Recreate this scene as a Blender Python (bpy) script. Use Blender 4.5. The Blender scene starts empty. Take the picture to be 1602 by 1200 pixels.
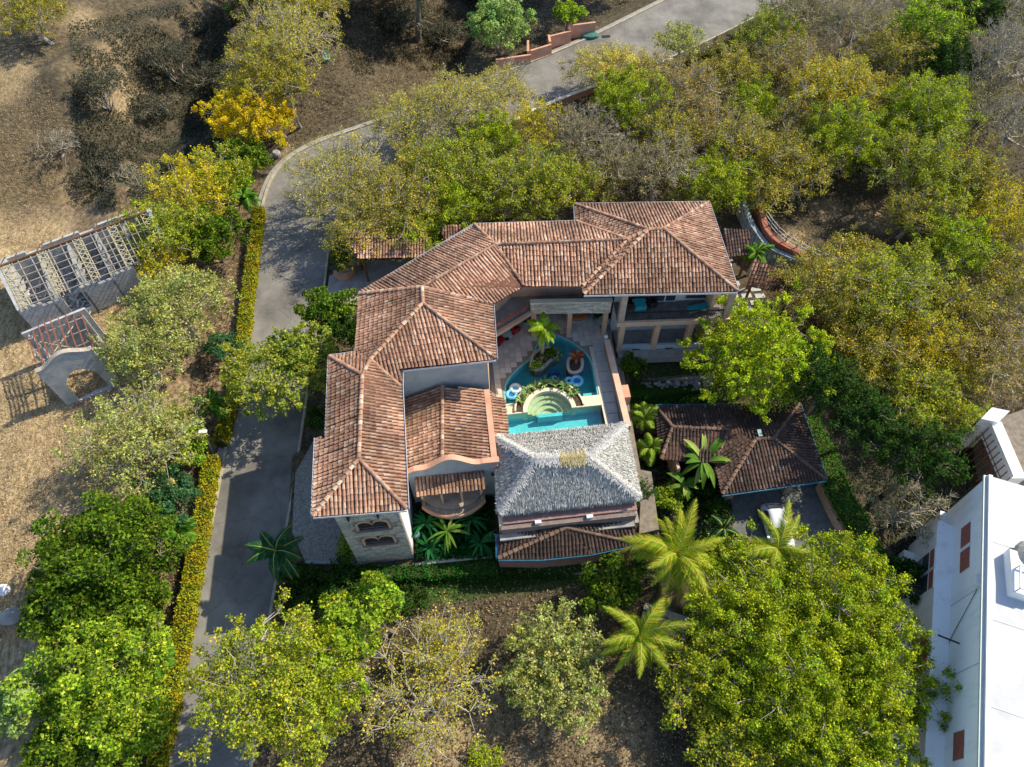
import bpy, math, random
import numpy as np
from mathutils import Vector, Matrix
from mathutils.geometry import tessellate_polygon

# ------------------------------------------------------------------ camera, sky, sun, exposure
SC = bpy.context.scene
COL = SC.collection
F_PX, CX, CY, CAM_H = 1150.0, 801.0, 600.0, 46.5
def _u(v): return v / np.linalg.norm(v)
_down = _u(np.array([19., 776., F_PX]))
_n = np.array([-226., -1700., F_PX]); _n = _u(_n - _down * (_n @ _down))
_e = _u(np.cross(_n, -_down))
if _e[0] < 0: _e = -_e
cam_d = bpy.data.cameras.new('camera'); cam = bpy.data.objects.new('camera', cam_d); COL.objects.link(cam)
cam_d.sensor_width = 36; cam_d.lens = 36 * F_PX / 1602; cam_d.clip_start = 1; cam_d.clip_end = 2000
def _w(v): return (v @ _e, v @ _n, -(v @ _down))
_r, _d, _f = _w(np.array([1., 0, 0])), _w(np.array([0, 1., 0])), _w(np.array([0, 0, 1.]))
cam.matrix_world = Matrix(((_r[0], -_d[0], -_f[0], 0), (_r[1], -_d[1], -_f[1], 0), (_r[2], -_d[2], -_f[2], CAM_H), (0, 0, 0, 1)))
SC.camera = cam

SUN_EL, SUN_AZ = math.radians(43.5), math.radians(20.5)      # azimuth measured from +x (east) to +y (north)
W = bpy.data.worlds.new('World'); SC.world = W; W.use_nodes = True
wn = W.node_tree.nodes; wl = W.node_tree.links
sky = wn.new('ShaderNodeTexSky'); sky.sky_type = 'NISHITA'; sky.sun_disc = False
sky.sun_elevation = SUN_EL; sky.sun_rotation = math.pi / 2 - SUN_AZ
sky.air_density = 1.0; sky.dust_density = 0.6; sky.ozone_density = 1.6
bg = wn['Background']; bg.inputs['Strength'].default_value = 0.145
wl.new(sky.outputs['Color'], bg.inputs['Color'])
sd = bpy.data.lights.new('sun', 'SUN'); sd.energy = 4.5; sd.angle = math.radians(0.5); sd.color = (1.0, 0.88, 0.67)
so = bpy.data.objects.new('sun', sd); COL.objects.link(so)
_sv = Vector((math.cos(SUN_EL) * math.cos(SUN_AZ), math.cos(SUN_EL) * math.sin(SUN_AZ), math.sin(SUN_EL)))
so.rotation_euler = _sv.to_track_quat('Z', 'Y').to_euler(); so.location = _sv * 120
SC.view_settings.view_transform = 'Standard'; SC.view_settings.look = 'None'
SC.view_settings.exposure = 0.62; SC.view_settings.gamma = 1.0; SC.view_settings.use_curve_mapping = False
SC.render.engine = 'CYCLES'
SC.cycles.max_bounces = 6; SC.cycles.diffuse_bounces = 3; SC.cycles.transparent_max_bounces = 8
SC.render.resolution_x = 1024; SC.render.resolution_y = 767

rng = np.random.default_rng(7); random.seed(7)

# ------------------------------------------------------------------ place helpers
def at(px, py, z):
    """ground-plan point seen at photo position (px,py) at height z (vectorised)"""
    px = np.asarray(px, float); py = np.asarray(py, float); z = np.asarray(z, float)
    r = np.stack(np.broadcast_arrays(px - CX, py - CY, F_PX), -1) / F_PX
    dx, dy, dz = r @ _e, r @ _n, -(r @ _down)
    t = (z - CAM_H) / dz
    return np.stack([dx * t, dy * t, np.broadcast_to(z, t.shape)], -1)
def depth_at(p): return float(p[0] * _f[0] + p[1] * _f[1] + (p[2] - CAM_H) * _f[2])
def sst(a, b, x):
    t = np.clip((x - a) / (b - a), 0, 1); return t * t * (3 - 2 * t)
def dist_poly(x, y, P):
    """distance to a polyline and value t along it"""
    best = np.full(np.shape(x), 1e9); side = np.zeros(np.shape(x)); tt = np.zeros(np.shape(x))
    for i in range(len(P) - 1):
        ax, ay = P[i][:2]; bx, by = P[i + 1][:2]; L2 = (bx - ax) ** 2 + (by - ay) ** 2
        t = np.clip(((x - ax) * (bx - ax) + (y - ay) * (by - ay)) / L2, 0, 1)
        d = np.hypot(x - ax - t * (bx - ax), y - ay - t * (by - ay))
        s = np.sign((bx - ax) * (y - ay) - (by - ay) * (x - ax))
        m = d < best; best = np.where(m, d, best); side = np.where(m, s, side); tt = np.where(m, i + t, tt)
    return best, side, tt
_tab = np.random.default_rng(3).random((256, 256))
def vnoise(x, y):
    xi = np.floor(x).astype(int); yi = np.floor(y).astype(int); fx = x - xi; fy = y - yi
    fx = fx * fx * (3 - 2 * fx); fy = fy * fy * (3 - 2 * fy)
    g = lambda a, b: _tab[a & 255, b & 255]
    return (g(xi, yi) * (1 - fx) + g(xi + 1, yi) * fx) * (1 - fy) + (g(xi, yi + 1) * (1 - fx) + g(xi + 1, yi + 1) * fx) * fy
def fbm(x, y, o=4):
    s = 0; a = .5
    for k in range(o): s = s + a * (vnoise(x * 2 ** k + 17.3 * k, y * 2 ** k + 5.1 * k) - .5); a *= .5
    return s

ROAD_L = [(240, 1240), (262, 1180), (300, 960), (328, 850), (345, 760), (358, 690), (372, 620), (385, 560), (395, 500), (399, 430), (405, 370), (412, 320), (420, 290), (434, 262), (457, 243), (500, 222), (575, 198), (640, 172), (720, 143), (800, 110), (850, 92), (935, 55), (1000, 22), (1060, -8), (1150, -50)]
ROAD_R = [(385, 1240), (393, 1180), (420, 960), (442, 850), (458, 760), (468, 690), (478, 620), (488, 560), (500, 500), (507, 440), (512, 390), (520, 350), (535, 318), (560, 288), (600, 262), (650, 242), (720, 218), (780, 195), (850, 163), (900, 147), (960, 122), (1050, 90), (1110, 62), (1190, 22), (1280, -20)]
def road_z(y): return -1.0 + 2.5 * sst(48, 85, np.asarray(y, float))
def _iter(px, py, zf):
    z = np.zeros(np.shape(px))
    for k in range(10):
        p = at(px, py, z); z = .4 * z + .6 * zf(p[..., 0], p[..., 1])
    return at(px, py, z)
_rl = _iter(np.array([p[0] for p in ROAD_L]), np.array([p[1] for p in ROAD_L]), lambda x, y: road_z(y))
_rr = _iter(np.array([p[0] for p in ROAD_R]), np.array([p[1] for p in ROAD_R]), lambda x, y: road_z(y))
def resample(P, n):
    P = np.array(P); d = np.r_[0, np.cumsum(np.hypot(*(np.diff(P[:, :2], axis=0).T)))]; t = np.linspace(0, d[-1], n)
    Q = np.stack([np.interp(t, d, P[:, k]) for k in range(P.shape[1])], 1)
    K = Q.copy()
    for _ in range(6): K[1:-1] = (K[:-2] + 2 * K[1:-1] + K[2:]) / 4
    return K
ROADL = resample(_rl, 120); ROADR = resample(_rr, 120); ROADC = (ROADL + ROADR) / 2
RHW = np.hypot(*(ROADL - ROADR)[:, :2].T) / 2
GS = -1.
_gul = [tuple(at(a, b, -1)[:2]) for a, b in [(620, -140), (520, -50), (470, 30), (372, 60), (352, 130), (338, 215), (300, 265), (262, 300), (215, 318), (150, 320)]]
_crest = [tuple(at(a, b, 0)[:2]) for a, b in [(100, 110), (150, 62), (210, 25), (280, -15)]]
_cres2 = [tuple(at(a, b, 0)[:2]) for a, b in [(190, 300), (200, 250), (235, 190), (262, 150)]]
_gul3 = [tuple(at(a, b, 0)[:2]) for a, b in [(980, -200), (860, -90), (790, -10), (752, 45), (735, 95)]]  # hollow added so its steep bank puts the top-centre slope in shade
_gul2 = [tuple(at(a, b, 0)[:2]) for a, b in [(560, -20), (620, 40), (700, 60)]]
def h(x, y):
    """height of the natural ground"""
    x = np.asarray(x, float); y = np.asarray(y, float)
    z = -.9 + 0 * x
    z = z + 1.2 * sst(50, 85, y)                                     # rises north
    z = z + 1.5 * sst(30, 60, x) * sst(30, 50, y)
    z = z - 1.6 * sst(10.6, 12.2, x) * sst(34.5, 32.2, y)              # garden side falls east
    z = z - .6 * sst(19, 14, y)
    z = z - .9 * sst(24, 30, x) * sst(34, 28, y)
    z = z + .9 * sst(-21, -25, x) * sst(52, 47, y)
    d, s, t = dist_poly(x, y, _gul)
    sg = d * s * GS; z = z - np.where(sg > 0, 8.0 * sst(0, 3.6, sg) * sst(26, 4, sg), 0) * sst(48, 54, y + .25 * (x + 25))
    d, s, t = dist_poly(x, y, _gul3); sg = d * s * GS; z = z - np.where(sg > 0, 6.0 * sst(0, 3.2, sg) * sst(15, 4, sg), 0) * sst(60, 70, y)
    d, s, t = dist_poly(x, y, _crest); z = z + 3.4 * np.exp(-(d / 3.2) ** 2)
    d, s, t = dist_poly(x, y, _cres2); z = z + 2.4 * np.exp(-(d / 2.2) ** 2)
    d, s, t = dist_poly(x, y, _gul2); z = z - .8 * np.exp(-(d / 4) ** 2)
    wild = 1 - sst(-12, -9, x) * sst(24, 20, x) * sst(14, 17, y) * sst(46, 43, y)
    z = z + wild * (1.6 * fbm(x / 9., y / 9.) + .5 * fbm(x / 2.2 + 9, y / 2.2))
    d, s, t = dist_poly(x, y, ROADC)
    hw = np.interp(t, np.arange(120), RHW)
    k = sst(3.2, .7, d - hw)
    z = z * (1 - k) + (road_z(y) - .12) * k
    # levelled ground under paving, court, driveway
    for (x0, x1, y0, y1, zz) in FLATS:
        q = np.maximum(np.maximum(x0 - x, x - x1), np.maximum(y0 - y, y - y1))
        k = sst(1.2, .2, q); z = z * (1 - k) + zz * k
    return z
FLATS = [(-13.0, -5.0, 17.9, 27.0, -.6), (-12.2, -6.5, 33.5, 40.5, -.6), (-8.0, 10.8, 18.5, 43.0, -.5), (9.5, 21, 31.5, 42.5, -.9), (12.2, 23.5, 13.0, 29.0, -2.6),
         (20, 26, 30.5, 38.5, -.95)]
def G(px, py, dz=0.):
    px = np.asarray(px, float); py = np.asarray(py, float)
    p = _iter(px, py, h); p = p.copy(); p[..., 2] = h(p[..., 0], p[..., 1]) + dz
    return p

# ------------------------------------------------------------------ materials
MATS = {}
def _new(name):
    m = bpy.data.materials.new(name); m.use_nodes = True; nt = m.node_tree; nt.nodes.clear(); MATS[name] = m
    return m, nt.nodes, nt.links
def mat(name, c1, c2=None, scale=3., rough=.85, bump=.0, bscale=None, detail=6., spec=.3, metal=0., attr=False, stretch=(1, 1, 1), contrast=(.35, .65)):
    m, N, L = _new(name)
    out = N.new('ShaderNodeOutputMaterial'); b = N.new('ShaderNodeBsdfPrincipled')
    b.inputs['Roughness'].default_value = rough; b.inputs['Metallic'].default_value = metal
    b.inputs['Specular IOR Level'].default_value = spec
    L.new(b.outputs[0], out.inputs[0])
    tc = N.new('ShaderNodeTexCoord'); mp = N.new('ShaderNodeMapping'); mp.inputs['Scale'].default_value = stretch
    L.new(tc.outputs['Object'], mp.inputs[0])
    no = N.new('ShaderNodeTexNoise'); no.inputs['Scale'].default_value = scale; no.inputs['Detail'].default_value = detail
    no.inputs['Roughness'].default_value = .65
    L.new(mp.outputs[0], no.inputs['Vector'])
    cr = N.new('ShaderNodeValToRGB'); cr.color_ramp.elements[0].position = contrast[0]; cr.color_ramp.elements[1].position = contrast[1]
    cr.color_ramp.elements[0].color = (*c1, 1); cr.color_ramp.elements[1].color = (*(c2 or c1), 1)
    L.new(no.outputs['Fac'], cr.inputs[0]); col = cr.outputs[0]
    if attr:
        a = N.new('ShaderNodeAttribute'); a.attribute_name = 'col'
        mx = N.new('ShaderNodeMix'); mx.data_type = 'RGBA'; mx.blend_type = 'MULTIPLY'; mx.inputs[0].default_value = 1.
        L.new(a.outputs['Color'], mx.inputs[6]); L.new(col, mx.inputs[7]); col = mx.outputs[2]
    L.new(col, b.inputs['Base Color'])
    if bump:
        n2 = N.new('ShaderNodeTexNoise'); n2.inputs['Scale'].default_value = bscale or scale * 4; n2.inputs['Detail'].default_value = 5
        L.new(mp.outputs[0], n2.inputs['Vector'])
        bp = N.new('ShaderNodeBump'); bp.inputs['Strength'].default_value = bump; bp.inputs['Distance'].default_value = .05
        L.new(n2.outputs['Fac'], bp.inputs['Height']); L.new(bp.outputs[0], b.inputs['Normal'])
    return m
def leafmat():
    m, N, L = _new('leaf')
    out = N.new('ShaderNodeOutputMaterial'); a = N.new('ShaderNodeAttribute'); a.attribute_name = 'col'
    d = N.new('ShaderNodeBsdfPrincipled'); d.inputs['Roughness'].default_value = .7; d.inputs['Specular IOR Level'].default_value = .10
    t = N.new('ShaderNodeBsdfTranslucent'); mx = N.new('ShaderNodeMixShader'); mx.inputs[0].default_value = .32
    hs = N.new('ShaderNodeHueSaturation'); hs.inputs['Saturation'].default_value = 1.1; hs.inputs['Value'].default_value = 1.3
    L.new(a.outputs['Color'], d.inputs['Base Color']); L.new(a.outputs['Color'], hs.inputs['Color']); L.new(hs.outputs[0], t.inputs['Color'])
    L.new(d.outputs[0], mx.inputs[1]); L.new(t.outputs[0], mx.inputs[2]); L.new(mx.outputs[0], out.inputs[0])
    return m
LEAF = leafmat()
BARK = mat('bark', (.16, .13, .10), (.30, .26, .21), 6, .9, .3)
PALEBARK = mat('pale_bark', (.28, .25, .21), (.46, .42, .36), 6, .9, .3)
TILE = mat('clay_tile', (.60, .60, .59), (.93, .93, .91), 2.2, .85, .2, 30, attr=True)
TILEBASE = mat('tile_bed', (.10, .045, .030), (.16, .075, .05), 3, .9)
STUCCO = mat('ochre_stucco', (.50, .33, .22), (.60, .42, .29), 1.5, .9, .15)
PINK = mat('pink_stucco', (.50, .26, .18), (.62, .36, .25), 1.2, .9, .15)
WHITE = mat('white_paint', (.70, .71, .72), (.80, .80, .80), .8, .7, .05)
WBWALL = mat('stained_white_wall', (.58, .62, .64), (.82, .84, .86), 1.1, .8, .1, detail=12, stretch=(1, 1, .22), contrast=(.22, .5))
GUTTER = mat('grey_gutter', (.42, .45, .50), (.60, .62, .66), 4, .5, spec=.4)
STONE = mat('ashlar_stone', (.8, .8, .8), (1.1, 1.08, 1.05), 4, .9, .5, 25, attr=True)
MORTAR = mat('mortar', (.22, .20, .17), (.30, .27, .23), 5, .95)
DARK = mat('dark_interior', (.025, .022, .02), (.05, .04, .035), 2, .8)
WOOD = mat('dark_wood', (.10, .055, .03), (.18, .10, .055), 6, .7, .2, stretch=(1, 1, 1))
CONC = mat('concrete', (.22, .21, .20), (.34, .33, .31), 1.5, .9, .2)
DECK = mat('court_limestone', (.55, .51, .44), (.68, .64, .56), 1.0, .8, .1, attr=True)
GREYSLATE = mat('slate_floor', (.10, .10, .10), (.22, .20, .19), 2.0, .7, .2)
CREAM = mat('cream_coping', (.62, .55, .42), (.72, .66, .53), 2, .8, .1)
GLASS = mat('window_glass', (.03, .045, .06), (.05, .07, .09), 1, .08, spec=.6)
BLUEM = mat('turquoise_fabric', (.02, .28, .34), (.03, .34, .40), 3, .8)
RED = mat('red_fabric', (.28, .015, .02), (.36, .03, .03), 3, .8)
IRON = mat('black_iron', (.02, .02, .02), (.03, .03, .03), 3, .5)
SOIL = mat('planter_soil', (.05, .035, .025), (.09, .065, .045), 6, .95, .4)
METALRED = mat('red_oxide_steel', (.17, .055, .035), (.27, .10, .06), 5, .7)
OLDWOOD = mat('weathered_wood', (.25, .22, .19), (.42, .38, .33), 4, .9, .3)
PALEWALL = mat('weathered_plaster', (.28, .30, .32), (.46, .47, .47), 1.2, .9, .3)
COREM = mat('hedge_core', (.02, .03, .008), (.05, .06, .012), 6, .95)
THATCHM = mat('grey_thatch', (.75, .75, .75), (1.1, 1.1, 1.1), 5, .95, attr=True)
THATCHBED = mat('thatch_bed', (.22, .22, .21), (.34, .34, .32), 6, .95)

def waterm(name, tint, rip=6.):
    m, N, L = _new(name)
    out = N.new('ShaderNodeOutputMaterial'); t = N.new('ShaderNodeBsdfTransparent'); t.inputs[0].default_value = (*tint, 1)
    g = N.new('ShaderNodeBsdfGlossy'); g.inputs['Roughness'].default_value = .04; 
    mx = N.new('ShaderNodeMixShader'); mx.inputs[0].default_value = .06; L.new(t.outputs[0], mx.inputs[1]); L.new(g.outputs[0], mx.inputs[2]); L.new(mx.outputs[0], out.inputs[0])
    no = N.new('ShaderNodeTexNoise'); no.inputs['Scale'].default_value = rip; bp = N.new('ShaderNodeBump'); bp.inputs['Strength'].default_value = .25; bp.inputs['Distance'].default_value = .04
    tc = N.new('ShaderNodeTexCoord'); L.new(tc.outputs['Object'], no.inputs['Vector']); L.new(no.outputs[0], bp.inputs['Height']); L.new(bp.outputs[0], g.inputs['Normal'])
    return m
WATER = waterm('pool_water', (.70, .95, .96))
POOLT = mat('pool_plaster', (.13, .50, .54), (.20, .62, .66), 3, .8)
SPAT = mat('spa_plaster', (.60, .46, .24), (.76, .60, .34), 3, .8)

def groundmat():
    m, N, L = _new('dry_ground')
    out = N.new('ShaderNodeOutputMaterial'); b = N.new('ShaderNodeBsdfPrincipled'); b.inputs['Roughness'].default_value = .95; b.inputs['Specular IOR Level'].default_value = .1
    tc = N.new('ShaderNodeTexCoord')
    def noise(s, d=8, st=(1, 1, 1), r=.65):
        mp = N.new('ShaderNodeMapping'); mp.inputs['Scale'].default_value = st; L.new(tc.outputs['Object'], mp.inputs[0])
        n = N.new('ShaderNodeTexNoise'); n.inputs['Scale'].default_value = s; n.inputs['Detail'].default_value = d; n.inputs['Roughness'].default_value = r
        L.new(mp.outputs[0], n.inputs['Vector']); return n.outputs['Fac']
    def ramp(f, stops):
        c = N.new('ShaderNodeValToRGB'); e = c.color_ramp.elements
        while len(e) < len(stops): e.new(.5)
        for k, (p, q) in enumerate(stops): e[k].position = p; e[k].color = (*q, 1)
        L.new(f, c.inputs[0]); return c.outputs[0]
    fine = ramp(noise(2.6, 10), [(.30, (.050, .037, .026)), (.46, (.13, .095, .062)), (.58, (.25, .185, .11)), (.72, (.42, .33, .20))])
    grass = ramp(noise(3.5, 10, (1, .45, 1), .75), [(.30, (.08, .06, .036)), (.45, (.25, .19, .11)), (.58, (.47, .365, .215)), (.72, (.64, .52, .33))])
    a = N.new('ShaderNodeAttribute'); a.attribute_name = 'col'; sp = N.new('ShaderNodeSeparateColor'); L.new(a.outputs['Color'], sp.inputs[0])
    def mix(f, x, y, mode='MIX'):
        q = N.new('ShaderNodeMix'); q.data_type = 'RGBA'; q.blend_type = mode
        if isinstance(f, float): q.inputs[0].default_value = f
        else: L.new(f, q.inputs[0])
        L.new(x, q.inputs[6]); L.new(y, q.inputs[7]); return q.outputs[2]
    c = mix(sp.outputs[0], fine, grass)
    dk = ramp(noise(1.6, 9), [(.35, (.020, .024, .018)), (.65, (.085, .080, .055))])  # dark litter soil, with hillside shade put into its colour
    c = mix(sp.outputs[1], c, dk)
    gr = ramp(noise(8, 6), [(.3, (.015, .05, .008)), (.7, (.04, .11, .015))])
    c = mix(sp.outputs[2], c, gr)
    L.new(c, b.inputs['Base Color'])
    bp = N.new('ShaderNodeBump'); bp.inputs['Strength'].default_value = .8; bp.inputs['Distance'].default_value = .12; L.new(noise(6, 8), bp.inputs['Height']); L.new(bp.outputs[0], b.inputs['Normal'])
    L.new(b.outputs[0], out.inputs[0]); return m
GROUND = groundmat()
def roadmat():
    m = mat('road_surface', (.145, .14, .13), (.26, .25, .23), .55, .88, .25, 40, detail=14, contrast=(.30, .68)); N = m.node_tree.nodes; L = m.node_tree.links
    b = [n for n in N if n.type == 'BSDF_PRINCIPLED'][0]; src = b.inputs['Base Color'].links[0].from_socket
    tc = N.new('ShaderNodeTexCoord')
    def mulby(src, fac_out, lo, hi, dark):
        cr = N.new('ShaderNodeValToRGB'); cr.color_ramp.elements[0].position = lo; cr.color_ramp.elements[1].position = hi; cr.color_ramp.elements[0].color = (*dark, 1); cr.color_ramp.elements[1].color = (1, 1, 1, 1)
        L.new(fac_out, cr.inputs[0]); mx = N.new('ShaderNodeMix'); mx.data_type = 'RGBA'; mx.blend_type = 'MULTIPLY'; mx.inputs[0].default_value = 1; L.new(src, mx.inputs[6]); L.new(cr.outputs[0], mx.inputs[7]); return mx.outputs[2]
    wn_ = N.new('ShaderNodeTexNoise'); wn_.inputs['Scale'].default_value = .9; wn_.inputs['Detail'].default_value = 6; L.new(tc.outputs['Object'], wn_.inputs['Vector'])
    ad = N.new('ShaderNodeMix'); ad.data_type = 'VECTOR'; ad.inputs[0].default_value = .35; L.new(tc.outputs['Object'], ad.inputs[4]); L.new(wn_.outputs['Color'], ad.inputs[5])
    vo = N.new('ShaderNodeTexVoronoi'); vo.feature = 'DISTANCE_TO_EDGE'; vo.inputs['Scale'].default_value = .38; L.new(ad.outputs[1], vo.inputs['Vector'])
    src = mulby(src, vo.outputs['Distance'], .002, .012, (.80, .79, .77))
    st_ = N.new('ShaderNodeTexNoise'); st_.inputs['Scale'].default_value = .22; st_.inputs['Detail'].default_value = 9; L.new(tc.outputs['Object'], st_.inputs['Vector'])
    src = mulby(src, st_.outputs['Fac'], .36, .52, (.66, .66, .66))
    L.new(src, b.inputs['Base Color']); return m
ASPH = roadmat()
KERB = mat('kerb_concrete', (.30, .27, .20), (.44, .40, .31), 2, .9, .2)

# ------------------------------------------------------------------ mesh helpers
ORG = {}
def link(name, me, parent=None, kind=None, label=None):
    o = bpy.data.objects.new(name, me); COL.objects.link(o)
    if parent is not None: o.parent = parent
    ORG[o.name] = ORG.get(parent.name, Vector()) if parent is not None else Vector()
    if kind: o['kind'] = kind
    if label: o['label'] = label
    return o
def thing(name, label, cat, loc=(0, 0, 0), group=None):
    o = bpy.data.objects.new(name, None); COL.objects.link(o); o.location = [float(v) for v in loc]; o.empty_display_size = .3
    ORG[o.name] = Vector([float(v) for v in loc]); o['label'] = label; o['category'] = cat
    if group: o['group'] = group
    return o
def tag(o, label, cat, group=None, kind=None):
    o['label'] = label
    if cat: o['category'] = cat
    if group: o['group'] = group
    if kind: o['kind'] = kind
    return o
def np_mesh(name, V, F, mat_, cols=None, parent=None, kind=None, label=None, smooth=False):
    """V (n,3); F (m,k) array of equal sided faces"""
    V = np.asarray(V, np.float32); F = np.asarray(F, np.int32)
    og = ORG.get(parent.name, Vector()) if parent is not None else Vector()
    V = V - np.array(og, np.float32)
    me = bpy.data.meshes.new(name); k = F.shape[1]
    me.vertices.add(len(V)); me.vertices.foreach_set('co', V.ravel())
    me.loops.add(F.size); me.loops.foreach_set('vertex_index', F.ravel())
    me.polygons.add(len(F)); me.polygons.foreach_set('loop_start', np.arange(0, F.size, k, dtype=np.int32))
    me.polygons.foreach_set('loop_total', np.full(len(F), k, np.int32))
    if smooth: me.polygons.foreach_set('use_smooth', np.ones(len(F), bool))
    if cols is not None:
        a = me.attributes.new('col', 'FLOAT_COLOR', 'CORNER')
        c = np.ones((len(F), k, 4), np.float32); c[:, :, :3] = np.asarray(cols, np.float32)[:, None, :]
        a.data.foreach_set('color', c.ravel())
    me.update(calc_edges=True); me.materials.append(mat_)
    return link(name, me, parent, kind, label)

class MB:
    """collects shapes, builds ONE mesh object"""
    def __init__(s): s.v = []; s.f = []; s.c = []; s.cur = (1, 1, 1)
    def add(s, V, F):
        n = len(s.v); s.v += [tuple(float(q) for q in p) for p in V]
        for f in F: s.f.append([i + n for i in f]); s.c.append(s.cur)
        return s
    def box(s, x0, x1, y0, y1, z0, z1):
        return s.hexa([(x0, y0), (x1, y0), (x1, y1), (x0, y1)], z0, z1)
    def hexa(s, P, z0, z1): return s.prism(P, z0, z1)
    def prism(s, P, z0, z1):
        """upright prism; z0, z1 numbers or per-corner lists"""
        n = len(P); a = z0 if hasattr(z0, '__len__') else [z0] * n; b = z1 if hasattr(z1, '__len__') else [z1] * n
        ar = sum(P[i][0] * P[(i + 1) % n][1] - P[(i + 1) % n][0] * P[i][1] for i in range(n))
        if ar < 0: P = P[::-1]; a = list(a)[::-1]; b = list(b)[::-1]
        V = [(P[i][0], P[i][1], a[i]) for i in range(n)] + [(P[i][0], P[i][1], b[i]) for i in range(n)]
        F = [list(range(n))[::-1], [n + i for i in range(n)]] + [[i, (i + 1) % n, n + (i + 1) % n, n + i] for i in range(n)]
        return s.add(V, F)
    def beam(s, a, b, w, hgt=None, up=(0, 0, 1)):
        a = Vector(a); b = Vector(b); d = (b - a).normalized(); u = Vector(up)
        r = d.cross(u)
        if r.length < 1e-4: r = d.cross(Vector((1, 0, 0)))
        r.normalize(); u = r.cross(d).normalized(); hw = w / 2; hh = (hgt or w) / 2
        V = [p + r * i * hw + u * j * hh for p in (a, b) for i, j in ((-1, -1), (1, -1), (1, 1), (-1, 1))]
        return s.add(V, [[0, 1, 2, 3], [7, 6, 5, 4], [0, 4, 5, 1], [1, 5, 6, 2], [2, 6, 7, 3], [3, 7, 4, 0]])
    def tube(s, P, R, n=8, cap=True):
        P = [Vector(p) for p in P]; R = R if hasattr(R, '__len__') else [R] * len(P); V = []; F = []
        ref = Vector((0, 0, 1))
        for i, p in enumerate(P):
            d = (P[min(i + 1, len(P) - 1)] - P[max(i - 1, 0)]).normalized()
            r = d.cross(ref)
            if r.length < .05: r = d.cross(Vector((1, 0, 0)))
            r.normalize(); u = r.cross(d)
            for k in range(n):
                a = 2 * math.pi * k / n; V.append(p + (r * math.cos(a) + u * math.sin(a)) * R[i])
        for i in range(len(P) - 1):
            for k in range(n): F.append([i * n + k, i * n + (k + 1) % n, (i + 1) * n + (k + 1) % n, (i + 1) * n + k])
        if cap: F.append([k for k in range(n)]); F.append([(len(P) - 1) * n + k for k in range(n)][::-1])
        return s.add(V, F)
    def lathe(s, c, prof, n=16, sx=1, sy=1):
        V = []; F = []
        for (r, z) in prof:
            for k in range(n):
                a = 2 * math.pi * k / n; V.append((c[0] + r * sx * math.cos(a), c[1] + r * sy * math.sin(a), c[2] + z))
        for i in range(len(prof) - 1):
            for k in range(n): F.append([i * n + k, i * n + (k + 1) % n, (i + 1) * n + (k + 1) % n, (i + 1) * n + k])
        F.append([k for k in range(n)][::-1]); F.append([(len(prof) - 1) * n + k for k in range(n)])
        return s.add(V, F)
    def build(s, name, m, parent=None, kind=None, label=None, smooth=False, bevel=0):
        og = ORG.get(parent.name, Vector()) if parent is not None else Vector()
        me = bpy.data.meshes.new(name); me.from_pydata([(v[0] - og[0], v[1] - og[1], v[2] - og[2]) for v in s.v], [], s.f)
        a = me.attributes.new('col', 'FLOAT_COLOR', 'CORNER'); L = []
        for f, c in zip(s.f, s.c): L += [*c, 1.] * len(f)
        a.data.foreach_set('color', L)
        me.materials.append(m)
        if smooth: me.polygons.foreach_set('use_smooth', [True] * len(me.polygons))
        me.update(); o = link(name, me, parent, kind, label)
        if bevel:
            md = o.modifiers.new('bevel', 'BEVEL'); md.width = bevel; md.segments = 2; md.limit_method = 'ANGLE'
        return o
def seed_col(n, base, var, r): 
    b = np.array(base); k = 1 + var * (r.random((n, 1)) - .5) * 2
    return np.clip(b * k + (r.random((n, 3)) - .5) * var * .12 * b.mean(), 0, 1.5)
# ------------------------------------------------------------------ ground
def inside(x, y, P):
    x = np.asarray(x); y = np.asarray(y); r = np.zeros(x.shape, bool); n = len(P)
    for i in range(n):
        x0, y0 = P[i][:2]; x1, y1 = P[(i + 1) % n][:2]
        if y0 == y1: continue
        c = ((y0 > y) != (y1 > y)) & (x < (x1 - x0) * (y - y0) / (y1 - y0) + x0); r ^= c
    return r
def pxpoly(P, z=0.): return [tuple(at(a, b, z)) for a, b in P]
xs = np.unique(np.r_[np.linspace(-400, -75, 16), np.linspace(-75, 80, 270), np.linspace(80, 400, 16)])
ys = np.unique(np.r_[np.linspace(-300, -6, 14), np.linspace(-6, 105, 200), np.linspace(105, 500, 16)])
X, Y = np.meshgrid(xs, ys); Z = h(X, Y)
nx, ny = len(xs), len(ys)
idx = np.arange(nx * ny).reshape(ny, nx)
F = np.stack([idx[:-1, :-1], idx[:-1, 1:], idx[1:, 1:], idx[1:, :-1]], -1).reshape(-1, 4)
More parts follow.
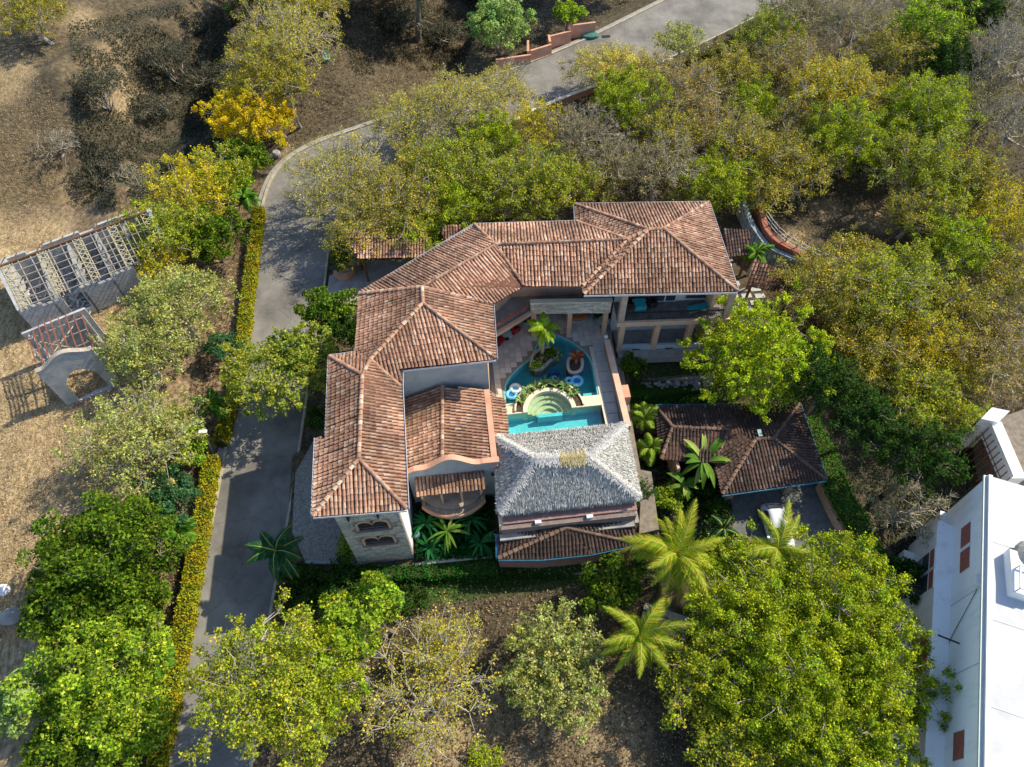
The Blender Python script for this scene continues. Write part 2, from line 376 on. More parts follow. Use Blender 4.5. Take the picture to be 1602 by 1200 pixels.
def zones(x, y):
    """R dry grass, G dark leaf litter / undergrowth soil with shade painted in, B lawn"""
    n = fbm(x / 6., y / 6.) * 1.2; n2 = fbm(x / 2.5 + 40, y / 2.5) * .8
    grass = sst(-23, -28, x + n * 6) * sst(57, 50, y + n * 8 + (x + 40) * .3)
    grass = np.maximum(grass, sst(-22, -26, x) * sst(.0, .3, n) * .8)
    for (a, b, r) in [(870, 1110, 4.5), (820, 1120, 4), (1370, 345, 3.0), (1290, 330, 2.0), (1240, 385, 2), (700, 1190, 3.5), (940, 1170, 4), (440, 245, 1.5)]:
        q = at(a, b, -1.2); grass = np.maximum(grass, sst(r, r * .5, np.hypot(x - q[0], y - q[1]) + n2 * 2) * .9)
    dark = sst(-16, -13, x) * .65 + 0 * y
    d, s, t = dist_poly(x, y, _gul); dark = np.maximum(dark, sst(14, 5, d + n * 5) * (s * GS > 0))  # gully side painted darker to stand for its shade
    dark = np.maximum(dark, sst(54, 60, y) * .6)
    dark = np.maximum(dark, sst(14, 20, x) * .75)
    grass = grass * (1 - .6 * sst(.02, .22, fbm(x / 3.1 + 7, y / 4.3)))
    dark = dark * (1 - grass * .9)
    lawn = np.zeros_like(x)
    for (x0, x1, y0, y1) in [(-6.5, 6.0, 15.8, 17.8), (12, 18.5, 28.3, 31.0)]:
        q = np.maximum(np.maximum(x0 - x, x - x1), np.maximum(y0 - y, y - y1)); lawn = np.maximum(lawn, sst(.4, -.1, q + n2 * .5))
    return np.stack([np.clip(grass, 0, 1), np.clip(dark, 0, 1), np.clip(lawn, 0, 1)], -1)
fx = X[:-1, :-1].ravel() * .5 + X[1:, 1:].ravel() * .5; fy = Y[:-1, :-1].ravel() * .5 + Y[1:, 1:].ravel() * .5
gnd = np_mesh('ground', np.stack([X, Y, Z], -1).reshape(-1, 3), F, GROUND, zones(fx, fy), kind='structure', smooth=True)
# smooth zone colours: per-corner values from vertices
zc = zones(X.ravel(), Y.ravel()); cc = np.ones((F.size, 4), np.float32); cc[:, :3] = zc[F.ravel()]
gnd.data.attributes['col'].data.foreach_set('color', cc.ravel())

# road with kerbs
def strip(name, A, B, dz, m, kind='structure'):
    A = np.array(A); B = np.array(B); n = len(A); K = 5
    V = np.concatenate([A + (B - A) * k / (K - 1) for k in range(K)]); V[:, 2] += dz
    F = [[k * n + i, (k + 1) * n + i, (k + 1) * n + i + 1, k * n + i + 1] for k in range(K - 1) for i in range(n - 1)]
    return np_mesh(name, V, F, m, kind=kind, smooth=True)
A = ROADL.copy(); B = ROADR.copy(); A[:, 2] = road_z(A[:, 1]); B[:, 2] = road_z(B[:, 1])
strip('road', A, B, 0., ASPH)
def offs(P, d):
    T = np.gradient(P[:, :2], axis=0); T /= np.linalg.norm(T, axis=1)[:, None]
    Q = P.copy(); Q[:, 0] += -T[:, 1] * d; Q[:, 1] += T[:, 0] * d; return Q
def wallstrip(mb, P, w, z0, z1, i0=0, i1=None):
    """low wall following a line, width w to its left, heights relative to the line"""
    P = P[i0:i1]; Q = offs(P, w)
    for i in range(len(P) - 1):
        a, b, c, d = P[i], P[i + 1], Q[i + 1], Q[i]
        mb.prism([tuple(a[:2]), tuple(b[:2]), tuple(c[:2]), tuple(d[:2])], [a[2] + z0, b[2] + z0, c[2] + z0, d[2] + z0], [a[2] + z1, b[2] + z1, c[2] + z1, d[2] + z1])
mb = MB(); wallstrip(mb, A, .22, -.3, .13); mb.build('kerb', KERB, kind='structure')
mb = MB(); wallstrip(mb, offs(A, .22), .5, -.3, -.02); mb.build('gutter_channel', CONC, kind='structure')
mb = MB(); wallstrip(mb, B, -.18, -.3, .12); mb.build('kerb', KERB, kind='structure')
# low pink wall along the road's south edge
t = thing('roadside_wall', 'low pink plastered wall along the south edge of the upper road above the wood', 'wall', B[60])
pw = _iter(np.array([650, 700, 738, 742, 800, 838, 842, 880, 940, 1000, 1048]), np.array([243, 225, 214, 221, 196, 178, 172, 158, 136, 114, 97]), lambda x, y: road_z(y))
mb = MB(); wallstrip(mb, resample(pw, 26), -.34, -.6, .55); mb.build('wall', PINK, t); mb = MB(); wallstrip(mb, resample(pw, 26), -.40, .55, .62); mb.build('coping', CREAM, t)
# terracotta stepped retaining wall north of the road
tw = thing('retaining_wall', 'stepped terracotta retaining wall on the far side of the upper road', 'wall', at(870, 75, 1))
rz = float(road_z(at(880, 75, 1)[1]))
for (a, b, c, d, hh) in [(776, 104, 830, 96, .8), (826, 95, 826, 78, 1.1), (830, 94, 862, 84, 1.1), (860, 83, 858, 72, 1.3), (860, 74, 892, 66, 1.3), (890, 66, 889, 58, 1.5), (891, 60, 930, 55, 1.5)]:
    p = at(a, b, rz); q = at(c, d, rz); MB().beam((p[0], p[1], rz + hh / 2 - .5), (q[0], q[1], rz + hh / 2 - .5), .24, hh + 1.0).build('wall', PINK, tw)
for (a, b) in [(840, 76), (924, 50)]:
    p = at(a, b, 1.6); MB().lathe((p[0], p[1], h(p[0], p[1]) - .1), [(.75, 0), (.8, .35), (.7, .42), (.2, .5)], 14, 1.1, .6).build('drain_cover', mat('teal_cover', (.03, .12, .11), (.05, .18, .16), 4, .6), tw) if a == 840 else None
p = at(924, 50, 1.6)
tag(MB().lathe((p[0], p[1], h(p[0], p[1]) - .1), [(.85, 0), (.9, .4), (.8, .5), (.2, .6)], 14, 1.1, .6).build('utility_cover', MATS['teal_cover']), 'dark teal oval cover beside the upper road at the end of the terracotta wall', 'cover')
p = at(948, 57, float(road_z(at(948, 57, 1)[1])))
tag(MB().box(p[0] - .45, p[0] + .45, p[1] - .2, p[1] + .2, p[2] - .05, p[2] + .02).build('drain_grate', IRON), 'dark drain grate at the north edge of the upper road', 'drain')

def sheet(name, pts, z, m, kind='structure', th=.12):
    mb = MB(); mb.prism([p[:2] for p in pts], z - th, z); return mb.build(name, m, kind=kind)
PEB = mat('pebble_paving', (.16, .155, .14), (.34, .33, .30), 9, .9, .4, 25, detail=3)
sheet('forecourt_paving', pxpoly([(462, 740), (490, 690), (520, 690), (590, 800), (575, 884), (478, 880), (457, 832)], -.5), -.5, PEB)
sheet('entrance_paving', pxpoly([(515, 432), (560, 408), (640, 405), (640, 440), (562, 478), (510, 470)], -.5), -.5, CONC)
sheet('driveway', pxpoly([(1085, 800), (1135, 768), (1296, 752), (1338, 852), (1290, 900), (1145, 900)], -2.45), -2.45, mat('driveway_stone', (.09, .10, .105), (.16, .17, .17), 2.5, .85, .2))
sheet('side_path', pxpoly([(961, 560), (972, 558), (987, 650), (1002, 735), (1019, 738), (1031, 828), (1000, 835), (1002, 790), (984, 680)], .3), .3, mat('brown_paving', (.15, .125, .10), (.24, .21, .17), 3, .9, .2), th=3.0)
sheet('garden_path', pxpoly([(1012, 735), (1040, 730), (1050, 790), (1140, 800), (1150, 830), (1060, 830), (1030, 800)], -2.4), -2.4, MATS['brown_paving'])

# scattered ground cover -------------------------------------------------
def leafquads(C, ax, nr, L, Wd):
    """rhombus leaves. C centre (n,3), ax axis, nr normal"""
    ax = ax / np.maximum(np.linalg.norm(ax, axis=1, keepdims=True), 1e-6)
    sd_ = np.cross(nr, ax); sd_ /= np.maximum(np.linalg.norm(sd_, axis=1, keepdims=True), 1e-6)
    L = np.broadcast_to(np.asarray(L, float), (len(C),))[:, None]; Wd = np.broadcast_to(np.asarray(Wd, float), (len(C),))[:, None]
    up = np.cross(ax, sd_)
    V = np.stack([C - ax * L * .5, C + sd_ * Wd * .5 - ax * L * .08 + up * Wd * .12, C + ax * L * .5, C - sd_ * Wd * .5 - ax * L * .08 + up * Wd * .12], 1)
    n = len(C); return V.reshape(-1, 3), np.arange(4 * n).reshape(n, 4)
def pick_cols(r, n, pal, var=.25):
    w = np.array([p[1] for p in pal], float); w /= w.sum(); k = r.choice(len(pal), n, p=w)
    c = np.array([p[0] for p in pal])[k]; return np.clip(c * (1 + var * 2 * (r.random((n, 1)) - .5)), 0, 1)
def cover(name, label, cat, poly, n, size, pal, hgt=.25, slim=.35, erect=.6, seed=1, patch=0., patchscale=2.):
    r = np.random.default_rng(seed); P = np.array(poly, float); lo, hi = P.min(0), P.max(0)
    q = lo + (hi - lo) * r.random((int(n * 2.2), 2)); q = q[inside(q[:, 0], q[:, 1], poly)][:n]
    g = G(q[:, 0], q[:, 1])
    d, _, t = dist_poly(g[:, 0], g[:, 1], ROADC); g = g[d > np.interp(t, np.arange(120), RHW) + .35]
    if patch: g = g[vnoise(g[:, 0] / patchscale, g[:, 1] / patchscale) > patch]
    n = len(g); sz = size * (.6 + .8 * r.random(n))
    ax = r.normal(size=(n, 3)); ax[:, 2] = np.abs(ax[:, 2]) * erect * 2; nr = r.normal(size=(n, 3)); nr[:, 2] += 1.2
    g[:, 2] += r.random(n) * hgt + sz * .25
    V, F = leafquads(g, ax, nr, sz, sz * slim * 1.5); V = V.reshape(-1, 4, 3)[:, [1, 2, 3]].reshape(-1, 3); F = np.arange(len(V)).reshape(-1, 3)
    o = np_mesh(name, V, F, LEAF, pick_cols(r, n, pal), kind='stuff'); tag(o, label, cat); return o
TAN = [((.54, .42, .24), 4), ((.46, .35, .20), 3), ((.62, .51, .32), 2), ((.33, .25, .15), 1.5)]
LIT = [((.16, .11, .065), 4), ((.26, .19, .12), 3), ((.08, .055, .035), 3), ((.34, .27, .18), 1)]
SCR = [((.028, .045, .030), 4), ((.045, .065, .040), 3), ((.09, .10, .07), 2), ((.15, .14, .10), .8)]  # scrub greens, kept darker to carry the gully shade as well
GRN = [((.03, .10, .012), 4), ((.05, .15, .02), 3), ((.02, .06, .01), 2)]
cover('dry_grass', 'tan dry grass covering the open slope at the far left', 'dry grass', [(-40, 130), (60, 110), (110, 200), (80, 330), (100, 400), (240, 300), (250, 420), (160, 620), (200, 740), (70, 800), (60, 1000), (-60, 1020)], 60000, .19, TAN, .12, .16, .8, 11)
cover('shaded_scrub', 'dull scrub and vines on the slope beyond the upper road', 'undergrowth', [(480, -20), (880, -30), (800, 60), (690, 110), (560, 120), (520, 60)], 22000, .28, SCR + LIT[:2], .4, .35, .6, 23, .35, 1.8)
cover('leaf_litter', 'brown leaf litter lying over the upper hillside', 'leaf litter', [(350, -10), (1060, -30), (820, 100), (560, 190), (430, 240), (330, 260), (250, 120)], 26000, .24, LIT, .10, .3, .3, 12)
cover('undergrowth', 'dull green creeping scrub, darkened to stand for the gully shade', 'undergrowth', [(110, 40), (500, -40), (380, 80), (345, 230), (250, 320), (150, 330), (120, 220)], 30000, .28, SCR, .45, .35, .6, 13, .30, 1.6)
cover('wood_floor', 'brown litter and twigs on the floor of the wood', 'leaf litter', [(560, 240), (1100, 90), (1640, -40), (1640, 640), (1400, 700), (1200, 560), (1180, 330), (700, 330)], 50000, .26, LIT, .12, .25, .3, 14)
cover('yard_litter', 'dry litter on the bare earth below the house', 'leaf litter', [(280, 1210), (460, 900), (1000, 870), (1120, 1210)], 22000, .20, LIT + [((.5, .38, .22), 2)], .06, .3, .3, 15)
cover('verge_litter', 'dark leaf litter on the verge behind the hedge', 'leaf litter', [(350, 340), (395, 330), (330, 660), (240, 1210), (170, 1210), (280, 700)], 16000, .22, [((.07, .05, .03), 4), ((.14, .10, .06), 2), ((.26, .2, .13), 1)], .08, .3, .3, 16)
cover('east_litter', 'shaded litter between the carport and the white building', 'leaf litter', [(1300, 640), (1540, 640), (1500, 860), (1420, 900), (1300, 700)], 12000, .26, SCR, .2, .3, .4, 17)
cover('lawn_grass', 'narrow strip of lawn grass below the tower', 'grass', [(575, 888), (780, 884), (900, 905), (780, 925), (640, 915), (600, 905)], 9000, .16, GRN, .10, .25, 1.2, 18)
cover('lawn_grass', 'shaded lawn grass below the columned balcony', 'grass', [(985, 570), (1110, 560), (1100, 640), (990, 640)], 8000, .16, GRN, .10, .25, 1.2, 19)
cover('garden_undergrowth', 'dark green garden ground cover around the banana plants', 'ground cover', [(1000, 700), (1140, 760), (1150, 900), (1060, 900), (1010, 830)], 9000, .30, GRN + SCR, .5, .4, .8, 20)
# ------------------------------------------------------------------ tiled roofs
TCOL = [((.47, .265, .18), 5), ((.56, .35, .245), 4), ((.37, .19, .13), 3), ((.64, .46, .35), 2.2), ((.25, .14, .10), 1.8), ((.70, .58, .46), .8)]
TCOLD = [((.09, .062, .052), 5), ((.13, .076, .06), 3), ((.06, .046, .04), 5), ((.18, .12, .09), 1), ((.27, .27, .25), .25)]  # mossy brown, darkened further to carry tree shade on the carport
def tiles_on(poly, r, pal, sp=.235, row=.36, rad=.098, eave=None):
    """barrel tiles covering one planar roof polygon; returns V,F,cols"""
    P = np.array(poly, float); c = P.mean(0)
    u, s_, vt = np.linalg.svd(P - c); nrm = vt[2]
    if nrm[2] < 0: nrm = -nrm
    dn = np.array([nrm[0], nrm[1], 0.]); dn = dn - nrm * (dn @ nrm); dn /= np.linalg.norm(dn)     # down slope
    ac = np.cross(nrm, dn)
    U = (P - c) @ ac; Vd = (P - c) @ dn
    cols_ = []; VV = []
    nu = int((U.max() - U.min()) / sp)
    ang = np.linspace(0, math.pi, 5)
    for i in range(nu + 1):
        u0 = U.min() + sp * (i + .5)
        hit = []
        for j in range(len(P)):
            a, b = j, (j + 1) % len(P)
            if (U[a] > u0) != (U[b] > u0): hit.append(Vd[a] + (Vd[b] - Vd[a]) * (u0 - U[a]) / (U[b] - U[a]))
        hit.sort()
        for k in range(0, len(hit) - 1, 2):
            top, bot = hit[k], hit[k + 1] + .05
            if bot - top < .1: continue
            n = int(math.ceil((bot - top) / row)); ph = r.normal() * .012; bot = bot - .0; rp = r.uniform(-.05, .05)
            for q in range(n):
                e0 = bot - q * row + (rp if q else 0) + r.normal() * .012; e1 = max(top - .02, e0 - row - .05)
                w = rad * (1 + .05 * r.normal()); js = r.normal() * .008; ju = r.normal() * .008
                uu = u0 + ph + js
                for (vv, lift, rr) in ((e0, .034 + abs(r.normal()) * .008, w), (e1, .012, w * .86)):
                    for a in ang: VV.append(c + ac * (uu + (ju if vv == e1 else 0) + math.cos(a) * rr) + dn * vv + nrm * (lift + math.sin(a) * rr * .8))
                cols_.append(1)
    n = len(cols_); V = np.array(VV); b = np.arange(n)[:, None] * 10
    F = np.concatenate([b + np.array([k, k + 1, 6 + k, 5 + k]) for k in range(4)] + [b + np.array([0, 1, 3, 4])])
    base = pick_cols(r, n, pal, .12); base = base * .55 + np.mean([q[0] for q in pal[:3]], 0) * .45
    # weathering patches
    ctr = V.reshape(n, 10, 3).mean(1); wv = fbm(ctr[:, 0] / 1.6, ctr[:, 1] / 1.6) * 1.5
    wl_ = fbm(ctr[:, 0] / 4.5 + 31, ctr[:, 1] / 4.5); base = base * np.clip((1 + wv * .9) * (.86 + wl_ * 1.2), .42, 1.3)[:, None]
    return V, F, np.tile(base, (5, 1))
def ridge_caps(lines, r, pal, rad=.135):
    VV = []; ang = np.linspace(0, math.pi, 5); n = 0
    for a, b in lines:
        a = np.array(a, float); b = np.array(b, float)
        if a[2] > b[2]: a, b = b, a
        d = b - a; L = np.linalg.norm(d); d /= L; s = np.cross(d, [0, 0, 1]); s /= np.linalg.norm(s); up = np.cross(s, d)
        k = max(1, int(L / .36))
        for i in range(k):
            p = a + d * (L * i / k); q = a + d * (L * (i + 1) / k + .05)
            w = rad * (1 + .07 * r.normal())
            for (z, lf, rr) in ((p, .10, w), (q, .065, w * .85)):
                for t in ang: VV.append(z + s * math.cos(t) * rr + up * (lf + math.sin(t) * rr * .8 - .02))
            n += 1
    V = np.array(VV); b = np.arange(n)[:, None] * 10
    F = np.concatenate([b + np.array([k, k + 1, 6 + k, 5 + k]) for k in range(4)] + [b + np.array([0, 1, 3, 4])])
    return V, F, np.tile(pick_cols(r, n, [(tuple(np.array(p[0]) * .7 + np.array([.42, .26, .18]) * .3), p[1]) for p in pal], .15), (5, 1))
def tiled_roof(parent, faces, ridges, eaves, seed, pal=TCOL, gut=True, th=.16, ridgerad=.135, gutm=None):
    r = np.random.default_rng(seed)
    mb = MB()
    for f in faces:
        P = [tuple(p) for p in f]; n = len(P)
        tri = tessellate_polygon([[Vector((p[0], p[1], 0)) for p in P]])
        T = P + [(p[0], p[1], p[2] - th) for p in P]
        Fs = []
        for t in tri:
            a = (Vector(P[t[1]]) - Vector(P[t[0]])).cross(Vector(P[t[2]]) - Vector(P[t[0]]))
            t = list(t) if a.z > 0 else list(t)[::-1]
            Fs += [t, [k + n for k in t[::-1]]]
        Fs += [[i, (i + 1) % n, n + (i + 1) % n, n + i] for i in range(n)]
        mb.add(T, Fs)
    roof = mb.build('roof', TILEBASE, parent)
    VV, FF, CC, o = [], [], [], 0
    for f in faces:
        V, F, C = tiles_on([tuple(p) for p in f], r, pal); VV.append(V); FF.append(F + o); CC.append(C); o += len(V)
    np_mesh('roof_tiles', np.concatenate(VV), np.concatenate(FF), TILE, np.concatenate(CC), roof, 'stuff')
    if ridges:
        V, F, C = ridge_caps(ridges, r, pal, ridgerad); np_mesh('ridge_tiles', V, F, TILE, C, roof, 'stuff')
    if gut and eaves:
        for a, b in eaves:
            a = np.array(a, float); b = np.array(b, float); d = b - a; L = np.hypot(d[0], d[1])
            ctr = np.mean([np.mean(np.array(f, float), 0) for f in faces], 0)
            m = (a + b) / 2; nn = np.array([d[1], -d[0], 0]) / L
            best = min(faces, key=lambda f: min(abs(np.cross((np.array(f[i], float) - a)[:2], d[:2])) / L + np.linalg.norm(np.array(f[i], float) - a) * .5 for i in range(len(f))) - 0)
            if nn @ (m - np.mean(np.array(best, float), 0)) < 0: nn = -nn
            o_ = nn * .09
            g = MB(); 
            a2 = a + o_ - d / L * .02; b2 = b + o_ + d / L * .02
            g.beam(a2 + [0, 0, -.13], b2 + [0, 0, -.13], .14, .03); g.beam(a2 + nn * .065 + [0, 0, -.06], b2 + nn * .065 + [0, 0, -.06], .022, .16)
            g.build('gutter', gutm or GUTTER, roof)
    return roof
def A_(px, py, z): return tuple(float(v) for v in at(px, py, z))

# stone facing: random coursed ashlar blocks proud of a wall face
def stone_face(parent, a, b, z0, z1, out, seed, holes=(), bw=.42, bh=.15, base=(.50, .48, .42), th=.035, name='stone_facing'):
    """a->b plan points, out = outward unit normal; holes (s0,s1,z0,z1)"""
    r = np.random.default_rng(seed); a = np.array(a[:2], float); b = np.array(b[:2], float); L = np.linalg.norm(b - a); d = (b - a) / L; o = np.array(out, float)
    mb = MB(); z = z0
    while z < z1 - .03:
        hh = min(bh * (.75 + .6 * r.random()), z1 - z); s = 0.
        while s < L - .03:
            w = min(bw * (.5 + 1.1 * r.random()), L - s)
            if not any(s + w > q[0] and s < q[1] and z + hh > q[2] and z < q[3] for q in holes):
                t = th * (.5 + r.random()); p = a + d * (s + .012); q = a + d * (s + w - .012)
                c = np.array(base) * (.72 + .5 * r.random()) * np.array([1, .97 + .06 * r.random(), .9 + .16 * r.random()]); mb.cur = tuple(c)
                mb.prism([tuple(p), tuple(q), tuple(q + o * t), tuple(p + o * t)], z + .01, z + hh - .008)
            s += w
        z += hh
    return mb.build(name, STONE, parent, 'stuff')

E_ = 7.7; R_ = 9.0
tA, tB = A_(490.6, 806.6, E_), A_(635.8, 795.4, E_)
apS, rN = A_(561.5, 718, R_ + .05), A_(567, 587, R_ + .05)
wF, wFs, wFs2 = A_(516.5, 558, 7.95), A_(512, 684, 7.95), A_(495.6, 685, E_)
mG, mH, mJ, mK, mL = A_(559, 552, E_), A_(579.5, 563, 8.6), A_(626.8, 605, E_), A_(627, 577, E_ + .15), A_(775, 561, E_)
mM, mN, mNW, mO = A_(661.6, 474.4, 9.86), A_(660.5, 449.6, 9.8), A_(562.6, 459.8, E_), A_(769.6, 475.5, E_)
eQ, eR, eS, eT = A_(819.3, 447, E_), A_(775, 383, 9.3), A_(742.6, 351.8, E_), A_(982, 375, 9.2)
eU, eV, nW, nNW = A_(902, 347, E_), A_(912, 447, E_), A_(913.7, 460, E_), A_(900.6, 320, E_)
nX, nY, nNE, nSE = A_(1014.6, 359.5, 9.8), A_(1038, 358, 9.8), A_(1108, 317, E_), A_(1153, 455, E_)
villa = thing('villa', 'large hacienda villa with long red clay tile hip roofs wrapping around the pool court', 'house', (0, 33, 0))
faces = [[tA, tB, apS], [tA, apS, rN, wF, wFs, wFs2], [wF, rN, mH, mG], [tB, mJ, mH, rN, apS], [mH, mJ, mK, mL, mM], [mL, mO, mN, mM], [mNW, mG, mH, mM, mN],
         [mN, mO, eQ, eR], [mNW, mN, eR, eS], [eS, eR, eT, eU], [eR, eQ, eV, eT], [nX, nW, eV, eT, eU, nNW], [nNW, nX, nY, nNE], [nNE, nY, nSE], [nW, nSE, nY, nX]]
ridges = [(tA, apS), (tB, apS), (apS, rN), (rN, wF), (rN, mH), (mJ, mH), (mH, mM), (mL, mM), (mM, mN), (mNW, mN), (mN, mO), (mN, eR), (eR, eS), (eR, eQ), (eR, eT), (eT, nX), (eT, eU), (eT, eV), (nX, nNW), (nX, nW), (nX, nY), (nY, nNE), (nY, nSE)]
eaves = [(tA, tB), (tA, wFs2), (wFs, wFs2), (wFs, wF), (wF, mG), (mG, mNW), (tB, mJ), (mJ, mK), (mK, mL), (mL, mO), (mO, eQ), (eQ, eV), (nW, nSE), (nSE, nNE), (nNW, nNE), (nNW, eU), (eU, eS), (eS, mNW)]
def fix_eaves():
    out = []
    for a, b in eaves:
        out.append((a, b))
    return out
tiled_roof(villa, faces, ridges, fix_eaves(), 21)

def wall(parent, a, b, z0, z1, th=.25, m=STUCCO, name='wall'):
    """wall from a to b (plan), thickness th to the left of a->b"""
    a = np.array(a[:2], float); b = np.array(b[:2], float); d = b - a; L = np.hypot(*d); n = np.array([-d[1], d[0]]) / L * th
    return MB().prism([tuple(a), tuple(b), tuple(b + n), tuple(a + n)], z0, z1).build(name, m, parent)
# tower and west wing body -------------------------------------------------
WT = 7.62
XW, XE, YS = -8.85, -5.17, 18.45
def winframe(parent, cx, y, z, w, hh):
    """double arched window in a south wall: recess, surround, mullion, sill"""
    f = MB(); hw = w / 2
    N = 6
    # surround following two arches
    pts_o = []; pts_i = []
    for s in (-1, 1):
        for k in range(N + 1):
            a = math.pi * (1 - k / N); cxx = cx + s * hw / 2
            pts_o.append((cxx + math.cos(a) * (hw / 2 + (.10 if (s * math.cos(a)) > 0 else 0)), z + hh * .62 + math.sin(a) * (hh * .38 + .12)))
            pts_i.append((cxx + math.cos(a) * hw / 2 * .94, z + hh * .62 + math.sin(a) * hh * .38))
    pts_o = [(cx - hw - .10, z)] + pts_o + [(cx + hw + .10, z)]; pts_i = [(cx - hw * .97, z)] + pts_i + [(cx + hw * .97, z)]
    for i in range(len(pts_o) - 1):
        q = [pts_o[i], pts_o[i + 1], pts_i[i + 1], pts_i[i]]
        V = [(p[0], y - .09, p[1]) for p in q] + [(p[0], y + .12, p[1]) for p in q]
        f.add(V, [[0, 1, 2, 3], [7, 6, 5, 4], [0, 4, 5, 1], [1, 5, 6, 2], [2, 6, 7, 3], [3, 7, 4, 0]])
    win = f.build('window', STUCCO, parent)
    MB().box(cx - hw - .16, cx + hw + .18, y - .16, y + .05, z - .12, z).build('sill', mat('sill_stone', (.16, .12, .11), (.24, .19, .17), 4) if 'sill_stone' not in MATS else MATS['sill_stone'], win)
    V = [(p[0], y + .10, p[1]) for p in pts_i]; V2 = V + [(p[0], y + .13, p[1]) for p in pts_i]; n = len(V)
    MB().add(V2, [list(range(n)), list(range(n, 2 * n))[::-1]] + [[i, (i + 1) % n, n + (i + 1) % n, n + i] for i in range(n)]).build('pane', DARK, win)
    return win
# south wall in pieces around the two window openings
zl, zu, ww, wh = 2.6, 4.9, 1.85, 1.15
wcx = -6.92
def Swall(holes, x0, x1, y, z0, z1, parent, m, th=.3):
    mb = MB(); zz = sorted({z0, z1, *[q for hh_ in holes for q in hh_[2:]]})
    for i in range(len(zz) - 1):
        cuts = sorted([(q[0], q[1]) for q in holes if q[2] <= zz[i] + 1e-6 and q[3] >= zz[i + 1] - 1e-6]); x = x0
        for c0, c1 in cuts: mb.box(x, c0, y, y + th, zz[i], zz[i + 1]); x = c1
        mb.box(x, x1, y, y + th, zz[i], zz[i + 1])
    return mb.build('wall', m, parent)
hol = [(wcx - ww / 2, wcx + ww / 2, zl, zl + wh), (wcx - ww / 2, wcx + ww / 2, zu, zu + wh)]
Swall(hol, XW, XE, YS, -1.6, WT, villa, MORTAR)
stone_face(villa, (XW, YS), (XE, YS), -1.5, WT, (0, -1), 5, [(q[0] - XW - .12, q[1] - XW + .12, q[2] - .1, q[3] + .1) for q in hol], .40, .15)
winframe(villa, wcx, YS, zl, ww, wh); winframe(villa, wcx, YS, zu, ww, wh)
MB().box(XW + .06, XE - .06, YS + .75, YS + .8, -1, WT).build('interior', DARK, villa)
for xx in (-8.05, -6.35): MB().box(xx - .05, xx + .05, YS - .30, YS + .02, WT - .75, WT - .1).build('rafter_end', IRON, villa)
# arched brick band at the foot of the tower
mb = MB(); N = 14
for i in range(N):
    x0 = XW + .5 + (XE - XW - .9) * i / N; x1 = XW + .5 + (XE - XW - .9) * (i + 1) / N
    q = lambda x: -.25 + .5 * math.sin(math.pi * (x - XW - .5) / (XE - XW - .9))
    mb.prism([(x0, YS - .10), (x1, YS - .10), (x1, YS - .05), (x0, YS - .05)], [q(x0) - .14, q(x1) - .14] * 1 + [q(x1) - .14, q(x0) - .14], [q(x0), q(x1), q(x1), q(x0)])
mb.build('arch_band', STUCCO, villa)
body = [(XW, YS + .3), (XE, YS + .3), (XE, 28.2), (XE, 29.2), (XW, 29.2), (XW, YS + .3)]
wall(villa, (XW, YS + .3), (XW, 29.2), -1.6, WT, -.25); wall(villa, (XE, YS + .3), (XE, 28.4), -1.6, WT, .25, WHITE)
wall(villa, (XW, 29.2), (-7.0, 29.2), -1.6, WT, -.25); wall(villa, (-7.0, 29.2), (-7.0, 34.4), -1.6, WT, -.25)
ins = lambda p, q, d: None
# north walls under the eaves, following the eave line half a metre inside
def inset(a, b, d):
    a = np.array(a[:2]); b = np.array(b[:2]); v = b - a; v /= np.linalg.norm(v); n = np.array([-v[1], v[0]]) * d; return a + n, b + n
for (a, b, s) in [(mNW, eS, -.6), (eS, eU, -.6), (nNW, nNE, -.6)]:
    p, q = inset(a, b, s); wall(villa, p, q, -1.0, WT, -.25)
p, q = inset(nNE, nSE, -.7); q = q + (p - q) / np.linalg.norm(p - q) * 1.2; wall(villa, p, q, -1.0, WT, -.25)
# mid block south wall above the gabled hall, and court wall
p, q = inset(mK, mL, .45); wall(villa, (XE, p[1]), q - np.array([.5, 0]), -.5, WT, .25, mat('pale_blue_wall', (.26, .30, .32), (.34, .38, .40), 1.2))
xc = q[0] - .5; wall(villa, (xc, q[1]), (mO[0] - .5, mO[1] - .3), .4, WT, .25, STUCCO)
# recessed upper wall of the diagonal and long wings, galleries in front
zg = 4.15; CZ = 1.0
dA, dB = np.array([1.25, 32.6]), np.array([3.9, 35.6])
wall(villa, (1.2, 34.2), (3.4, 36.3), .5, WT, .2, STUCCO)
wall(villa, (3.4, 36.3), (9.2, 35.9), zg, WT, .2, STUCCO); wall(villa, (3.4, 38.4), (12.2, 37.6), .4, 4.0, .2, STUCCO)
MB().prism([(1.5, 33.2), (4.6, 34.95), (10.6, 34.35), (11.0, 36.0), (3.6, 37.2), (1.5, 35.5)], zg - .25, zg).build('gallery_floor', CONC, villa)
gp = MB().prism([(4.62, 34.75), (10.55, 34.15), (10.57, 34.40), (4.64, 35.0)], zg - .3, zg + .95).build('parapet', MORTAR, villa)
stone_face(gp, (4.62, 34.75), (10.55, 34.15), zg - .3, zg + .95, (-.10, -.995), 6, bw=.5, bh=.17, base=(.56, .53, .46))
MB().prism([(4.58, 34.68), (10.6, 34.08), (10.62, 34.46), (4.6, 35.06)], zg + .953, zg + 1.02).build('coping', CREAM, gp)
MB().beam((1.9, 33.0, zg + .9), (4.3, 34.5, zg + .9), .09, .09).build('rail', mat('red_rail', (.45, .07, .04), (.5, .10, .06), 3), villa)
MB().beam((1.75, 32.9, zg - .1), (4.6, 34.65, zg - .1), .25, .35).build('gallery_beam', STUCCO, villa)
for (x, y) in [(4.9, 34.9), (7.6, 34.6), (10.3, 34.35)]: MB().box(x - .17, x + .17, y - .1, y + .25, .9, zg - .3).build('column', STUCCO, villa)
